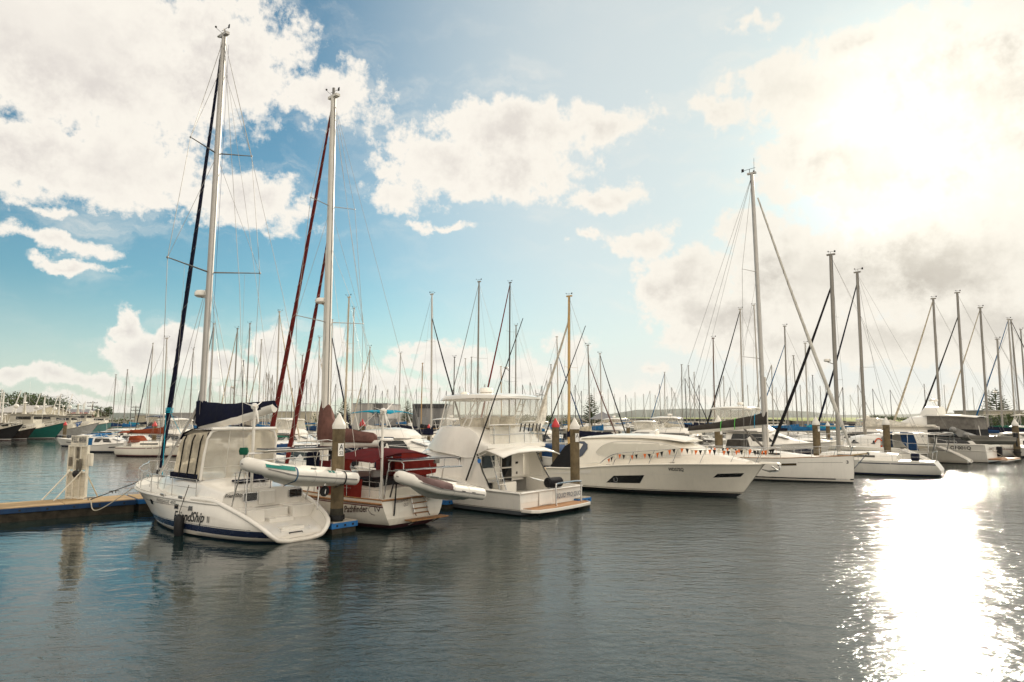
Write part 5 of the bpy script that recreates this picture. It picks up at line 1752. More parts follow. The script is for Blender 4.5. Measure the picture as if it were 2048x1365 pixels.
def bunting():
    t = thing('bunting', 'string of orange, black and white pennants looped along the bow rail', 'bunting', RIV.location, RAD(-38))
    pen = [mat('orange_pennant', (.75, .17, .035), .8, bump=.3, bscale=12), mat('black_pennant', (.02, .02, .02), .8), mat('white_pennant', (.72, .68, .58), .8)]
    rng = random.Random(8)
    pts = []
    for (x, z) in ((4.2, 1.80), (4.9, 2.12), (5.6, 2.08), (6.3, 2.2), (7.0, 2.22), (7.8, 2.42), (8.6, 2.55), (9.3, 2.46), (10.1, 2.5), (10.8, 2.44), (11.5, 2.5), (12.2, 2.46), (12.9, 2.58)):
        k = hull_y = max(.15, RHULL.bd(RHULL.t_of(min(x, 12.2), 1.7)) - .11)
        pts.append(Vector((x, -k, z)))
    cpts = curve_pts(pts, 120)
    pts2 = [Vector((p.x, -p.y, p.z)) for p in reversed(pts[5:])]
    c2 = curve_pts([pts[-1]] + pts2, 80)
    for path in (cpts, c2):
        mb = MB(); mb.tube(path, .008, ROPEW, 4); mb.build('cord', t)
    def hang(path, step, seed):
        acc = 0; k = 0
        for a, b in zip(path, path[1:]):
            acc += (b - a).length
            if acc >= step:
                acc = 0
                d = (b - a).normalized()
                w = .18; hgt = rng.uniform(.24, .30); sw = rng.uniform(-.06, .06)
                mb = MB(); mb.poly([a - d * w / 2, a + d * w / 2, a + Vector((rng.uniform(-.04, .04), sw, -hgt))], pen[k % 3 if seed else (0, 1, 2, 0, 1, 2)[k % 6]], .006)
                mb.build('pennant', t)
                k += 1
    hang(cpts, .21, 0); hang(c2, .26, 1)
    return t


bunting()

# ------------------------------------------------------------------ plumb bowed sloop


def build_ben():
    R0 = thing('sailing_yacht', 'white plumb bowed sloop with charcoal sail cover lying beyond the flags', 'yacht', (11.62, 52.45, 0), RAD(-38))
    hull = Hull(xs=[(-.5, .8), (0, .1), (1.4, -.1)], xb=[(-.5, 12.7), (0, 13.0), (1.75, 13.12)],
                bd=[(0, 1.85), (.4, 2.05), (.6, 1.85), (.75, 1.4), (.88, .75), (1, .05)], bw=[(0, 1.3), (.4, 1.75), (.6, 1.5), (.78, .95), (.9, .42), (1, .02)],
                zs=[(0, 1.42), (.68, 1.5), (.85, 1.62), (1, 1.74)], p=.6)
    h = hull.build([(.09, ANTIF), (.19, GEL), (.27, STRIPE)], R0, GEL, n=30)
    for sg in (1, -1):
        mb = MB(); hull.window(mb, [(9.02, 1.02), (9.92, 1.06), (9.92, 1.21), (9.02, 1.17)], mat('brown_tinted_glass', (.05, .035, .015), .1), sg, .01, 5); mb.build('hull_window', h)
        mb = MB(); hull.band(mb, lambda t: 1.02 + .30 * t - .01, lambda t: 1.02 + .30 * t + .006, STRIPE, .765, .955, sides=(sg,)); mb.build('pinstripe', h)
        mb = MB(); hull.band(mb, .185, .275, GEL, .925, .985, sides=(sg,), off=.008); mb.build('name_gap', h)
    lettering('BENETEAU', hull.side_fn(12.02, .2, 1, -1, .014), .72, INKG, h, height=.06)
    lettering('3', hull.side_fn(12.70, 1.24, 1, -1, .014), .12, INK, h, bold=.02, height=.2)
    mb = MB()
    for sg in (1, -1):
        mb.tube(hull.line(lambda t: hull.zs(t) + .02, 0, 1, 24, sg, -.01), .03, TEAK, 6)
    mb.build('toe_rail', R0)
    mb = MB(); mb.trunk([(3.4, 1.35, 1.2, 1.4, 1.95), (6.8, 1.3, 1.0, 1.45, 2.0), (9.0, .95, .7, 1.5, 1.82), (10.6, .6, .4, 1.55, 1.66)], GEL); ck = mb.build('coachroof', R0)
    for sg in (1, -1):
        mb = MB(); mb.box((7.2, sg * 1.10, 1.76), (3.2, .04, .14), DARKG, Matrix.Rotation(RAD(3), 3, 'Z')); mb.build('coachroof_window', ck)
    mb = MB(); mb.poly([(13.0, -.14, 1.78), (13.0, .14, 1.78), (13.95, .09, 1.92), (13.95, -.09, 1.92)], mat('bowsprit_tan', (.42, .30, .15), .6), .08); mb.tube([(13.9, 0, 1.9), (14.0, 0, 1.94)], .1, ALUD, 8); mb.tube([(13.85, 0, 1.85), (13.10, 0, .95)], .03, STEEL, 6); mb.build('bowsprit', R0)
    mst = mast_part(R0, 7.55, 1.95, 7.38, 21.8, .15, ALU)
    spreader_set(mst, 7.5, 8.3, 1.8, .65, .05, ALU, .035); spreader_set(mst, 7.45, 14.5, 1.45, .55, .05, ALU, .03)
    wind_vane(mst, (7.2, 0, 21.85), 1.4)
    mb = MB(); mb.tube([(7.52, 0, 21.8), (7.55, 0, 22.9)], .012, BLACK, 4); mb.build('masthead_aerial', mst)
    mb = MB(); mb.tube([(7.74, 0, 2.0), (7.7, 0, 7.0)], .07, ALUW, 6); mb.build('spinnaker_track', mst)
    mb = MB(); mb.tube([(7.4, 0, 3.62), (2.0, 0, 3.12)], .12, ALUW, 10, flat=1.3); b = mb.build('boom', R0)
    sail_cover(7.6, 1.95, 3.72, 3.2, .95, .3, .34, GREYC, 21, parent=b)
    gs = mat('lime_sail_tie', (.12, .55, .10), .8); bs = mat('blue_sail_tie', (.02, .3, .5), .8)
    for t, m in ((.55, gs), (.37, gs), (.12, bs)):
        x = lerp(7.6, 1.95, t); z = lerp(3.72, 3.2, t); hh = lerp(.95, .3, t ** .55)
        mb = MB(); mb.tube([(x, -.24, z - .2), (x, -.25, z + hh * .3), (x, -.12, z + hh), (x, .12, z + hh), (x, .25, z + hh * .3), (x, .24, z - .2)], .025, m, 5); mb.build('sail_tie', b)
    mb = MB(); mb.tube([(6.0, 0, 3.5), (7.4, 0, 2.1)], .07, GREYM, 8); mb.build('boom_vang', R0)
    mb = MB(); furled(mb, (13.0, 0, 2.15), (7.72, 0, 19.9), .13, mat('pale_grey_sail', (.55, .53, .48), .8, bump=.3, bscale=5), GREYC, 15); mb.build('furled_headsail', R0)
    mb = MB()
    T = Vector((7.38, 0, 21.7))
    for sg in (1, -1):
        l = Vector((6.85, sg * 1.8, 8.35)); u = Vector((6.9, sg * 1.45, 14.55)); c = Vector((6.7, sg * 1.9, 1.5))
        mb.tube([c, l, u, T], .014, WIRE, 4); mb.tube([c, (7.5, 0, 8.2)], .011, WIRE, 4); mb.tube([l, (7.45, 0, 14.4)], .010, WIRE, 4)
        mb.tube([T, (.1, sg * 1.4, 1.5)], .012, WIRE, 4)
    mb.tube([T, (2.0, 0, 3.3)], .009, WIRE, 4)
    mb.build('rigging', R0)
    for sg in (1, -1):
        stanchions(R0, [hull.side(x, hull.zs(hull.t_of(x, 1.5)), -.08, sg) for x in (1.0, 3.0, 5.0, 7.0, 9.0, 10.8)], .62)
    mb = MB()
    for sg in (1, -1):
        mb.tube(curve_pts([hull.side(10.8, 1.64, -.08, sg) + Vector((0, 0, .62)), (12.2, sg * .45, 2.35), (13.15, sg * .1, 2.4), (13.2, 0, 2.4)], 10), .018, STEEL, 6)
        mb.tube([(12.2, sg * .44, 2.34), (12.0, sg * .42, 1.7)], .015, STEEL, 5); mb.tube([(13.1, sg * .1, 2.4), (12.9, sg * .08, 1.75)], .015, STEEL, 5)
    mb.build('pulpit', R0)
    mb = MB(); mb.box((5.6, 0, 2.3), (1.2, 1.9, .7), GREYC, taper=.8); mb.build('spray_hood', R0, .05)
    return R0, hull


BEN, BHULL = build_ben()

# ------------------------------------------------------------------ berthed boats: who lies where

TAKEN = []
ALU = mat('shaded_mast_aluminium', (.27, .25, .22), .5, metal=.1, var=.1, scale=1.2, streak=.2)  # darker copies for the berthed masts, backlit shade put into the colour
ALUW = mat('shaded_white_mast', (.46, .43, .38), .45, var=.08, scale=1.2, streak=.2)
ALUD = mat('dark_mast', (.09, .085, .08), .5, var=.12)


def rect_of(x, y, ang, L, B):
    c, s = cos(ang), sin(ang)
    return [(x + c * a - s * b, y + s * a + c * b) for a, b in ((0, -B / 2), (L, -B / 2), (L, B / 2), (0, B / 2))]


def hit_rect(p, q):
    for a, b in ((p, q), (q, p)):
        for i in range(4):
            ex, ey = a[(i + 1) % 4][0] - a[i][0], a[(i + 1) % 4][1] - a[i][1]
            nx, ny = -ey, ex
            pa = [nx * u + ny * v for u, v in a]; pb = [nx * u + ny * v for u, v in b]
            if max(pa) < min(pb) or max(pb) < min(pa):
                return False
        # a separating side was not found among this pair's normals
    return True


def claim(x, y, ang, L, B, test=False):
    r = rect_of(x, y, ang, L, B)
    if test and any(hit_rect(r, q) for q in TAKEN):
        return False
    TAKEN.append(r)
    return True


for rt, ang, L, B in ((FRIEND, 140, 12, 4.4), (PATH, 139, 12, 4), (SQUID, 140, 12.5, 5.2), (RIV, -38, 13.2, 4.8), (BEN, -38, 14, 4.4)):
    claim(rt.location.x - cos(RAD(ang)), rt.location.y - sin(RAD(ang)), RAD(ang), L + 1, B)
_w0 = wa - UW * 14
claim(_w0.x, _w0.y, RAD(41), 76, 2.6)

HULLW = [GEL, GELW, GELB]


def berth_yacht(px, py, Hm, hd, label, cover=NAVY, jib=None, mm=ALU, hull_m=None, stripe=None, L=None, rake=.15, nsp=1, radar=False, dodger=None, group='yachts moored across the marina', mizzen=0, loose=False, jib_r=.10, seed=0, fixed=False, cover_end=.32, mast_r=None, sup=None):
    """A sloop whose masthead shows at the photograph pixel (px, py); Hm is the masthead's height over the water, which sets the distance."""
    rng = random.Random(int(px * 7 + py) + seed)
    ang = RAD(hd)
    best = None
    for k in ([0] if fixed else [0, .3, -.3, .6, -.6, .9, 1.2, 1.6, 2, 2.4, 2.9, 3.4, 4, 4.6, 5.2, 6, -.9, -1.2, 7, 8]):
        h = Hm + k
        d = ray(px, py)
        t = (h - CAM_H) / d.z
        top = Vector((d.x * t, d.y * t))
        ll = L or max(8.5, min(13, h / 1.42))
        xm = ll * .56
        o = top - Vector((cos(ang), sin(ang))) * (xm - rake)
        if fixed:
            claim(o.x, o.y, ang, ll, ll * .31)
        if fixed or claim(o.x, o.y, ang, ll, ll * .31, True):
            best = (h, ll, xm, o); break
    if best is None:
        claim(o.x, o.y, ang, ll, ll * .31)
        best = (h, ll, xm, o)
    h, ll, xm, o = best
    near = o.y < 105
    R0 = thing('sailing_yacht', label, 'yacht', (o.x, o.y, 0), ang, group)
    s = ll / 11.0
    topm = hull_m or rng.choice(HULLW)
    hull = Hull(xs=[(-.4, .6 * s), (0, .15 * s), (.3, -.1 * s), (1.1, .35 * s)], xb=[(-.4, 9.2 * s), (0, 9.9 * s), (1.3, 10.95 * s)],
                bd=[(0, 1.15 * s), (.3, 1.62 * s), (.5, 1.7 * s), (.75, 1.2 * s), (.9, .55 * s), (1, .05)], bw=[(0, .5 * s), (.3, 1.35 * s), (.5, 1.4 * s), (.75, .85 * s), (.9, .32 * s), (1, .02)],
                zs=[(0, 1.05), (.5, 1.08), (1, 1.35)], p=.55)
    st = stripe or rng.choice([STRIPEB, STRIPE, ANTIFB, STRIPEM])
    hb = hull.build([(.06, ANTIF), (.16, st)], R0, topm, n=14 if near else 8, up=3 if near else 2)
    mb = MB(); hull.band(mb, lambda t: hull.zs(t) - .22, lambda t: hull.zs(t) - .15, st, .0, .98, n=10); mb.build('stripe', hb)
    mb = MB(); mb.trunk([(2.4 * s, .95 * s, .8 * s, 1.0, 1.5), (3.6 * s, 1.05 * s, .85 * s, 1.05, 1.62), (6.6 * s, .85 * s, .6 * s, 1.1, 1.55), (8.2 * s, .5 * s, .35 * s, 1.15, 1.3)], GEL if topm is not GELW else GELW); cab = mb.build('coachroof', R0)
    if near:
        for sg in (1, -1):
            mb = MB(); mb.box((4.9 * s, sg * .93 * s, 1.34), (2.4 * s, .05, .14), DARKG, Matrix.Rotation(RAD(-3.2 * sg), 3, 'Z')); mb.build('cabin_window', cab)
    r = mast_r or (.085 if h < 15 else .10)
    mst = mast_part(R0, xm, 1.45, xm - rake, h, r, mm)
    z1 = 1.5 + (h - 1.5) * (.52 if nsp == 1 else .36)
    hw = .95 * s + .1
    spreader_set(mst, xm - rake * z1 / h, z1, hw, .22, .05, mm, .024)
    if nsp > 1:
        spreader_set(mst, xm - rake * .7, 1.5 + (h - 1.5) * .68, hw * .75, .18, .05, mm, .022)
    if near:
        wind_vane(mst, (xm - rake, 0, h + .05), .9)
    if radar:
        radome(mst, (xm + .5, 0, 1.5 + h * .42), .26, .24, arm=(xm, 0, 1.5 + h * .40))
    # boom with its covered sail
    if cover is not None:
        mb = MB(); mb.tube([(xm - .1, 0, 2.35), (1.1 * s, 0, 2.45)], .08, ALUW if mm is not WOOD else WOOD, 8); b = mb.build('boom', R0)
        sail_cover(xm, 1.4 * s, 2.40, 2.5, .85, cover_end, .34, cover, int(px), parent=b)
    mb = MB()
    T = Vector((xm - rake, 0, h - .08))
    fz = h - .15 if rng.random() < .6 else h * .86
    bowp = Vector((hull.xb(1.3) - .15, 0, 1.4)); stern = Vector((.45 * s, 0, 1.1))
    wr = .010 if near else .016
    for sg in (1, -1):
        l = Vector((xm - rake * z1 / h - .22, sg * hw, z1 + .05)); c = Vector((xm - .3, sg * 1.6 * s, 1.1))
        mb.tube([c, l, T], wr, WIRE, 4)
        if near:
            mb.tube([c + Vector((.5, 0, 0)), (xm - rake * z1 / h, 0, z1 - .1)], wr * .8, WIRE, 4); mb.tube([c - Vector((.5, 0, 0)), (xm - rake * z1 / h, 0, z1 - .1)], wr * .8, WIRE, 4)
    mb.tube([T, stern], wr, WIRE, 4)
    mb.tube([(xm - rake, 0, fz), bowp], wr, WIRE, 4)
    if near:
        mb.tube([(xm - .12, .06, 2.0), (xm - rake - .1, .05, h - .2)], wr * .6, WIRE, 3); mb.tube([T, (1.2 * s, 0, 2.55)], wr * .7, WIRE, 3)
    mb.build('rigging', R0)
    if jib is not None:
        mb = MB()
        if loose:
            furled(mb, bowp + Vector((0, 0, .4)), (xm - rake, 0, fz), .17, jib, None, int(px), 30)
            mb.loft([[Vector(bowp).lerp(Vector((xm - rake, 0, fz)), t) + Vector((-w, .12 * sin(t * 17), 0)) for w in (0, .25 * wv, .6 * wv)] for t, wv in ((.05, .5), (.12, 1.1), (.2, 1.5), (.28, 1.1), (.36, .6), (.45, .2))], jib, closed=False, caps=(False, False))
        else:
            furled(mb, bowp + Vector((0, 0, .4)), (xm - rake, 0, fz), jib_r, jib, None, int(px), 12)
        mb.build('furled_headsail', R0)
    if mizzen:
        mz = MB(); mz.tube([(1.3 * s, 0, 1.1), (1.2 * s, 0, mizzen)], [.07, .05], mm, 8); mz.build('mizzen_mast', R0)
    if dodger is not None and near:
        mb = MB(); mb.trunk([(2.0 * s, 1.0 * s, .9 * s, 1.45, 2.15), (2.9 * s, 1.0 * s, .85 * s, 1.5, 2.2), (3.5 * s, .9 * s, .6 * s, 1.5, 1.72)], dodger); mb.build('spray_hood', R0)
        mb = MB(); mb.loft([[Vector((x * s, y * 1.05 * s, 2.75 - .22 * y * y - dz)) for y in (-1, -.6, 0, .6, 1)] for x, dz in ((.3, .08), (1.0, 0), (1.9, .04))], dodger, closed=False, caps=(False, False)); bi = mb.build('bimini', R0)
        mb = MB()
        for x in (.4, 1.8):
            mb.tube([(x * s, 1.02 * s, 1.05), (x * s, 1.03 * s, 2.5)], .018, STEEL, 5); mb.tube([(x * s, -1.02 * s, 1.05), (x * s, -1.03 * s, 2.5)], .018, STEEL, 5)
        mb.build('bimini_frame', bi)
    if near:
        for sg in (1, -1):
            stanchions(R0, [hull.side(x * s, hull.zs(hull.t_of(x * s, 1.1)), -.06, sg) for x in (.6, 2.6, 4.6, 6.6, 8.4, 10.2)], .6, r=.013)
        mb = MB()
        for sg in (1, -1):
            mb.tube([(10.2 * s, sg * .4 * s, 1.9), (10.9 * s, 0, 1.98)], .018, STEEL, 5)
            mb.tube([(.4 * s, sg * 1.0 * s, 1.05), (.3 * s, sg * 1.0 * s, 1.75), (.2 * s, 0, 1.78)], .018, STEEL, 5)
        mb.build('pulpit', R0)
        # clutter on deck: sail bags, jerry cans, an upturned tender
        mb = MB(); mb.rbox((rng.uniform(.9, 1.5) * s, rng.uniform(-.6, .6), 1.35), (.5, .7, .5), rng.choice([GELB, NAVY, BLUEC, CREAMC, GREYC]), .1); mb.build('deck_locker', R0)
        if rng.random() < .5:
            mb = MB(); mb.ball((8.3 * s, 0, 1.42), (1.2, .55, .28), rng.choice([HYP, HYPG, NAVY, WHITEC]), 12, 6); mb.build('sail_bag', R0)
    return R0


def cruiser(px, Y, hd, L, label, fly=True, top='hard', top_m=None, cover=None, hull_m=None, stripe=None, group='motor boats moored across the marina', win=DARKG, off=0.5, encl=None, radar=True, k=1.0, fixed=True, arch=False):
    """Motor boat: off says which point of its length stands at the photograph column px."""
    ang = RAD(hd)
    g = at_depth(px, 840, Y)
    o = Vector((g.x, g.y)) - Vector((cos(ang), sin(ang))) * L * off
    claim(o.x, o.y, ang, L, L * .34)
    R0 = thing('flybridge_cruiser' if fly else 'cabin_cruiser', label, 'motor boat', (o.x, o.y, 0), ang, group)
    s = L / 12.0
    m = hull_m or GEL
    hull = Hull(xs=[(-.4, .1), (0, 0), (1.2, -.05)], xb=[(-.4, 9.6 * s), (0, 10.4 * s), (.8, 11.2 * s), (1.8, 11.9 * s)],
                bd=[(0, 1.85 * s), (.4, 2.0 * s), (.7, 1.6 * s), (.88, .85 * s), (1, .08)], bw=[(0, 1.7 * s), (.4, 1.7 * s), (.7, 1.1 * s), (.9, .35 * s), (1, .02)],
                zs=[(0, 1.0 * s), (.3, 1.15 * s), (.6, 1.4 * s), (1, 1.75 * s)], p=.9)
    hb = hull.build([(.08, ANTIF), (.18, stripe or STRIPEB)], R0, m, n=14, up=3)
    mb = MB()
    for sg in (1, -1):
        mb.tube(hull.line(lambda t: hull.zs(t) - .02, 0, 1, 14, sg, .02), .045 * s, GELB, 5)
    mb.build('rub_rail', R0)
    z0 = 1.2 * s
    zc = 2.35 * s
    mb = MB(); mb.trunk([(3.0 * s, 1.65 * s, 1.5 * s, z0, zc), (5.0 * s, 1.65 * s, 1.4 * s, z0, zc + .05), (6.6 * s, 1.5 * s, 1.05 * s, z0, zc - .05), (8.2 * s, 1.1 * s, .6 * s, z0 + .15, 1.75 * s), (9.6 * s, .7 * s, .35 * s, 1.4 * s, 1.55 * s)], m); dk = mb.build('deckhouse', R0)
    for sg in (1, -1):
        mb = MB()
        mb.add([(3.4 * s, sg * 1.68 * s, z0 + .42 * s), (6.9 * s, sg * 1.44 * s, z0 + .42 * s), (6.3 * s, sg * 1.40 * s, zc - .12 * s), (3.6 * s, sg * 1.60 * s, zc - .12 * s)], [(0, 1, 2, 3)], win); mb.build('side_window', dk)
        mb = MB(); hull.window(mb, [(6.6 * s, .75 * s), (8.6 * s, .85 * s), (8.7 * s, 1.0 * s), (6.7 * s, .9 * s)], win, sg, .012, 4); mb.build('port_light', hb)
    mb = MB(); mb.add([(6.72 * s, 1.2 * s, zc - .14 * s), (6.72 * s, -1.2 * s, zc - .14 * s), (7.9 * s, -.95 * s, 1.86 * s), (7.9 * s, .95 * s, 1.86 * s)], [(0, 1, 2, 3)], win); mb.build('windscreen', dk)
    mb = MB(); mb.box((2.98 * s, -.4 * s, 1.75 * s), (.05, .8 * s, 1.2 * s), win); mb.build('saloon_door', dk)
    zt = zc
    if fly:
        mb = MB(); mb.trunk([(1.4 * s, 1.6 * s, 1.5 * s, zc + .02, zc + .16 * s), (2.6 * s, 1.75 * s, 1.6 * s, zc, zc + .55 * s), (4.6 * s, 1.7 * s, 1.4 * s, zc + .02, zc + .72 * s), (5.8 * s, 1.35 * s, .95 * s, zc + .04, zc + .6 * s), (6.5 * s, .95 * s, .6 * s, zc + .02, zc + .2 * s)], m); mb.build('flybridge', R0)
        for sg in (1, -1):
            mb = MB(); mb.box((3.9 * s, sg * 1.74 * s, zc + .1 * s), (3.6 * s, .04, .07 * s), stripe or STRIPEB); mb.build('flybridge_stripe', R0)
        zt = zc + .7 * s
    if top:
        x0, x1 = (1.6 * s, 5.2 * s) if fly else (1.0 * s, 5.0 * s)
        zz = zt + (1.45 if fly else .75) * s * k
        tm = top_m or m
        mb = MB(); mb.loft([[Vector((x, y * 1.5 * s, zz - .16 * s * abs(y) ** 2 - dz)) for y in (-1, -.7, -.3, .3, .7, 1)] for x, dz in ((x0, .1 * s), (lerp(x0, x1, .3), 0), (lerp(x0, x1, .75), 0), (x1, .14 * s))], tm, closed=False, caps=(False, False))
        tp = mb.build('hardtop' if top == 'hard' else 'bimini', R0)
        sl = tp.modifiers.new('thickness', 'SOLIDIFY'); sl.thickness = .10 * s if top == 'hard' else .03
        mb = MB()
        for sg in (1, -1):
            mb.tube([(x0 + .9 * s, sg * 1.55 * s, zt - .1), (x0 + .4 * s, sg * 1.42 * s, zz - .15 * s)], .03, GEL, 5); mb.tube([(x1 + .1 * s, sg * 1.4 * s, zt - .1), (x1 - .5 * s, sg * 1.42 * s, zz - .15 * s)], .03, GEL, 5)
            mb.tube([(x0 + .9 * s, sg * 1.55 * s, zt - .1), (x1 - 1.2 * s, sg * 1.42 * s, zz - .15 * s)], .02, GEL, 5)
        mb.build('top_frame', R0)
        if encl:
            mb = MB(); mb.loft([[Vector((x0 + .2 * s, 1.55 * s, zt - .1)), Vector((x1 + .3 * s, 1.4 * s, zt - .1)), Vector((x1 + .3 * s, -1.4 * s, zt - .1)), Vector((x0 + .2 * s, -1.55 * s, zt - .1))], [Vector((x0 + .2 * s, 1.45 * s, zz - .1 * s)), Vector((x1 - .2 * s, 1.35 * s, zz - .1 * s)), Vector((x1 - .2 * s, -1.35 * s, zz - .1 * s)), Vector((x0 + .2 * s, -1.45 * s, zz - .1 * s))]], encl, caps=(False, False), smooth=False); mb.build('clear_enclosure', R0)
        if radar:
            radome(tp, (lerp(x0, x1, .6), 0, zz + .22 * s), .3 * s, .24 * s)
        mb = MB(); mb.tube([(lerp(x0, x1, .5), .9 * s, zz - .1), (lerp(x0, x1, .4), .95 * s, zz + 2.2 * s)], .014, GEL, 4); mb.build('whip_aerial', tp)
    if arch:
        mb = MB(); mb.loft([[Vector((2.6 * s + a, y, z)) for a in (-.3 * s, .3 * s)] for y, z in ((1.7 * s, zt - .3), (1.5 * s, zt + .9 * s), (1.2 * s, zt + 1.1 * s), (-1.2 * s, zt + 1.1 * s), (-1.5 * s, zt + .9 * s), (-1.7 * s, zt - .3))], m, closed=False, caps=(False, False)); a = mb.build('radar_arch', R0)
        a.modifiers.new('thickness', 'SOLIDIFY').thickness = .08
    if cover is not None:
        mb = MB(); mb.trunk([(.1, 1.6 * s, 1.4 * s, 1.0 * s, 1.5 * s), (1.6 * s, 1.62 * s, 1.4 * s, 1.05 * s, 2.2 * s), (2.9 * s, 1.6 * s, 1.4 * s, 1.1 * s, 2.3 * s)], cover); mb.build('cockpit_cover', R0)
    mb = MB(); mb.box((-.5 * s, 0, .28), (.9 * s, 3.2 * s, .08), TEAK if L > 11 else GELB); mb.build('swim_platform', R0, .01)
    mb = MB()
    for sg in (1, -1):
        tt = (.45, .6, .75, .88, .98)
        q = [hull.side(hull.x(t, hull.zs(t)), hull.zs(t), -.08, sg) for t in tt]
        mb.tube([p + Vector((0, 0, .62 * s)) for p in q], .017, STEEL, 5)
        for p in q:
            mb.tube([p, p + Vector((0, 0, .62 * s))], .013, STEEL, 4)
    mb.build('bow_rail', R0)
    return R0


# ------------------------------------------------------------------ named neighbours on the near side of the basin


def build_cat():
    g = ground(1868, 937)
    ang = RAD(129)
    o = Vector((g.x, g.y)) + Vector((sin(ang), -cos(ang))) * 4.3
    R0 = thing('catamaran', 'white cruising catamaran with scooped sterns and a grey dinghy between them', 'catamaran', (o.x, o.y, 0), ang)
    claim(o.x, o.y, ang, 13, 9.5)
    for sg in (1, -1):
        hull = Hull(xs=[(-.4, .9), (0, .1), (.25, -.05), (.6, .5), (1.0, 1.3), (1.55, 2.7)], xb=[(-.4, 11.3), (0, 12.3), (1.9, 12.9)],
                    bd=[(0, .62), (.3, .85), (.6, .8), (.85, .42), (1, .05)], bw=[(0, .42), (.3, .65), (.6, .6), (.85, .28), (1, .02)],
                    zs=[(0, 1.5), (.5, 1.62), (1, 1.85)], p=.5)
        h = hull.build([(.08, ANTIF)], R0, GELW, n=22, up=5, transomm=GEL)
        h.location = (0, sg * 4.0, 0)
        mb = MB(); hull.band(mb, lambda t: 1.12 + .2 * t, lambda t: 1.17 + .2 * t, STRIPE, .0, .95); hull.band(mb, lambda t: 1.24 + .2 * t, lambda t: 1.255 + .2 * t, STRIPE, .0, .95); mb.build('stripe', h)
        mb = MB()
        mb.tube([(hull.xs(z) - .02, hull.y(0, z), z) for z in (1.5, 1.2, .9, .6, .35, .2)] + [(hull.xs(.15) - .05, 0, .12)] + [(hull.xs(z) - .02, -hull.y(0, z), z) for z in (.2, .35, .6, .9, 1.2, 1.5)], .05, GEL, 6); mb.build('stern_lip', h)
        for k in range(4):
            mb = MB(); mb.rbox((.55 + k * .55, 0, .35 + k * .28), (.6, .8, .24), GEL, .04); mb.build('stern_step', h)
        mb = MB()
        for x in (1.9, 1.1):
            mb.tube([(x, sg * .5, 1.1), (x, sg * .5, 2.0)], .018, STEEL, 5)
        mb.tube([(3.2, sg * .6, 2.25), (1.9, sg * .5, 2.0), (1.1, sg * .5, 2.0)], .018, STEEL, 5); mb.build('stern_rail', h)
    mb = MB(); mb.box((6.2, 0, 1.05), (6.2, 6.6, .5), GELW); mb.build('bridge_deck', R0, .05)
    mb = MB(); mb.trunk([(4.6, 3.3, 3.0, 1.4, 2.5), (6.0, 3.3, 2.9, 1.5, 2.6), (7.6, 2.9, 2.2, 1.55, 2.45), (8.9, 2.1, 1.4, 1.6, 1.8)], GEL); ck = mb.build('coachroof', R0)
    for sg in (1, -1):
        for x0, x1 in ((5.0, 6.1), (6.3, 7.3)):
            mb = MB(); mb.add([(x0, sg * (3.30 - (x0 - 5) * .12), 1.82), (x1, sg * (3.30 - (x1 - 5) * .14), 1.84), (x1 - .15, sg * (3.17 - (x1 - 5) * .16), 2.14), (x0 + .12, sg * (3.18 - (x0 - 5) * .13), 2.12)], [(0, 1, 2, 3)], DARKG); mb.build('cabin_window', ck)
    mb = MB(); mb.box((2.6, 0, 2.75), (4.0, 6.4, .10), GEL); mb.box((1.2, 0, 2.84), (1.2, 5.2, .03), SOLAR); mb.build('cockpit_hardtop', R0, .02)
    mb = MB()
    for sg in (1, -1):
        for x in (.8, 2.4, 4.4):
            mb.tube([(x, sg * 3.0, 1.2), (x, sg * 3.0, 2.72)], .03, STEEL, 6)
    mb.build('hardtop_frame', R0)
    mb = MB(); mb.loft([[Vector((4.2, y, 2.9)), Vector((4.25 + .05 * (i % 2), y, 2.2)), Vector((4.2, y, 1.5))] for i, y in enumerate((2.9, 2.4, 1.9, 1.5))], DBLUEC, closed=False, caps=(False, False)); mb.build('cockpit_curtain', R0)
    mb = MB(); mb.loft([[Vector((3.0 - i * .35, 3.0, 2.9)), Vector((2.9 - i * .4, 3.02, 2.1)), Vector((2.3 - i * .25, 3.0, 1.35))] for i in range(4)], DBLUEC, closed=False, caps=(False, False)); mb.build('cockpit_curtain', R0)
    mb = MB(); mb.tube([(4.75 + .3 * cos(a), 3.15, 1.9 + .4 * sin(a)) for a in [RAD(d) for d in range(-150, 160, 20)]], .07, mat('orange_lifebuoy', (.6, .09, .02), .6), 6); mb.build('lifebuoy', R0)
    h = 18.4
    mst = mast_part(R0, 7.3, 2.4, 7.2, 18.3, .15, ALU)
    spreader_set(mst, 7.25, 9.0, 1.5, .5, .05, ALU, .03); wind_vane(mst, (7.1, 0, 18.35), 1.2)
    mb = MB(); mb.tube([(7.2, 0, 3.2), (.9, 0, 3.25)], .16, ALUW, 10); b = mb.build('boom', R0)
    rng = random.Random(3)
    mb = MB(); rings = []
    for i in range(15):
        t = i / 14; hh = lerp(1.15, .22, min(1, t * 1.25) ** .6) * rng.uniform(.8, 1.15); w = .3 * rng.uniform(.8, 1.2)
        rings.append([Vector((lerp(7.1, 1.2, t), y, 3.32 + z)) for y, z in ((-w, 0), (-w * 1.1, hh * .35), (-w * .4, hh * .8), (0, hh), (w * .4, hh * .75), (w * 1.1, hh * .3), (w, 0))])
    mb.loft(rings, WHITEC); mb.build('flaked_sail', b)
    mb = MB(); furled(mb, (12.4, 0, 2.0), (7.25, 0, 17.2), .12, NAVY, None, 6); mb.build('furled_headsail', R0)
    mb = MB()
    T = Vector((7.2, 0, 18.2))
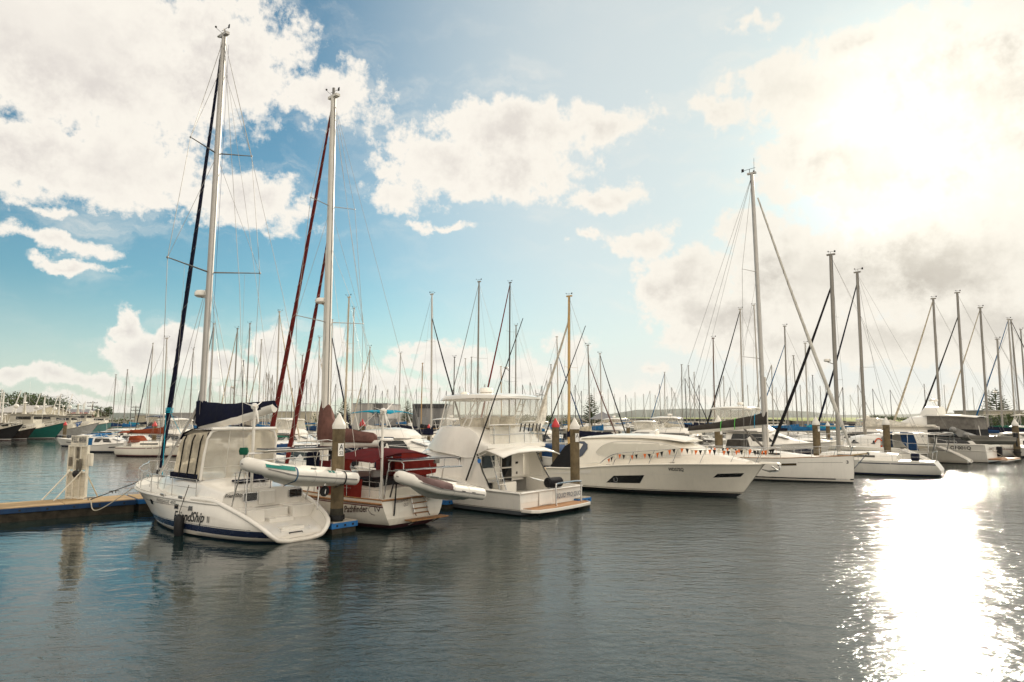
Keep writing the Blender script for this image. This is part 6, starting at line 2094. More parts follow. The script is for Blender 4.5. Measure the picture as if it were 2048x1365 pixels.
    for sg in (1, -1):
        mb.tube([(6.6, sg * 3.8, 1.6), (6.75, sg * 1.5, 9.05), T], .014, WIRE, 4); mb.tube([(6.0, sg * 3.9, 1.6), (7.2, 0, 14.5)], .012, WIRE, 4)
        mb.tube([T, (1.4, sg * 3.6, 3.0)], .010, WIRE, 4)
    mb.build('rigging', R0)
    for sg in (1, -1):
        stanchions(R0, [(x, sg * (4.75 if x < 9 else 4.4), 1.65) for x in (2.9, 5.0, 7.2, 9.4, 11.6)], .62)
    mb = MB()
    for sg in (1, -1):
        mb.tube([(1.0, sg * 1.6, 1.1), (.6, sg * 1.6, 2.6), (-.6, sg * 1.6, 2.7)], .04, STEEL, 6)
    mb.build('stern_davits', R0)
    return R0, o, ang


CAT, _co, _ca = build_cat()
claim(_co.x, _co.y, _ca, 1, 1)
_d = inflatable('inflatable_dinghy', 'grey inflatable dinghy hanging tilted between the catamaran sterns', 3.3, .58, .25, HYPG, HYPG)
_d.location = world_of(CAT, (-.45, -2.4, 2.55)); _d.rotation_euler = (RAD(24), RAD(11), RAD(129 - 90))
_f = ground(1741, 920, .95)
t_ = thing('horseshoe_lifebuoy', 'black horseshoe fender hanging on the catamaran bow quarter', 'fender', world_of(CAT, (10.0, 4.75, 1.2)), RAD(129))
mb = MB(); mb.tube([(.30 * cos(a), 0, .34 * sin(a)) for a in [RAD(x) for x in range(-60, 250, 20)]], .12, BLACK, 8); mb.build('ring', t_)
mb = MB(); mb.tube([(0, 0, .4), (0, -.1, .75)], .015, ROPE, 4); mb.build('lanyard', t_)


def build_synergy():
    g = ground(1988, 925)
    ang = RAD(130)
    o = Vector((g.x, g.y)) + Vector((sin(ang), -cos(ang))) * .3
    claim(o.x, o.y, ang, 13.5, 5.2)
    R0 = thing('houseboat_cruiser', 'white motor cruiser with grey mesh cockpit tent and teak stern platform', 'motor boat', (o.x, o.y, 0), ang)
    hull = Hull(xs=[(-.5, .1), (0, 0), (1.9, .1)], xb=[(-.5, 11), (0, 12.0), (2.1, 13.2)], bd=[(0, 2.25), (.4, 2.4), (.7, 2.0), (.9, .9), (1, .08)], bw=[(0, 2.0), (.4, 2.1), (.7, 1.5), (.9, .45), (1, .02)],
                zs=[(0, 1.62), (.5, 1.65), (1, 2.1)], p=.8)
    h = hull.build([(.06, ANTIF)], R0, GEL, n=20, up=4)
    mb = MB()
    for sg in (1, -1):
        mb.tube(hull.line(lambda t: 1.05 + .3 * t, 0, 1, 18, sg, .02), .03, GELB, 5); mb.tube(hull.line(lambda t: hull.zs(t), 0, 1, 18, sg, .02), .05, GELB, 5)
    mb.tube([(.0, 2.2, 1.05), (.0, -2.2, 1.05)], .03, GELB, 5); mb.build('rub_rail', R0)
    lettering('OF001Q', hull.side_fn(2.9, 1.18, -1, 1, .02), 1.7, INK, h, bold=.02, height=.3)
    lettering('Synergy', flat_fn((-.04, 1.55, 1.16), (0, -1, .03), (.05, 0, 1)), 1.5, INKB, h, shear=.35, bold=.02, height=.28)
    mb = MB(); mb.trunk([(.3, 2.0, 1.6, 1.6, 2.25), (1.6, 2.0, 1.75, 1.6, 2.3), (4.2, 2.05, 1.85, 1.6, 2.35)], GEL); ac = mb.build('aft_cabin', R0)
    for sg in (1, -1):
        mb = MB(); mb.add([(1.3, sg * 2.02, 1.72), (4.1, sg * 2.06, 1.72), (4.1, sg * 1.96, 2.22), (1.9, sg * 1.92, 2.22)], [(0, 1, 2, 3)], DARKG); mb.build('aft_cabin_window', ac)
    mb = MB(); mb.loft([[Vector((.75, 1.75, 2.25)), Vector((4.9, 2.0, 2.3)), Vector((4.9, -2.0, 2.3)), Vector((.75, -1.75, 2.25))], [Vector((.85, 1.72, 3.05)), Vector((4.9, 1.95, 3.1)), Vector((4.9, -1.95, 3.1)), Vector((.85, -1.72, 3.05))]], BLACKC, caps=(False, False), smooth=False); mb.build('dark_curtain', R0)
    mb = MB(); mb.loft([[Vector((.85, 1.74, 3.05)), Vector((4.9, 1.97, 3.1)), Vector((4.9, -1.97, 3.1)), Vector((.85, -1.74, 3.05))], [Vector((1.05, 1.68, 4.25)), Vector((4.9, 1.88, 4.35)), Vector((4.9, -1.88, 4.35)), Vector((1.05, -1.68, 4.25))]], GREYM, caps=(False, False), smooth=False); mb.build('grey_curtain', R0)
    mb = MB(); mb.loft([[Vector((x, y * w, z + .1 * (1 - y * y))) for y in (-1, -.5, 0, .5, 1)] for x, w, z in ((.75, 1.8, 4.22), (2.5, 1.98, 4.36), (5.2, 2.0, 4.4))], GEL, closed=False, caps=(False, False)); tp = mb.build('tent_roof', R0); tp.modifiers.new('thickness', 'SOLIDIFY').thickness = .07
    mb = MB(); mb.trunk([(4.9, 1.95, 1.8, 1.6, 4.3), (6.6, 1.9, 1.65, 1.65, 4.2), (8.4, 1.75, 1.3, 1.7, 3.4), (9.6, 1.3, .8, 1.75, 2.3), (11.4, .8, .4, 1.9, 2.05)], GEL); dh = mb.build('deckhouse', R0)
    for sg in (1, -1):
        mb = MB(); mb.add([(5.3, sg * 1.93, 2.3), (8.3, sg * 1.70, 2.35), (8.0, sg * 1.55, 2.95), (5.4, sg * 1.86, 2.95)], [(0, 1, 2, 3)], DARKG); mb.build('side_window', dh)
    mb = MB(); mb.trunk([(4.2, 1.2, 1.0, 4.4, 5.2), (5.4, 1.2, .9, 4.4, 5.25), (5.9, 1.0, .6, 4.35, 4.7)], GEL); mb.build('upper_cover', R0)
    mb = MB(); mb.tube([(4.4, .3, 5.2), (4.7, .3, 5.75)], .05, GEL, 6); pl = mb.build('radar_post', R0); radome(pl, (4.75, .3, 5.9), .42, .28)
    mb = MB(); mb.box((-.75, -.1, .34), (1.4, 4.3, .10), TEAK); mb.box((-.75, -.1, .26), (1.44, 4.34, .06), GELB); pf = mb.build('swim_platform', R0)
    mb = MB(); mb.tube([(-1.35, 1.3, .4), (-.05, 1.5, 1.3)], .02, ROPEW, 5); mb.tube([(-1.35, -1.8, .4), (.3, -1.6, 1.9)], .02, ROPEW, 5); mb.build('platform_stay', R0)
    mb = MB(); mb.rbox((-.12, -1.15, .95), (.4, .6, .95), BLACKC, .12); mb.build('outboard_cover', R0)
    mb = MB(); mb.tube([(.55, 1.5, 2.3), (.7, 1.45, 3.4)], .03, GEL, 5); mb.tube([(.3, -1.5, 1.65), (.3, -1.5, 2.3)], .02, STEEL, 5); mb.build('boarding_pole', R0)
    mb = MB()
    for k in range(3):
        mb.tube([(1.4, -1.4 - k * .3, 4.4), (-.6, -1.7 - k * .3, 4.5)], .02, STEEL, 5)
    mb.build('awning_pole', R0)
    return R0


SYN = build_synergy()

# motor boats of the middle ground
cruiser(1520, 68, -38, 14.0, 'big white flybridge cruiser with black saloon windows and long white hardtop', fly=True, top='hard', encl=CLEAR, off=.45, k=1.05, stripe=STRIPE)
cruiser(1416, 62, -38, 9.0, 'express cruiser with a charcoal canopy behind the orange flags', fly=False, top='bimini', top_m=GREYC, cover=GREYC, off=.35, k=.8, radar=False, arch=True)
cruiser(1357, 82, -20, 11.5, 'white flybridge cruiser with clear sides and a navy band above the motor yacht roof', encl=CLEAR, off=.4, stripe=STRIPEB)
cruiser(1307, 98, -30, 10, 'smaller flybridge boat with clear curtains beside the numbered pile', encl=CLEARC, off=.4, radar=False)
cruiser(1216, 105, 150, 11, 'white cruiser moored before the grey shelter roof', encl=None, off=.4)
cruiser(1250, 88, -35, 9, 'low white launch with a black cockpit cover', fly=False, top=None, cover=BLACKC, off=.4, radar=False)
cruiser(1836, 72, -160, 12, 'white flybridge cruiser with swept bimini frame behind the catamaran', fly=True, top='hard', encl=None, off=.45, radar=True, k=.95)
cruiser(800, 55, -25, 13, 'white flybridge cruiser under a bright turquoise bimini', fly=True, top='bimini', top_m=TEALC, encl=None, off=.42, radar=False, k=.95, cover=NAVY)
cruiser(640, 60, 15, 10, 'white cruiser with dark blue cockpit cover seen between the red furled sails', fly=False, top=None, cover=DBLUEC, off=.5, radar=False)
cruiser(603, 84, -30, 11, 'flybridge cruiser with clear curtains left of the red furled sails', encl=CLEARC, off=.5, radar=False)
cruiser(690, 80, -35, 10, 'small white flybridge boat above the brown sail cover', encl=CLEAR, off=.5)
cruiser(375, 82, -30, 11, 'white flybridge cruiser with sloped front behind the nearest bow', encl=CLEAR, off=.5, radar=False)
cruiser(345, 100, -30, 12, 'navy topped cruiser with dark windows before the long grey shed', top='hard', top_m=NAVYH, hull_m=NAVYH, encl=None, off=.5)
cruiser(168, 100, 176, 8.5, 'small white runabout with a blue cockpit cover near the marina sign', fly=False, top=None, cover=BLUEC, off=.5, radar=False)
cruiser(215, 112, 170, 10, 'white cabin boat with a blue hull stripe and dark side windows', fly=False, top='hard', off=.5, radar=False, k=.7, stripe=ANTIFB)
cruiser(2010, 92, 150, 12, 'white flybridge cruiser with a broad flat bimini at the far right', fly=True, top='bimini', top_m=WHITEC, encl=None, off=.5, k=1.1)
cruiser(1100, 92, -30, 10, 'white cruiser with orange lifebuoy rail under the loose cream sail', encl=CLEAR, off=.5, radar=False)
cruiser(1160, 72, 145, 9, 'low white cruiser with a black mesh cover right of the lettered pile', fly=False, top=None, cover=BLACKC, off=.5, radar=False)

cruiser(222, 84, -20, 9, 'white cabin boat with a bright blue bimini and cover in the blue covered cluster', fly=False, top='bimini', top_m=BLUEC, cover=BLUEC, off=.4, radar=False, k=.9)
cruiser(272, 95, -15, 9, 'white cabin boat with a turquoise bimini behind the rust orange boom cover', fly=False, top='bimini', top_m=TEALC, cover=DBLUEC, off=.4, radar=False, k=.9)
cruiser(196, 92, -30, 8, 'low white launch under a dark blue cover beside the marina sign', fly=False, top=None, cover=DBLUEC, off=.4, radar=False)
cruiser(770, 46, 142, 10, 'low launch under a navy cover between the maroon canopy and the flybridge cruiser', fly=False, top=None, cover=NAVY, off=.3, radar=False)
cruiser(655, 47, 142, 10, 'white cabin boat with black side curtains behind the lettered pile', fly=False, top='bimini', top_m=BLACKC, cover=BLACKC, off=.3, radar=False, k=.7)
cruiser(1085, 60, 142, 10, 'white cabin boat with a dark blue cover beside the red capped pile', fly=False, top=None, cover=DBLUEC, off=.3, radar=False)
cruiser(560, 62, -38, 10.5, 'white cabin boat with green cover left of the red furled sails', fly=False, top='bimini', top_m=GREENC, cover=GREENC, off=.4, radar=False, k=.8)
cruiser(1640, 70, -30, 10, 'white launch with an upturned white dinghy shape beyond the plumb bowed sloop', fly=False, top=None, cover=WHITEC, off=.5, radar=False)
cruiser(1700, 92, 150, 11, 'white flybridge cruiser before the grassy bank', encl=CLEAR, off=.5)
cruiser(930, 84, -30, 11, 'white cruiser half hidden by the flybridge cruiser enclosure', encl=None, off=.5)

# yachts: masthead column, row, height, heading, label, ...
BY = berth_yacht
BY(334, 677, 13.2, -8, 'white yacht with a rust orange boom cover and matching hood', ORANGEC, None, ALUW, GELW, STRIPEM, dodger=ORANGEC)
BY(255, 740, 13.0, 150, 'yacht with bright blue hood in the blue covered cluster near the marina sign', BLUEC, None, ALU, dodger=BLUEC)
BY(232, 750, 12.5, 160, 'yacht with the leftmost bare mast of the marina and a dark blue boom cover', DBLUEC, None, ALU, dodger=DBLUEC)
BY(265, 774, 11.5, 150, 'small yacht with dark leaning mast and turquoise cover', TEALC, None, ALUD, dodger=TEALC)
BY(306, 687, 14.5, 140, 'tall white masted yacht rising behind the rust orange boom cover', GREYC, NAVY, ALUW)
BY(296, 774, 12, -40, 'low yacht with a thin pale mast beyond the rust orange cover', NAVY, None, ALUW)
BY(387, 699, 14, 140, 'yacht whose mast stands just left of the nearest boat mast', BLUEC, None, ALU)
BY(428, 648, 15.5, 140, 'yacht with leaning mast just right of the nearest boat mast', NAVY, BLACK, ALUW)
BY(475, 658, 15, 140, 'yacht with a tan furled headsail over the navy sail cover', GREYC, CREAMC, ALU, radar=True)
BY(500, 648, 15.5, 140, 'yacht with a grey boom cover and mast above the wind generator', GREYC, None, ALU)
BY(487, 722, 12.5, -40, 'yacht with a dark mast standing between two pale ones over the navy cover', NAVY, None, ALUD)
BY(523, 680, 14.5, 140, 'yacht whose pale mast ends the row above the navy covered boom', BLUEC, CREAMC, ALUW)
BY(559, 624, 16.5, -40, 'tall yacht with a cream furled headsail left of the red furled sails', CREAMC, CREAMC, ALUW, nsp=2)
BY(605, 712, 13.5, 140, 'yacht whose mast peeps out between the two red furled sails', GREENC, None, ALU)
BY(639, 676, 14.5, -40, 'yacht with a pale mast close left of the thick white mast', DBLUEC, CREAMC, ALUW, mizzen=9.5)
BY(698, 595, 16.5, 140, 'yacht with a tall leaning cream mast above the lettered pile', GREENC, None, mat('mast_cream_paint', (.58, .48, .33), .4, streak=.2), nsp=2)
BY(708, 617, 16.0, -40, 'white masted yacht with a navy furled headsail beside the striped hall', NAVY, None, ALUW, nsp=2)
BY(665, 640, 15.5, -42, 'yacht with a navy headsail rolled on its forestay behind the thick white mast', BLUEC, NAVY, ALUW, jib_r=.16)
BY(740, 695, 14.0, 140, 'yacht with a slim mast in front of the striped hall', WHITEC, CREAMC, ALUW)
BY(801, 708, 14.0, 140, 'yacht with a thin white mast between the two halls', NAVY, None, ALUW)
BY(812, 771, 12.5, -40, 'small yacht with a short mast before the gap between the halls', BLUEC, None, ALUW)
BY(845, 727, 13.0, 140, 'wooden masted yacht before the dark grey hall', BLACKC, None, WOOD, GELW)
BY(833, 780, 13.5, -40, 'yacht with a short dark mast at the edge of the dark grey hall', None, None, ALUD)
BY(864, 589, 17.0, -40, 'tall white masted yacht with a black furled headsail left of the flybridge cruiser', NAVY, BLACKC, ALUW, nsp=2)
BY(909, 715, 13.5, 140, 'black masted yacht just above the flybridge hardtop', GREYC, None, ALUD)
BY(931, 718, 14.0, -40, 'yacht with the paler of two short masts above the flybridge hardtop', BLUEC, None, ALUW)
BY(943, 715, 14.3, 140, 'yacht with a grey mast touching the tall one over the hardtop', NAVY, None, ALU)
BY(958, 564, 17.5, 140, 'tall yacht with a long thin headsail stay over the flybridge hardtop', NAVY, WIRE, ALU, jib_r=.05)
BY(1020, 566, 17.5, 140, 'tall dark masted yacht with a red furled headsail above the hardtop', BLUEC, MAROON, ALUD, nsp=2, radar=True, jib_r=.13)
BY(1032, 652, 15.0, 140, 'yacht with a pale mast close by the tall dark one', CREAMC, None, ALU)
BY(1002, 734, 13.0, -40, 'small yacht with a wooden mast behind the hardtop', NAVY, None, WOOD)
BY(1138, 593, 15.5, 140, 'yacht with a tall tan mast beside the red capped pile', NAVY, WHITEC, mat('mast_tan_paint', (.52, .33, .12), .4, var=.08, streak=.2), GELW, loose=True, mast_r=.14, dodger=BLUEC)
BY(1114, 674, 14.5, -40, 'yacht with a navy stay and slim mast left of the tan one', BLUEC, DBLUEC, ALUW)
BY(1102, 730, 13.0, -40, 'yacht with a turquoise boom cover behind the red capped pile', TEALC, None, ALU)
BY(1176, 691, 13.0, -40, 'yacht with a cream boom cover beside the tall dark conifer', CREAMC, BROWNC, ALU, dodger=BLACKC)
BY(1200, 708, 13.5, -40, 'yacht with a light mast and blue cover right of the tall conifer', BLUEC, BLACKC, ALUW)
BY(1329, 745, 13.0, 140, 'yacht with the taller of two pale masts above the motor yacht roof', CREAMC, BLUEC, ALUW)
BY(1319, 770, 13.0, -40, 'yacht with the shorter of two pale masts above the motor yacht roof', NAVY, None, ALU)
BY(1363, 730, 13.5, 140, 'yacht with a brownish mast over the clear sided flybridge cruiser', NAVY, None, ALU)
BY(1377, 732, 14.5, -40, 'yacht with crossed stays over the clear sided flybridge cruiser', BLUEC, BLACKC, ALU)
BY(1388, 745, 14.0, 140, 'yacht with a slim mast right of the crossed stays', NAVY, None, ALUW)
BY(1426, 677, 14.0, 140, 'dark wooden masted yacht rising behind the pile with the orange flags', GREYC, None, WOODD, nsp=1)
BY(1480, 619, 16.5, 140, 'yacht with a pale mast and black headsail left of the plumb bowed sloop', NAVY, BLACKC, ALUW, jib_r=.12, nsp=2)
BY(1508, 611, 17.0, -40, 'yacht whose mast nearly touches the mast of the plumb bowed sloop', NAVY, None, ALUW, nsp=2)
BY(1569, 653, 15.5, 140, 'yacht with a blue furled headsail beyond the plumb bowed sloop', BLUEC, BLUEC, ALU)
BY(1587, 712, 14.0, -40, 'short masted yacht before the pale hills', BLUEC, None, ALU)
BY(1610, 687, 15.0, 140, 'yacht with double spreaders before the grassy bank', TEALC, None, ALUW, nsp=2)
BY(1625, 751, 13.5, 140, 'small yacht with a dark mast before the grassy bank', BLUEC, None, ALUD)
BY(1661, 510, 18.0, 142, 'tall heavy masted yacht with black headsail and radar behind the white capped pile', None, BLACKC, ALU, radar=True, nsp=2, jib_r=.15, mast_r=.15)
BY(1866, 598, 16.5, 142, 'yacht with a cream headsail and the leftmost mast behind the grey mesh tent', DBLUEC, CREAMC, ALU, nsp=2, mast_r=.13, jib_r=.13)
BY(1914, 586, 17.0, 142, 'tall yacht with black headsail rising over the grey mesh tent', NAVY, BLACKC, ALU, nsp=2, mast_r=.14, jib_r=.12)
BY(1960, 616, 16.5, 142, 'yacht with a pale headsail just right of the tallest mast over the tent', NAVY, CREAMC, ALU, nsp=2, mast_r=.13, jib_r=.10)
BY(1994, 679, 13.5, 142, 'yacht with a leaning grey mast and radar beside the right hand conifer', GREENC, None, mat('mast_weathered_grey', (.34, .32, .29), .5), radar=True, mast_r=.12, dodger=GREENC)
BY(2016, 639, 15.0, 142, 'yacht with a blue headsail and the paler of the paired masts at far right', NAVY, BLUEC, ALUW, mast_r=.10)
BY(2022, 640, 16.2, -38, 'yacht with the darker of the paired masts at far right', GREENC, BLACKC, ALU, mast_r=.11)
BY(2041, 660, 15.0, 142, 'yacht cut by the right edge of the picture with a short pale mast', NAVY, None, ALU)

# motor yacht's near neighbours with hull in view at the right edge
cruiser(2098, 72, 142, 11, 'white launch with oval ports and a navy band at the right edge', fly=False, top='hard', off=0, radar=False, stripe=STRIPEB, k=.7)
_t = thing('aluminium_tender', 'small ribbed metal tender with a black outboard hung at the right edge', 'dinghy', at_depth(2028, 885, 57), RAD(160))
_hull = Hull(xs=[(-.3, .05), (.4, 0)], xb=[(-.3, 2.6), (.4, 3.2)], bd=[(0, .7), (.6, .7), (1, .1)], bw=[(0, .6), (.6, .55), (1, .03)], zs=[(0, .42), (1, .55)], keel=-.2)
_hull.build([(.1, ALU), (.2, ALUW)], _t, ALU, n=8, up=2, deck=False)
mb = MB(); mb.rbox((-.15, 0, .55), (.35, .3, .45), BLACK, .08); mb.tube([(-.15, 0, .3), (-.2, 0, -.35)], .07, BLACK, 6); mb.build('outboard_motor', _t)
mb = MB(); mb.box((1.2, 0, .25), (.3, 1.2, .04), ALU); mb.build('seat', _t)

# far rows: little more than masts and a pale hull each
FARG = 'distant yachts of the far rows, alike at this size'
FARL = 'tiny distant pale yacht with a bare mast among the far rows'
_protos = []
for k, (hh, mm, cv) in enumerate(((13.0, ALUW, NAVY), (12.0, ALU, BLUEC), (14.0, ALUW, CREAMC), (12.5, ALUD, BLUEC))):
    R0 = thing('sailing_yacht', FARL, 'yacht', (0, 0, 0), 0, FARG)
    hull = Hull(xs=[(-.3, .3), (1, .2)], xb=[(-.3, 8.6), (1.2, 9.8)], bd=[(0, 1.1), (.4, 1.5), (.8, .9), (1, .05)], bw=[(0, .6), (.4, 1.3), (.8, .6), (1, .02)], zs=[(0, 1.0), (1, 1.25)])
    hull.build([(.1, STRIPEB)], R0, GEL, n=6, up=1)
    mb = MB(); mb.trunk([(2.2, .9, .75, 1.0, 1.6), (6, .7, .5, 1.05, 1.5)], GEL); mb.build('coachroof', R0)
    mb = MB(); mb.tube([(5.4, 0, 1.4), (5.3, 0, hh)], [.12, .08], mm, 6); mb.tube([(5.3, -.9, hh * .55), (5.3, .9, hh * .55)], .03, mm, 4); mb.build('mast', R0)
    mb = MB(); mb.tube([(5.3, 0, 2.35), (1.2, 0, 2.45)], .2, cv, 6); mb.build('boom', R0)
    mb = MB()
    for sg in (1, -1):
        mb.tube([(5.2, sg * 1.4, 1.0), (5.25, sg * .9, hh * .55), (5.3, 0, hh)], .010, WIRE, 3)
    mb.tube([(9.7, 0, 1.2), (5.3, 0, hh)], .012 if k % 3 else .07, WIRE if k % 3 else mat('dull_rolled_sail', (.3, .29, .27), .8), 4); mb.tube([(.3, 0, 1.1), (5.3, 0, hh)], .010, WIRE, 3); mb.build('rigging', R0)
    _protos.append((R0, hh))
far = [(528, 758), (533, 745), (538, 743), (542, 756), (549, 765), (545, 750), (600, 770), (614, 758), (622, 765), (650, 772), (672, 768), (722, 775), (731, 780), (752, 770), (765, 782), (776, 778),
       (790, 771), (822, 785), (880, 775), (893, 782), (920, 772), (970, 768), (984, 775), (1045, 770), (1060, 765), (1071, 780), (1084, 772), (1094, 760), (1124, 778), (1150, 770), (1163, 782), (1188, 775),
       (1216, 778), (1229, 788), (1251, 790), (1270, 785), (1287, 788), (1240, 795), (1300, 782), (1310, 790), (1343, 775), (1350, 785), (1370, 757), (1398, 770), (1410, 778), (1439, 766), (1447, 752), (1460, 775),
       (1495, 770), (1530, 760), (1543, 730), (1552, 775), (1600, 770), (1640, 772), (1650, 765), (1685, 775), (1715, 770), (1745, 778), (1780, 780), (1848, 768), (1888, 770), (1945, 775), (1978, 780), (440, 770), (452, 760), (462, 772),
       (420, 765), (575, 768), (566, 758), (585, 776), (690, 785), (705, 778), (1205, 792), (1262, 797), (1320, 797), (1334, 793), (1388, 790), (1476, 785), (1568, 782), (1618, 785), (1665, 788), (1700, 790), (1730, 792)]
_used = [False] * 4
_rf = random.Random(77)
for i, (px, py) in enumerate(far):
    k = _rf.randrange(4)
    R0, hh = _protos[k]
    d = ray(px, py)
    ang = RAD(_rf.choice([140, -40]) + _rf.uniform(-3, 3))
    for trial in range(30):
        sc = _rf.uniform(.82, 1.18)
        t = (hh * sc - CAM_H) / d.z
        top = Vector((d.x * t, d.y * t))
        o = top - Vector((cos(ang), sin(ang))) * 5.3 * sc
        if claim(o.x, o.y, ang, 9.8 * sc, 3.0 * sc, True):
            break
    if not _used[k]:
        c = R0; _used[k] = True
    else:
        c = copy_tree(R0)
    c.location = (o.x, o.y, 0); c.rotation_euler = (0, 0, ang); c.scale = (sc, sc, sc)

# ------------------------------------------------------------------ trawlers by the far quay


THOUSE = mat('grimy_cream_paint', (.44, .41, .34), .5, var=.1, scale=.8, streak=.4)


def trawler(px, wy, L, hd, label, hull_m, house_m=THOUSE, stripe=None, lettering_txt=None, H=2.6, house=1.0, off=1.0, group='fishing trawlers along the far quay', boom=True):
    """px, wy: photograph pixel of the stem at the waterline (off=1) or of the stern (off=0)."""
    ang = RAD(hd)
    g = ground(px, wy)
    s = L / 16.0
    o = Vector((g.x, g.y)) - Vector((cos(ang), sin(ang))) * 14.2 * s * off
    claim(o.x, o.y, ang, L, L * .32)
    R0 = thing('fishing_trawler', label, 'trawler', (o.x, o.y, 0), ang, group)
    hull = Hull(xs=[(-.5, .2), (0, 0), (1.5, -.2)], xb=[(-.5, 13.4 * s), (0, 14.2 * s), (H, 16.4 * s)], bd=[(0, 2.3 * s), (.4, 2.6 * s), (.75, 2.2 * s), (.92, 1.0 * s), (1, .1)], bw=[(0, 1.9 * s), (.4, 2.3 * s), (.75, 1.4 * s), (.92, .4 * s), (1, .03)],
                zs=[(0, 1.2 * s), (.4, 1.25 * s), (.75, 1.8 * s), (1, H)], p=.8)
    h = hull.build([(.12, stripe or ANTIFR), (.26, GELB if stripe is None else stripe)], R0, hull_m, n=16, up=4)
    mb = MB()
    for sg in (1, -1):
        mb.tube(hull.line(lambda t: hull.zs(t), 0, 1, 16, sg, .02), .08 * s, house_m, 5)
    mb.build('gunwale', R0)
    zb = 1.5 * s
    mb = MB(); mb.trunk([(5.0 * s, 1.9 * s, 1.8 * s, zb - .3, zb + 1.3 * s), (11.2 * s, 1.8 * s, 1.6 * s, zb, zb + 1.4 * s), (11.6 * s, 1.6 * s, 1.3 * s, zb, zb + 1.2 * s)], house_m); ho = mb.build('deckhouse', R0)
    for sg in (1, -1):
        for x in (6.0, 7.2, 8.6, 9.8):
            mb = MB(); mb.box((x * s, sg * 1.86 * s, zb + .75 * s), (.7 * s, .06, .5 * s), DARKG); mb.build('side_window', ho)
    z2 = zb + 1.45 * s
    mb = MB(); mb.trunk([(7.0 * s, 1.6 * s, 1.5 * s, z2 - .1, z2 + 1.5 * s * house), (10.6 * s, 1.5 * s, 1.5 * s, z2 - .1, z2 + 1.5 * s * house), (11.0 * s, 1.3 * s, 1.4 * s, z2 - .1, z2 + 1.45 * s * house)], house_m); wh = mb.build('wheelhouse', R0)
    mb = MB()
    for sg in (1, -1):
        mb.box((9.4 * s, sg * 1.56 * s, z2 + .9 * s * house), (2.6 * s, .06, .55 * s), DARKG)
    mb.box((11.0 * s, 0, z2 + .9 * s * house), (.12, 2.3 * s, .5 * s), DARKG); mb.build('wheelhouse_glass', wh)
    mb = MB(); mb.box((9.0 * s, 0, z2 + 1.55 * s * house), (5.0 * s, 3.5 * s, .12 * s), THOUSE); mb.build('wheelhouse_roof', R0, .03)
    zt = z2 + 1.6 * s * house
    mb = MB(); mb.loft([[Vector((8.6 * s + a * k, b * k, zt + zz)) for a, b in ((-.9, -.8), (.6, -.6), (.6, .6), (-.9, .8))] for k, zz in ((.42 * s, 0), (.22 * s, .7 * s), (.12 * s, 2.0 * s))], THOUSE, smooth=False); ra = mb.build('radar_mast', R0)
    radome(ra, (8.6 * s, 0, zt + 2.1 * s), .3 * s, .3 * s)
    mb = MB(); mb.ball((6.4 * s, .9 * s, zt + 1.5 * s), .42 * s, GELB, 12, 8); mb.tube([(6.4 * s, .9 * s, zt - .2), (6.4 * s, .9 * s, zt + 1.2 * s)], .08 * s, GEL, 6); mb.build('satellite_dome', R0)
    mb = MB(); mb.tube([(4.6 * s, 0, 1.2), (4.6 * s, 0, 8.6 * s)], .13 * s, GELB, 6); mb.tube([(4.6 * s, -1.4 * s, 6.6 * s), (4.6 * s, 1.4 * s, 6.6 * s)], .06 * s, GELB, 5); mb.build('mast', R0)
    if boom:
        for sg in (1, -1):
            mb = MB(); mb.tube([(4.8 * s, sg * 1.2 * s, 2.2 * s), (6.0 * s, sg * 2.6 * s, 9.0 * s)], .09 * s, GELB, 5); mb.tube([(6.0 * s, sg * 2.6 * s, 9.0 * s), (4.6 * s, 0, 8.4 * s)], .02, WIRE, 3); mb.tube([(6.0 * s, sg * 2.6 * s, 9.0 * s), (12 * s, sg * 1.4 * s, 3 * s)], .02, WIRE, 3); mb.build('outrigger', R0)
    mb = MB(); mb.tube([(4.6 * s, 0, 8.4 * s), (15.8 * s, 0, H + .3)], .02, WIRE, 3); mb.tube([(4.6 * s, 0, 8.4 * s), (.4, 0, 1.5)], .02, WIRE, 3); mb.tube([(9.6 * s, -.5 * s, zt), (9.5 * s, -.5 * s, zt + 6 * s)], .02, GEL, 4); mb.build('rigging', R0)
    mb = MB()
    for sg in (1, -1):
        q = [hull.side(hull.x(t, hull.zs(t)), hull.zs(t), -.1, sg) for t in (.62, .72, .82, .9, .97)]
        for p in q:
            mb.tube([p, p + Vector((0, 0, .8 * s))], .025, GEL, 4)
        mb.tube([p + Vector((0, 0, .8 * s)) for p in q], .03, GEL, 4)
    mb.build('bow_rail', R0)
    mb = MB(); mb.rbox((2.0 * s, .4, 1.5 * s), (1.6 * s, 1.4 * s, .7 * s), mat('net_heap_orange', (.35, .14, .03), .9, var=.4, bump=.8), .2); mb.build('net_heap', R0)
    if lettering_txt:
        lettering(lettering_txt, lambda u, v: hull.side(9.6 * s + u, 1.35 * s + v + u * .12, .03, -1), 2.9, INK, h, bold=.01, height=.34)
    return R0


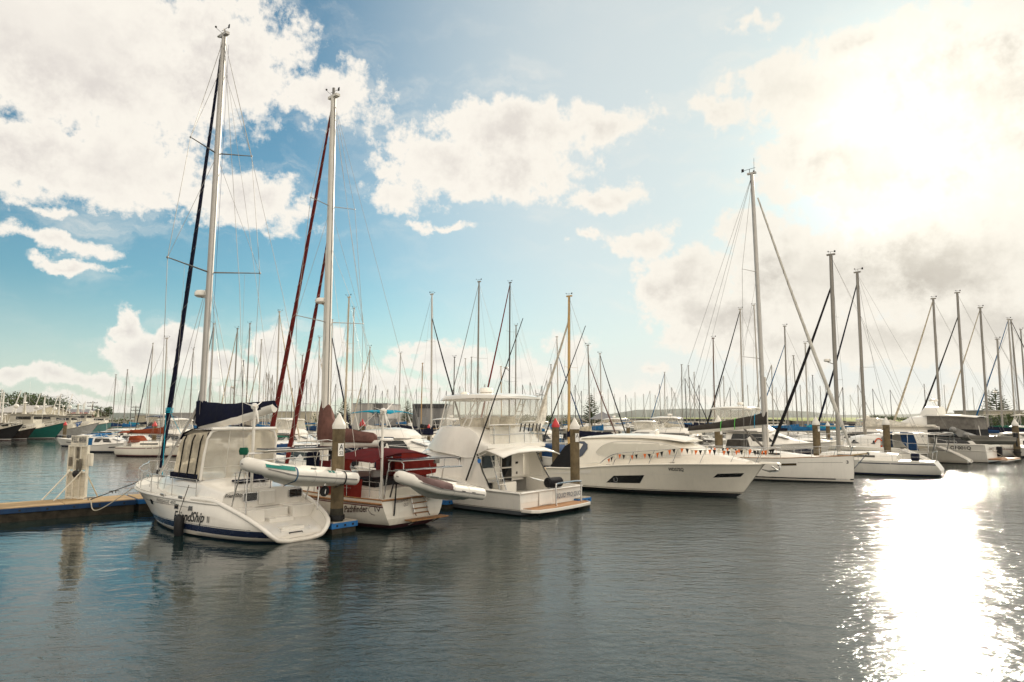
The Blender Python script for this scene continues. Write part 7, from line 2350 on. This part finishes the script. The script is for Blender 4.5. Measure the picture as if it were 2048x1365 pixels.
T_BLACK = mat('black_trawler_paint', (.012, .011, .012), .5, var=.3, streak=.3)
T_RUST = mat('rusty_black_paint', (.03, .018, .014), .7, var=.5, streak=.5)
T_TEAL = mat('teal_trawler_paint', (.004, .12, .095), .4, var=.12, streak=.25)
T_BLUE = mat('royal_blue_paint', (.008, .09, .30), .4, var=.12, streak=.25)
T_AQUA = mat('pale_aqua_paint', (.16, .36, .34), .5, var=.12, streak=.3)
T_GREY = mat('grey_white_paint', (.50, .48, .45), .5, var=.1, streak=.3)
trawler(21, 881, 15, 2, 'black hulled trawler at the left edge of the quay', T_BLACK, H=3.0)
trawler(52, 880, 12, 2, 'smaller rusty black trawler tucked beside the teal one', T_RUST, H=2.3, house=.8, boom=False)
trawler(108, 878, 17, 3, 'teal green trawler with white wheelhouse and radar domes', T_TEAL, lettering_txt='Great Adventurer' if False else None, H=3.3)
trawler(141, 873, 17, 4, 'royal blue trawler bow behind the red capped pile', T_BLUE, H=3.4)
trawler(176, 873, 16, 6, 'grey white trawler with blue sheer lines beyond the blue bow', T_GREY, H=3.0, stripe=ANTIFB)
trawler(206, 868, 18, 8, 'pale aqua trawler with long low sheer past the grey white one', T_AQUA, H=3.0)
trawler(236, 866, 15, 10, 'farthest trawler of the quay with cluttered white gallows', T_AQUA, GELW, H=2.6)

# ------------------------------------------------------------------ halls, sheds, houses


def cladding(name, cols, period):
    """Vertical sheet cladding in repeating panels along the wall."""
    m = mat(name, cols[0], .6)
    n = NT(m.node_tree)
    b = m.node_tree.nodes['Principled BSDF']
    tc = n.new('ShaderNodeTexCoord').outputs['Object']
    sep = n.new('ShaderNodeSeparateXYZ'); n.put(sep.inputs[0], tc)
    f = n.math('FRACT', n.math('MULTIPLY', sep.outputs[0], 1.0 / period))
    cr = n.new('ShaderNodeValToRGB')
    cr.color_ramp.interpolation = 'CONSTANT'
    el = cr.color_ramp.elements
    while len(el) < len(cols):
        el.new(.5)
    for i, c in enumerate(cols):
        el[i].position = i / len(cols); el[i].color = (*c, 1)
    n.put(cr.inputs[0], f)
    rib = n.math('MULTIPLY_ADD', n.math('SINE', n.math('MULTIPLY', sep.outputs[0], 24.0)), .06, .94)
    col = n.vmath('SCALE', cr.outputs[0]); n.put(col.inputs['Scale'], rib)
    n.put(b.inputs['Base Color'], col.outputs[0])
    return m


def hall(px0, px1, Y, py_top, label, m, roof_m=None, depth=22, gable=False, doors=(), windows=(), name='hall', cat='building', parapet=None):
    a = at_depth(px0, 835, Y); b = at_depth(px1, 835, Y)
    zt = at_depth((px0 + px1) / 2, py_top, Y).z
    W = b.x - a.x
    t = thing(name, label, cat, (a.x, Y, .8), 0)
    H = zt - .8
    mb = MB()
    if gable:
        hw = H * .72
        for x0, x1 in ((0, W),):
            mb.loft([[Vector((x, 0, 0)), Vector((x, depth, 0)), Vector((x, depth, hw)), Vector((x, depth / 2, H - .1)), Vector((x, 0, hw))] for x in (x0, x1)], m, smooth=False)
        mb.build('wall', t)
        mb = MB()
        mb.poly([(-.4, -.5, hw - .15), (W + .4, -.5, hw - .15), (W + .4, depth / 2, H + .05), (-.4, depth / 2, H + .05)], roof_m, .14); mb.poly([(-.4, depth + .5, hw - .15), (W + .4, depth + .5, hw - .15), (W + .4, depth / 2, H + .05), (-.4, depth / 2, H + .05)], roof_m, .14)
        mb.build('roof', t)
    else:
        mb.box((W / 2, depth / 2, H / 2), (W, depth, H), m); mb.build('wall', t)
        mb = MB(); mb.box((W / 2, depth / 2, H + .06), (W + .3, depth + .3, .2), roof_m or GREYM); mb.build('roof', t)
        if parapet:
            mb = MB(); mb.box((W / 2, -.08, H - parapet[0] / 2), (W + .1, .2, parapet[0]), parapet[1]); mb.build('parapet_band', t)
    for (u, w, h) in doors:
        mb = MB(); mb.box((W * u, -.06, h / 2), (w, .12, h), mat('roller_door_grey', (.22, .22, .22), .6)); mb.build('roller_door', t)
    for (u, z, w, h) in windows:
        mb = MB(); mb.box((W * u, -.05, z), (w, .1, h), DARKG); f = mb.build('window', t)
        mb = MB(); mb.box((W * u, -.09, z - h / 2 - .06), (w + .2, .12, .1), GELB); mb.build('sill', f)
    return t


ROOFG = mat('grey_sheet_roof', (.20, .20, .21), .5, var=.1, streak=.2)
ROOFW = mat('pale_sheet_roof', (.46, .44, .41), .5, var=.1, streak=.2)
ROOFR = mat('red_tile_roof', (.24, .055, .035), .7, var=.2)
WALLC = mat('cream_wall', (.42, .38, .29), .8, var=.1)
WALLG = mat('grey_wall', (.30, .29, .28), .8, var=.1)
hall(703, 775, 190, 808, 'boxy storage hall clad in pale and dark grey stripes', cladding('striped_cladding', [(.42, .40, .37), (.46, .44, .40), (.30, .28, .26), (.44, .42, .38), (.09, .085, .08), (.10, .095, .09), (.34, .32, .30)], 10.02), ROOFG, doors=((.6, 3.2, 3.4),), windows=((.82, 2.2, 1.2, 1.4),))
hall(825, 894, 195, 809, 'dark grey cladded hall with a black parapet band', cladding('dark_cladding', [(.07, .07, .07), (.22, .21, .20), (.26, .25, .24), (.16, .155, .15), (.24, .23, .22)], 9.9), ROOFG, doors=((.3, 3, 3.4),), windows=((.7, 2.0, 1.4, 1.2),), parapet=(1.1, mat('black_parapet', (.03, .03, .032), .5)))
hall(331, 396, 180, 827, 'long pale grey shed with sheet walls behind the nearest bow', WALLG, ROOFW, depth=30, doors=((.3, 3.5, 3.0), (.7, 3.5, 3.0)))
hall(270, 330, 185, 831, 'low cream building with a flat roof near the power poles', WALLC, ROOFW, windows=((.2, 1.6, 1.6, .9), (.5, 1.6, 1.6, .9), (.8, 1.6, 1.6, .9)))
hall(545, 622, 200, 824, 'long cream shed seen below the red furled sails', WALLC, ROOFW, doors=((.4, 3, 2.6),))
hall(112, 166, 215, 819, 'gabled grey roofed shed behind the trawlers', WALLC, ROOFG, depth=14, gable=True, windows=((.3, 2, 2.0, 1.2), (.7, 2, 2.0, 1.2)))
hall(-20, 58, 190, 811, 'large white roofed fish shed at the left edge', WALLC, mat('white_sheet_roof', (.42, .40, .37), .5, var=.1), depth=18, gable=True, doors=((.8, 3, 3),))
hall(127, 151, 195, 826, 'small house with a red tiled roof behind the trawlers', WALLC, ROOFR, depth=9, gable=True, windows=((.5, 1.2, 1.2, .9),), name='house', cat='house')
hall(1968, 2060, 150, 822, 'low pale building behind the boats at the right edge', WALLC, ROOFW, depth=10, windows=((.3, 3.0, 2, 1), (.6, 3.0, 2, 1)))


def shelter():
    g = at_depth(1205, 840, 175)
    t = thing('picnic_shelter', 'open shelter with a grey hipped roof right of the tall conifer', 'shelter', (g.x, 175, 1.0), 0)
    mb = MB(); W = 2.6
    mb.loft([[Vector((x * W * k, y * W * k, z)) for x, y in ((-1, -1), (1, -1), (1, 1), (-1, 1))] for k, z in ((1.15, 2.7), (1.1, 2.85), (.05, 4.6))], ROOFG, smooth=False); mb.build('roof', t)
    for x in (-1, 1):
        for y in (-1, 1):
            mb = MB(); mb.box((x * W * .9, y * W * .9, 1.4), (.2, .2, 2.8), WALLC); mb.build('post', t)
    return t


shelter()

# ------------------------------------------------------------------ power poles, trees


def power_pole(px, Y, py_top, label):
    p = at_depth(px, py_top, Y)
    t = thing('power_pole', label, 'pole', (p.x, Y, .9), 0)
    H = p.z - .9
    wood = mat('grey_pole_timber', (.10, .085, .07), .9, var=.2)
    mb = MB(); mb.tube([(0, 0, 0), (0, 0, H)], [.2, .14], wood, 8); mb.build('pole', t)
    for z, w in ((H - .5, 1.6), (H - 1.6, 1.5), (H * .45, 1.1)):
        mb = MB(); mb.box((0, -.2, z), (w * 2, .14, .16), wood)
        for x in (-.9, -.35, .35, .9):
            mb.tube([(x * w, -.2, z + .08), (x * w, -.2, z + .32)], .06, DARKG, 5)
        mb.build('crossarm', t)
    return t


power_pole(186, 210, 803, 'tall timber power pole with crossarms behind the trawlers')
power_pole(272, 230, 812, 'shorter timber power pole beyond the cream building')

LEAFS = []
for i, c in enumerate(((.045, .075, .018), (.07, .10, .022), (.03, .055, .016), (.10, .13, .03))):
    LEAFS.append(mat('leaf_green_%s' % 'abcd'[i] if False else ('olive_leaf', 'bright_leaf', 'dark_leaf', 'yellow_leaf')[i], c, .7, var=.25, scale=.8))
BARK = mat('grey_bark', (.09, .07, .05), .9, var=.3, bump=.6)


def leaf_cloud(mb, rng, c, r, n, size, mats):
    for _ in range(n):
        while True:
            v = Vector((rng.uniform(-1, 1), rng.uniform(-1, 1), rng.uniform(-1, 1)))
            if .25 < v.length < 1:
                break
        p = Vector(c) + Vector((v.x * r[0], v.y * r[1], v.z * r[2]))
        a = Vector((rng.uniform(-1, 1), rng.uniform(-1, 1), rng.uniform(-.6, .6))).normalized() * size * rng.uniform(.6, 1.3)
        b = Vector((rng.uniform(-1, 1), rng.uniform(-1, 1), rng.uniform(-1, 1))).normalized() * size * rng.uniform(.35, .7)
        mb.add([p - a, p + b, p + a, p - b], [(0, 1, 2, 3)], rng.choice(mats))


def broad_tree(px, Y, py_top, w, label, seed, name='broadleaf_tree', base=.9, dense=1.0, mats=None, group=None):
    p = at_depth(px, py_top, Y)
    H = p.z - base
    rng = random.Random(seed)
    t = thing(name, label, 'tree', (p.x, Y, base), 0, group)
    mb = MB()
    mb.tube([(0, 0, 0), (.1, 0, H * .3), (0, 0, H * .55)], [.035 * H, .028 * H, .016 * H], BARK, 7)
    tips = []
    for k in range(9):
        a = rng.uniform(0, 2 * pi); rr = rng.uniform(.25, .9) * w / 2; z = H * rng.uniform(.5, .88)
        tip = Vector((cos(a) * rr, sin(a) * rr, z)); tips.append(tip)
        st = Vector((.05, 0, H * rng.uniform(.25, .5)))
        mb.tube([st, st.lerp(tip, .5) + Vector((0, 0, H * .05)), tip], [.014 * H, .009 * H, .004 * H], BARK, 5)
    mb.build('trunk', t)
    mb = MB()
    sz = max(.16, H * .035)
    for tip in tips:
        rr = w * rng.uniform(.12, .24)
        leaf_cloud(mb, rng, tip, (rr, rr, rr * .62), int(120 * dense), sz, [rng.choice(mats or LEAFS[:3]), rng.choice(mats or LEAFS[:3]), LEAFS[0]])
    leaf_cloud(mb, rng, (0, 0, H * .72), (w * .36, w * .36, H * .2), int(260 * dense), sz, mats or LEAFS[:3])
    mb.build('crown', t)
    return t


def bush(px, Y, py_top, w, label, seed, base=1.0, mats=None):
    p = at_depth(px, py_top, Y)
    H = max(.8, p.z - base)
    rng = random.Random(seed)
    t = thing('bushy_tree', label, 'tree', (p.x, Y, base), 0)
    mb = MB(); mb.tube([(0, 0, 0), (.05, 0, H * .5)], [.06 * H, .03 * H], BARK, 6); mb.build('trunk', t)
    mb = MB()
    for k in range(10):
        c = (rng.uniform(-.42, .42) * w, rng.uniform(-.3, .3) * w, H * rng.uniform(.3, .74))
        leaf_cloud(mb, rng, c, (w * .2, w * .2, H * .28), 110, max(.2, H * .06), mats or LEAFS)
    mb.build('crown', t)
    return t


def conifer(px, Y, py_top, w, label, seed, base=1.0, mats=None):
    """Norfolk pine: straight stem, level tiers of upswept branches, open gaps between."""
    p = at_depth(px, py_top, Y)
    H = p.z - base
    rng = random.Random(seed)
    t = thing('norfolk_pine', label, 'tree', (p.x, Y, base), 0)
    mb = MB(); mb.tube([(0, 0, 0), (0, 0, H)], [.02 * H, .004 * H], BARK, 7); mb.build('trunk', t)
    mb = MB()
    tiers = 17
    for k in range(tiers):
        u = k / (tiers - 1)
        z = H * (.16 + .82 * u)
        rad = w / 2 * (1 - u) ** .75 * rng.uniform(.85, 1.08) + .12
        nb = 7
        for j in range(nb):
            a = 2 * pi * j / nb + rng.uniform(-.3, .3) + k
            rr = rad * rng.uniform(.75, 1.1)
            d = Vector((cos(a), sin(a), 0))
            tip = d * rr + Vector((0, 0, z + rr * .22))
            mb.tube([Vector((0, 0, z)), d * rr * .5 + Vector((0, 0, z + rr * .04)), tip], [.006 * H * (1 - u * .6), .004 * H, .002 * H], BARK, 4)
            m_ = max(3, int(7 * rr / (w / 2)))
            for q in range(m_):
                f = (q + 1) / m_
                pp = d * rr * f + Vector((0, 0, z + rr * (.04 + .18 * f * f)))
                sd = Vector((-d.y, d.x, 0)) * rr * .16 * rng.uniform(.7, 1.3)
                upv = Vector((0, 0, H * .018))
                mb.add([pp - sd, pp + upv + d * .1 * rr, pp + sd, pp - upv * .6], [(0, 1, 2, 3)], rng.choice(mats or LEAFS[:3]))
    mb.build('crown', t)
    return t


broad_tree(12, 235, 783, 20, 'round green tree over the white fish shed', 11, mats=LEAFS)
broad_tree(38, 215, 780, 19, 'tall open crowned gum tree with gaps, right of the round green one', 12, dense=1.1)
broad_tree(64, 225, 785, 17, 'open crowned gum behind the teal trawler domes', 13, dense=1.1)
broad_tree(98, 220, 796, 17, 'spreading gum tree above the teal trawler wheelhouse', 14, dense=1.0)
bush(112, 240, 812, 9, 'low light green tree left of the gabled shed', 15, mats=LEAFS[1:])
bush(137, 250, 815, 7, 'dark round tree behind the gabled shed roof', 16)
bush(192, 205, 822, 6, 'dark bush under the tall power pole', 17)
broad_tree(211, 195, 808, 5, 'thin feathery tree right of the tall power pole', 18, dense=.5, name='feathery_tree')
bush(239, 190, 832, 8, 'bright round bush between the bare masts near the cream building', 19, mats=LEAFS[1:])
bush(1072, 165, 827, 9, 'round tree behind the loose cream sail', 20)
bush(1088, 172, 832, 6, 'lower tree right of the loose cream sail', 21)
bush(1124, 185, 831, 9, 'round tree behind the tan mast', 22)
bush(622, 205, 826, 9, 'tree seen between the red furled sails and the thick white mast', 23)
bush(655, 195, 828, 9, 'tree left of the lettered pile cap', 24)
bush(679, 210, 830, 8, 'tree just behind the lettered pile cap', 25)
conifer(689, 205, 798, 6.5, 'norfolk pine left of the striped hall', 31)
conifer(720, 260, 796, 8, 'norfolk pine tip showing over the striped hall', 32)
conifer(754, 265, 803, 5, 'thin norfolk pine tip at the corner of the striped hall', 33)
conifer(815, 260, 800, 6.5, 'norfolk pine in the gap between the two halls', 34)
conifer(1182, 190, 787, 7.2, 'tall dark norfolk pine standing alone in the middle', 35)
conifer(1990, 160, 776, 9.0, 'tall norfolk pine behind the leaning grey mast', 36)
conifer(2006, 170, 800, 6.0, 'shorter norfolk pine beside the tall one at the right', 37)
bush(1758, 250, 829, 11, 'dark round tree on the grassy bank', 41, base=2.8)
bush(1771, 255, 833, 6, 'small tree beside the dark round one on the bank', 42, base=2.8)
bush(1797, 245, 834, 8, 'low tree on the bank above the flybridge bimini', 43, base=2.8)
for k, (px, py, w) in enumerate(((1975, 829, 6), (1990, 826, 7), (2010, 830, 7), (2032, 826, 8), (2046, 824, 8))):
    bush(px, 140 + k * 2, py, w, ('hedge tree at the left end of the right hand grove', 'hedge tree under the tall right hand pine', 'hedge tree behind the leaning grey mast foot', 'hedge tree behind the white capped pile at right', 'hedge tree cut by the right edge of the picture')[k], 50 + k, mats=LEAFS[1:])

# ------------------------------------------------------------------ sea air


def build_haze():
    m = bpy.data.materials.new('sea_haze')
    m.use_nodes = True
    t = m.node_tree
    t.nodes.clear()
    o = t.nodes.new('ShaderNodeOutputMaterial')
    v = t.nodes.new('ShaderNodeVolumePrincipled')
    v.inputs['Color'].default_value = (.95, .93, .88, 1)
    v.inputs['Density'].default_value = .00006
    v.inputs['Anisotropy'].default_value = .35
    t.links.new(v.outputs[0], o.inputs['Volume'])
    mb = MB()
    mb.box((0, 3000, 45), (9000, 6600, 100), m)
    o_ = mb.build('haze')
    tag(o_, kind='stuff')


build_haze()
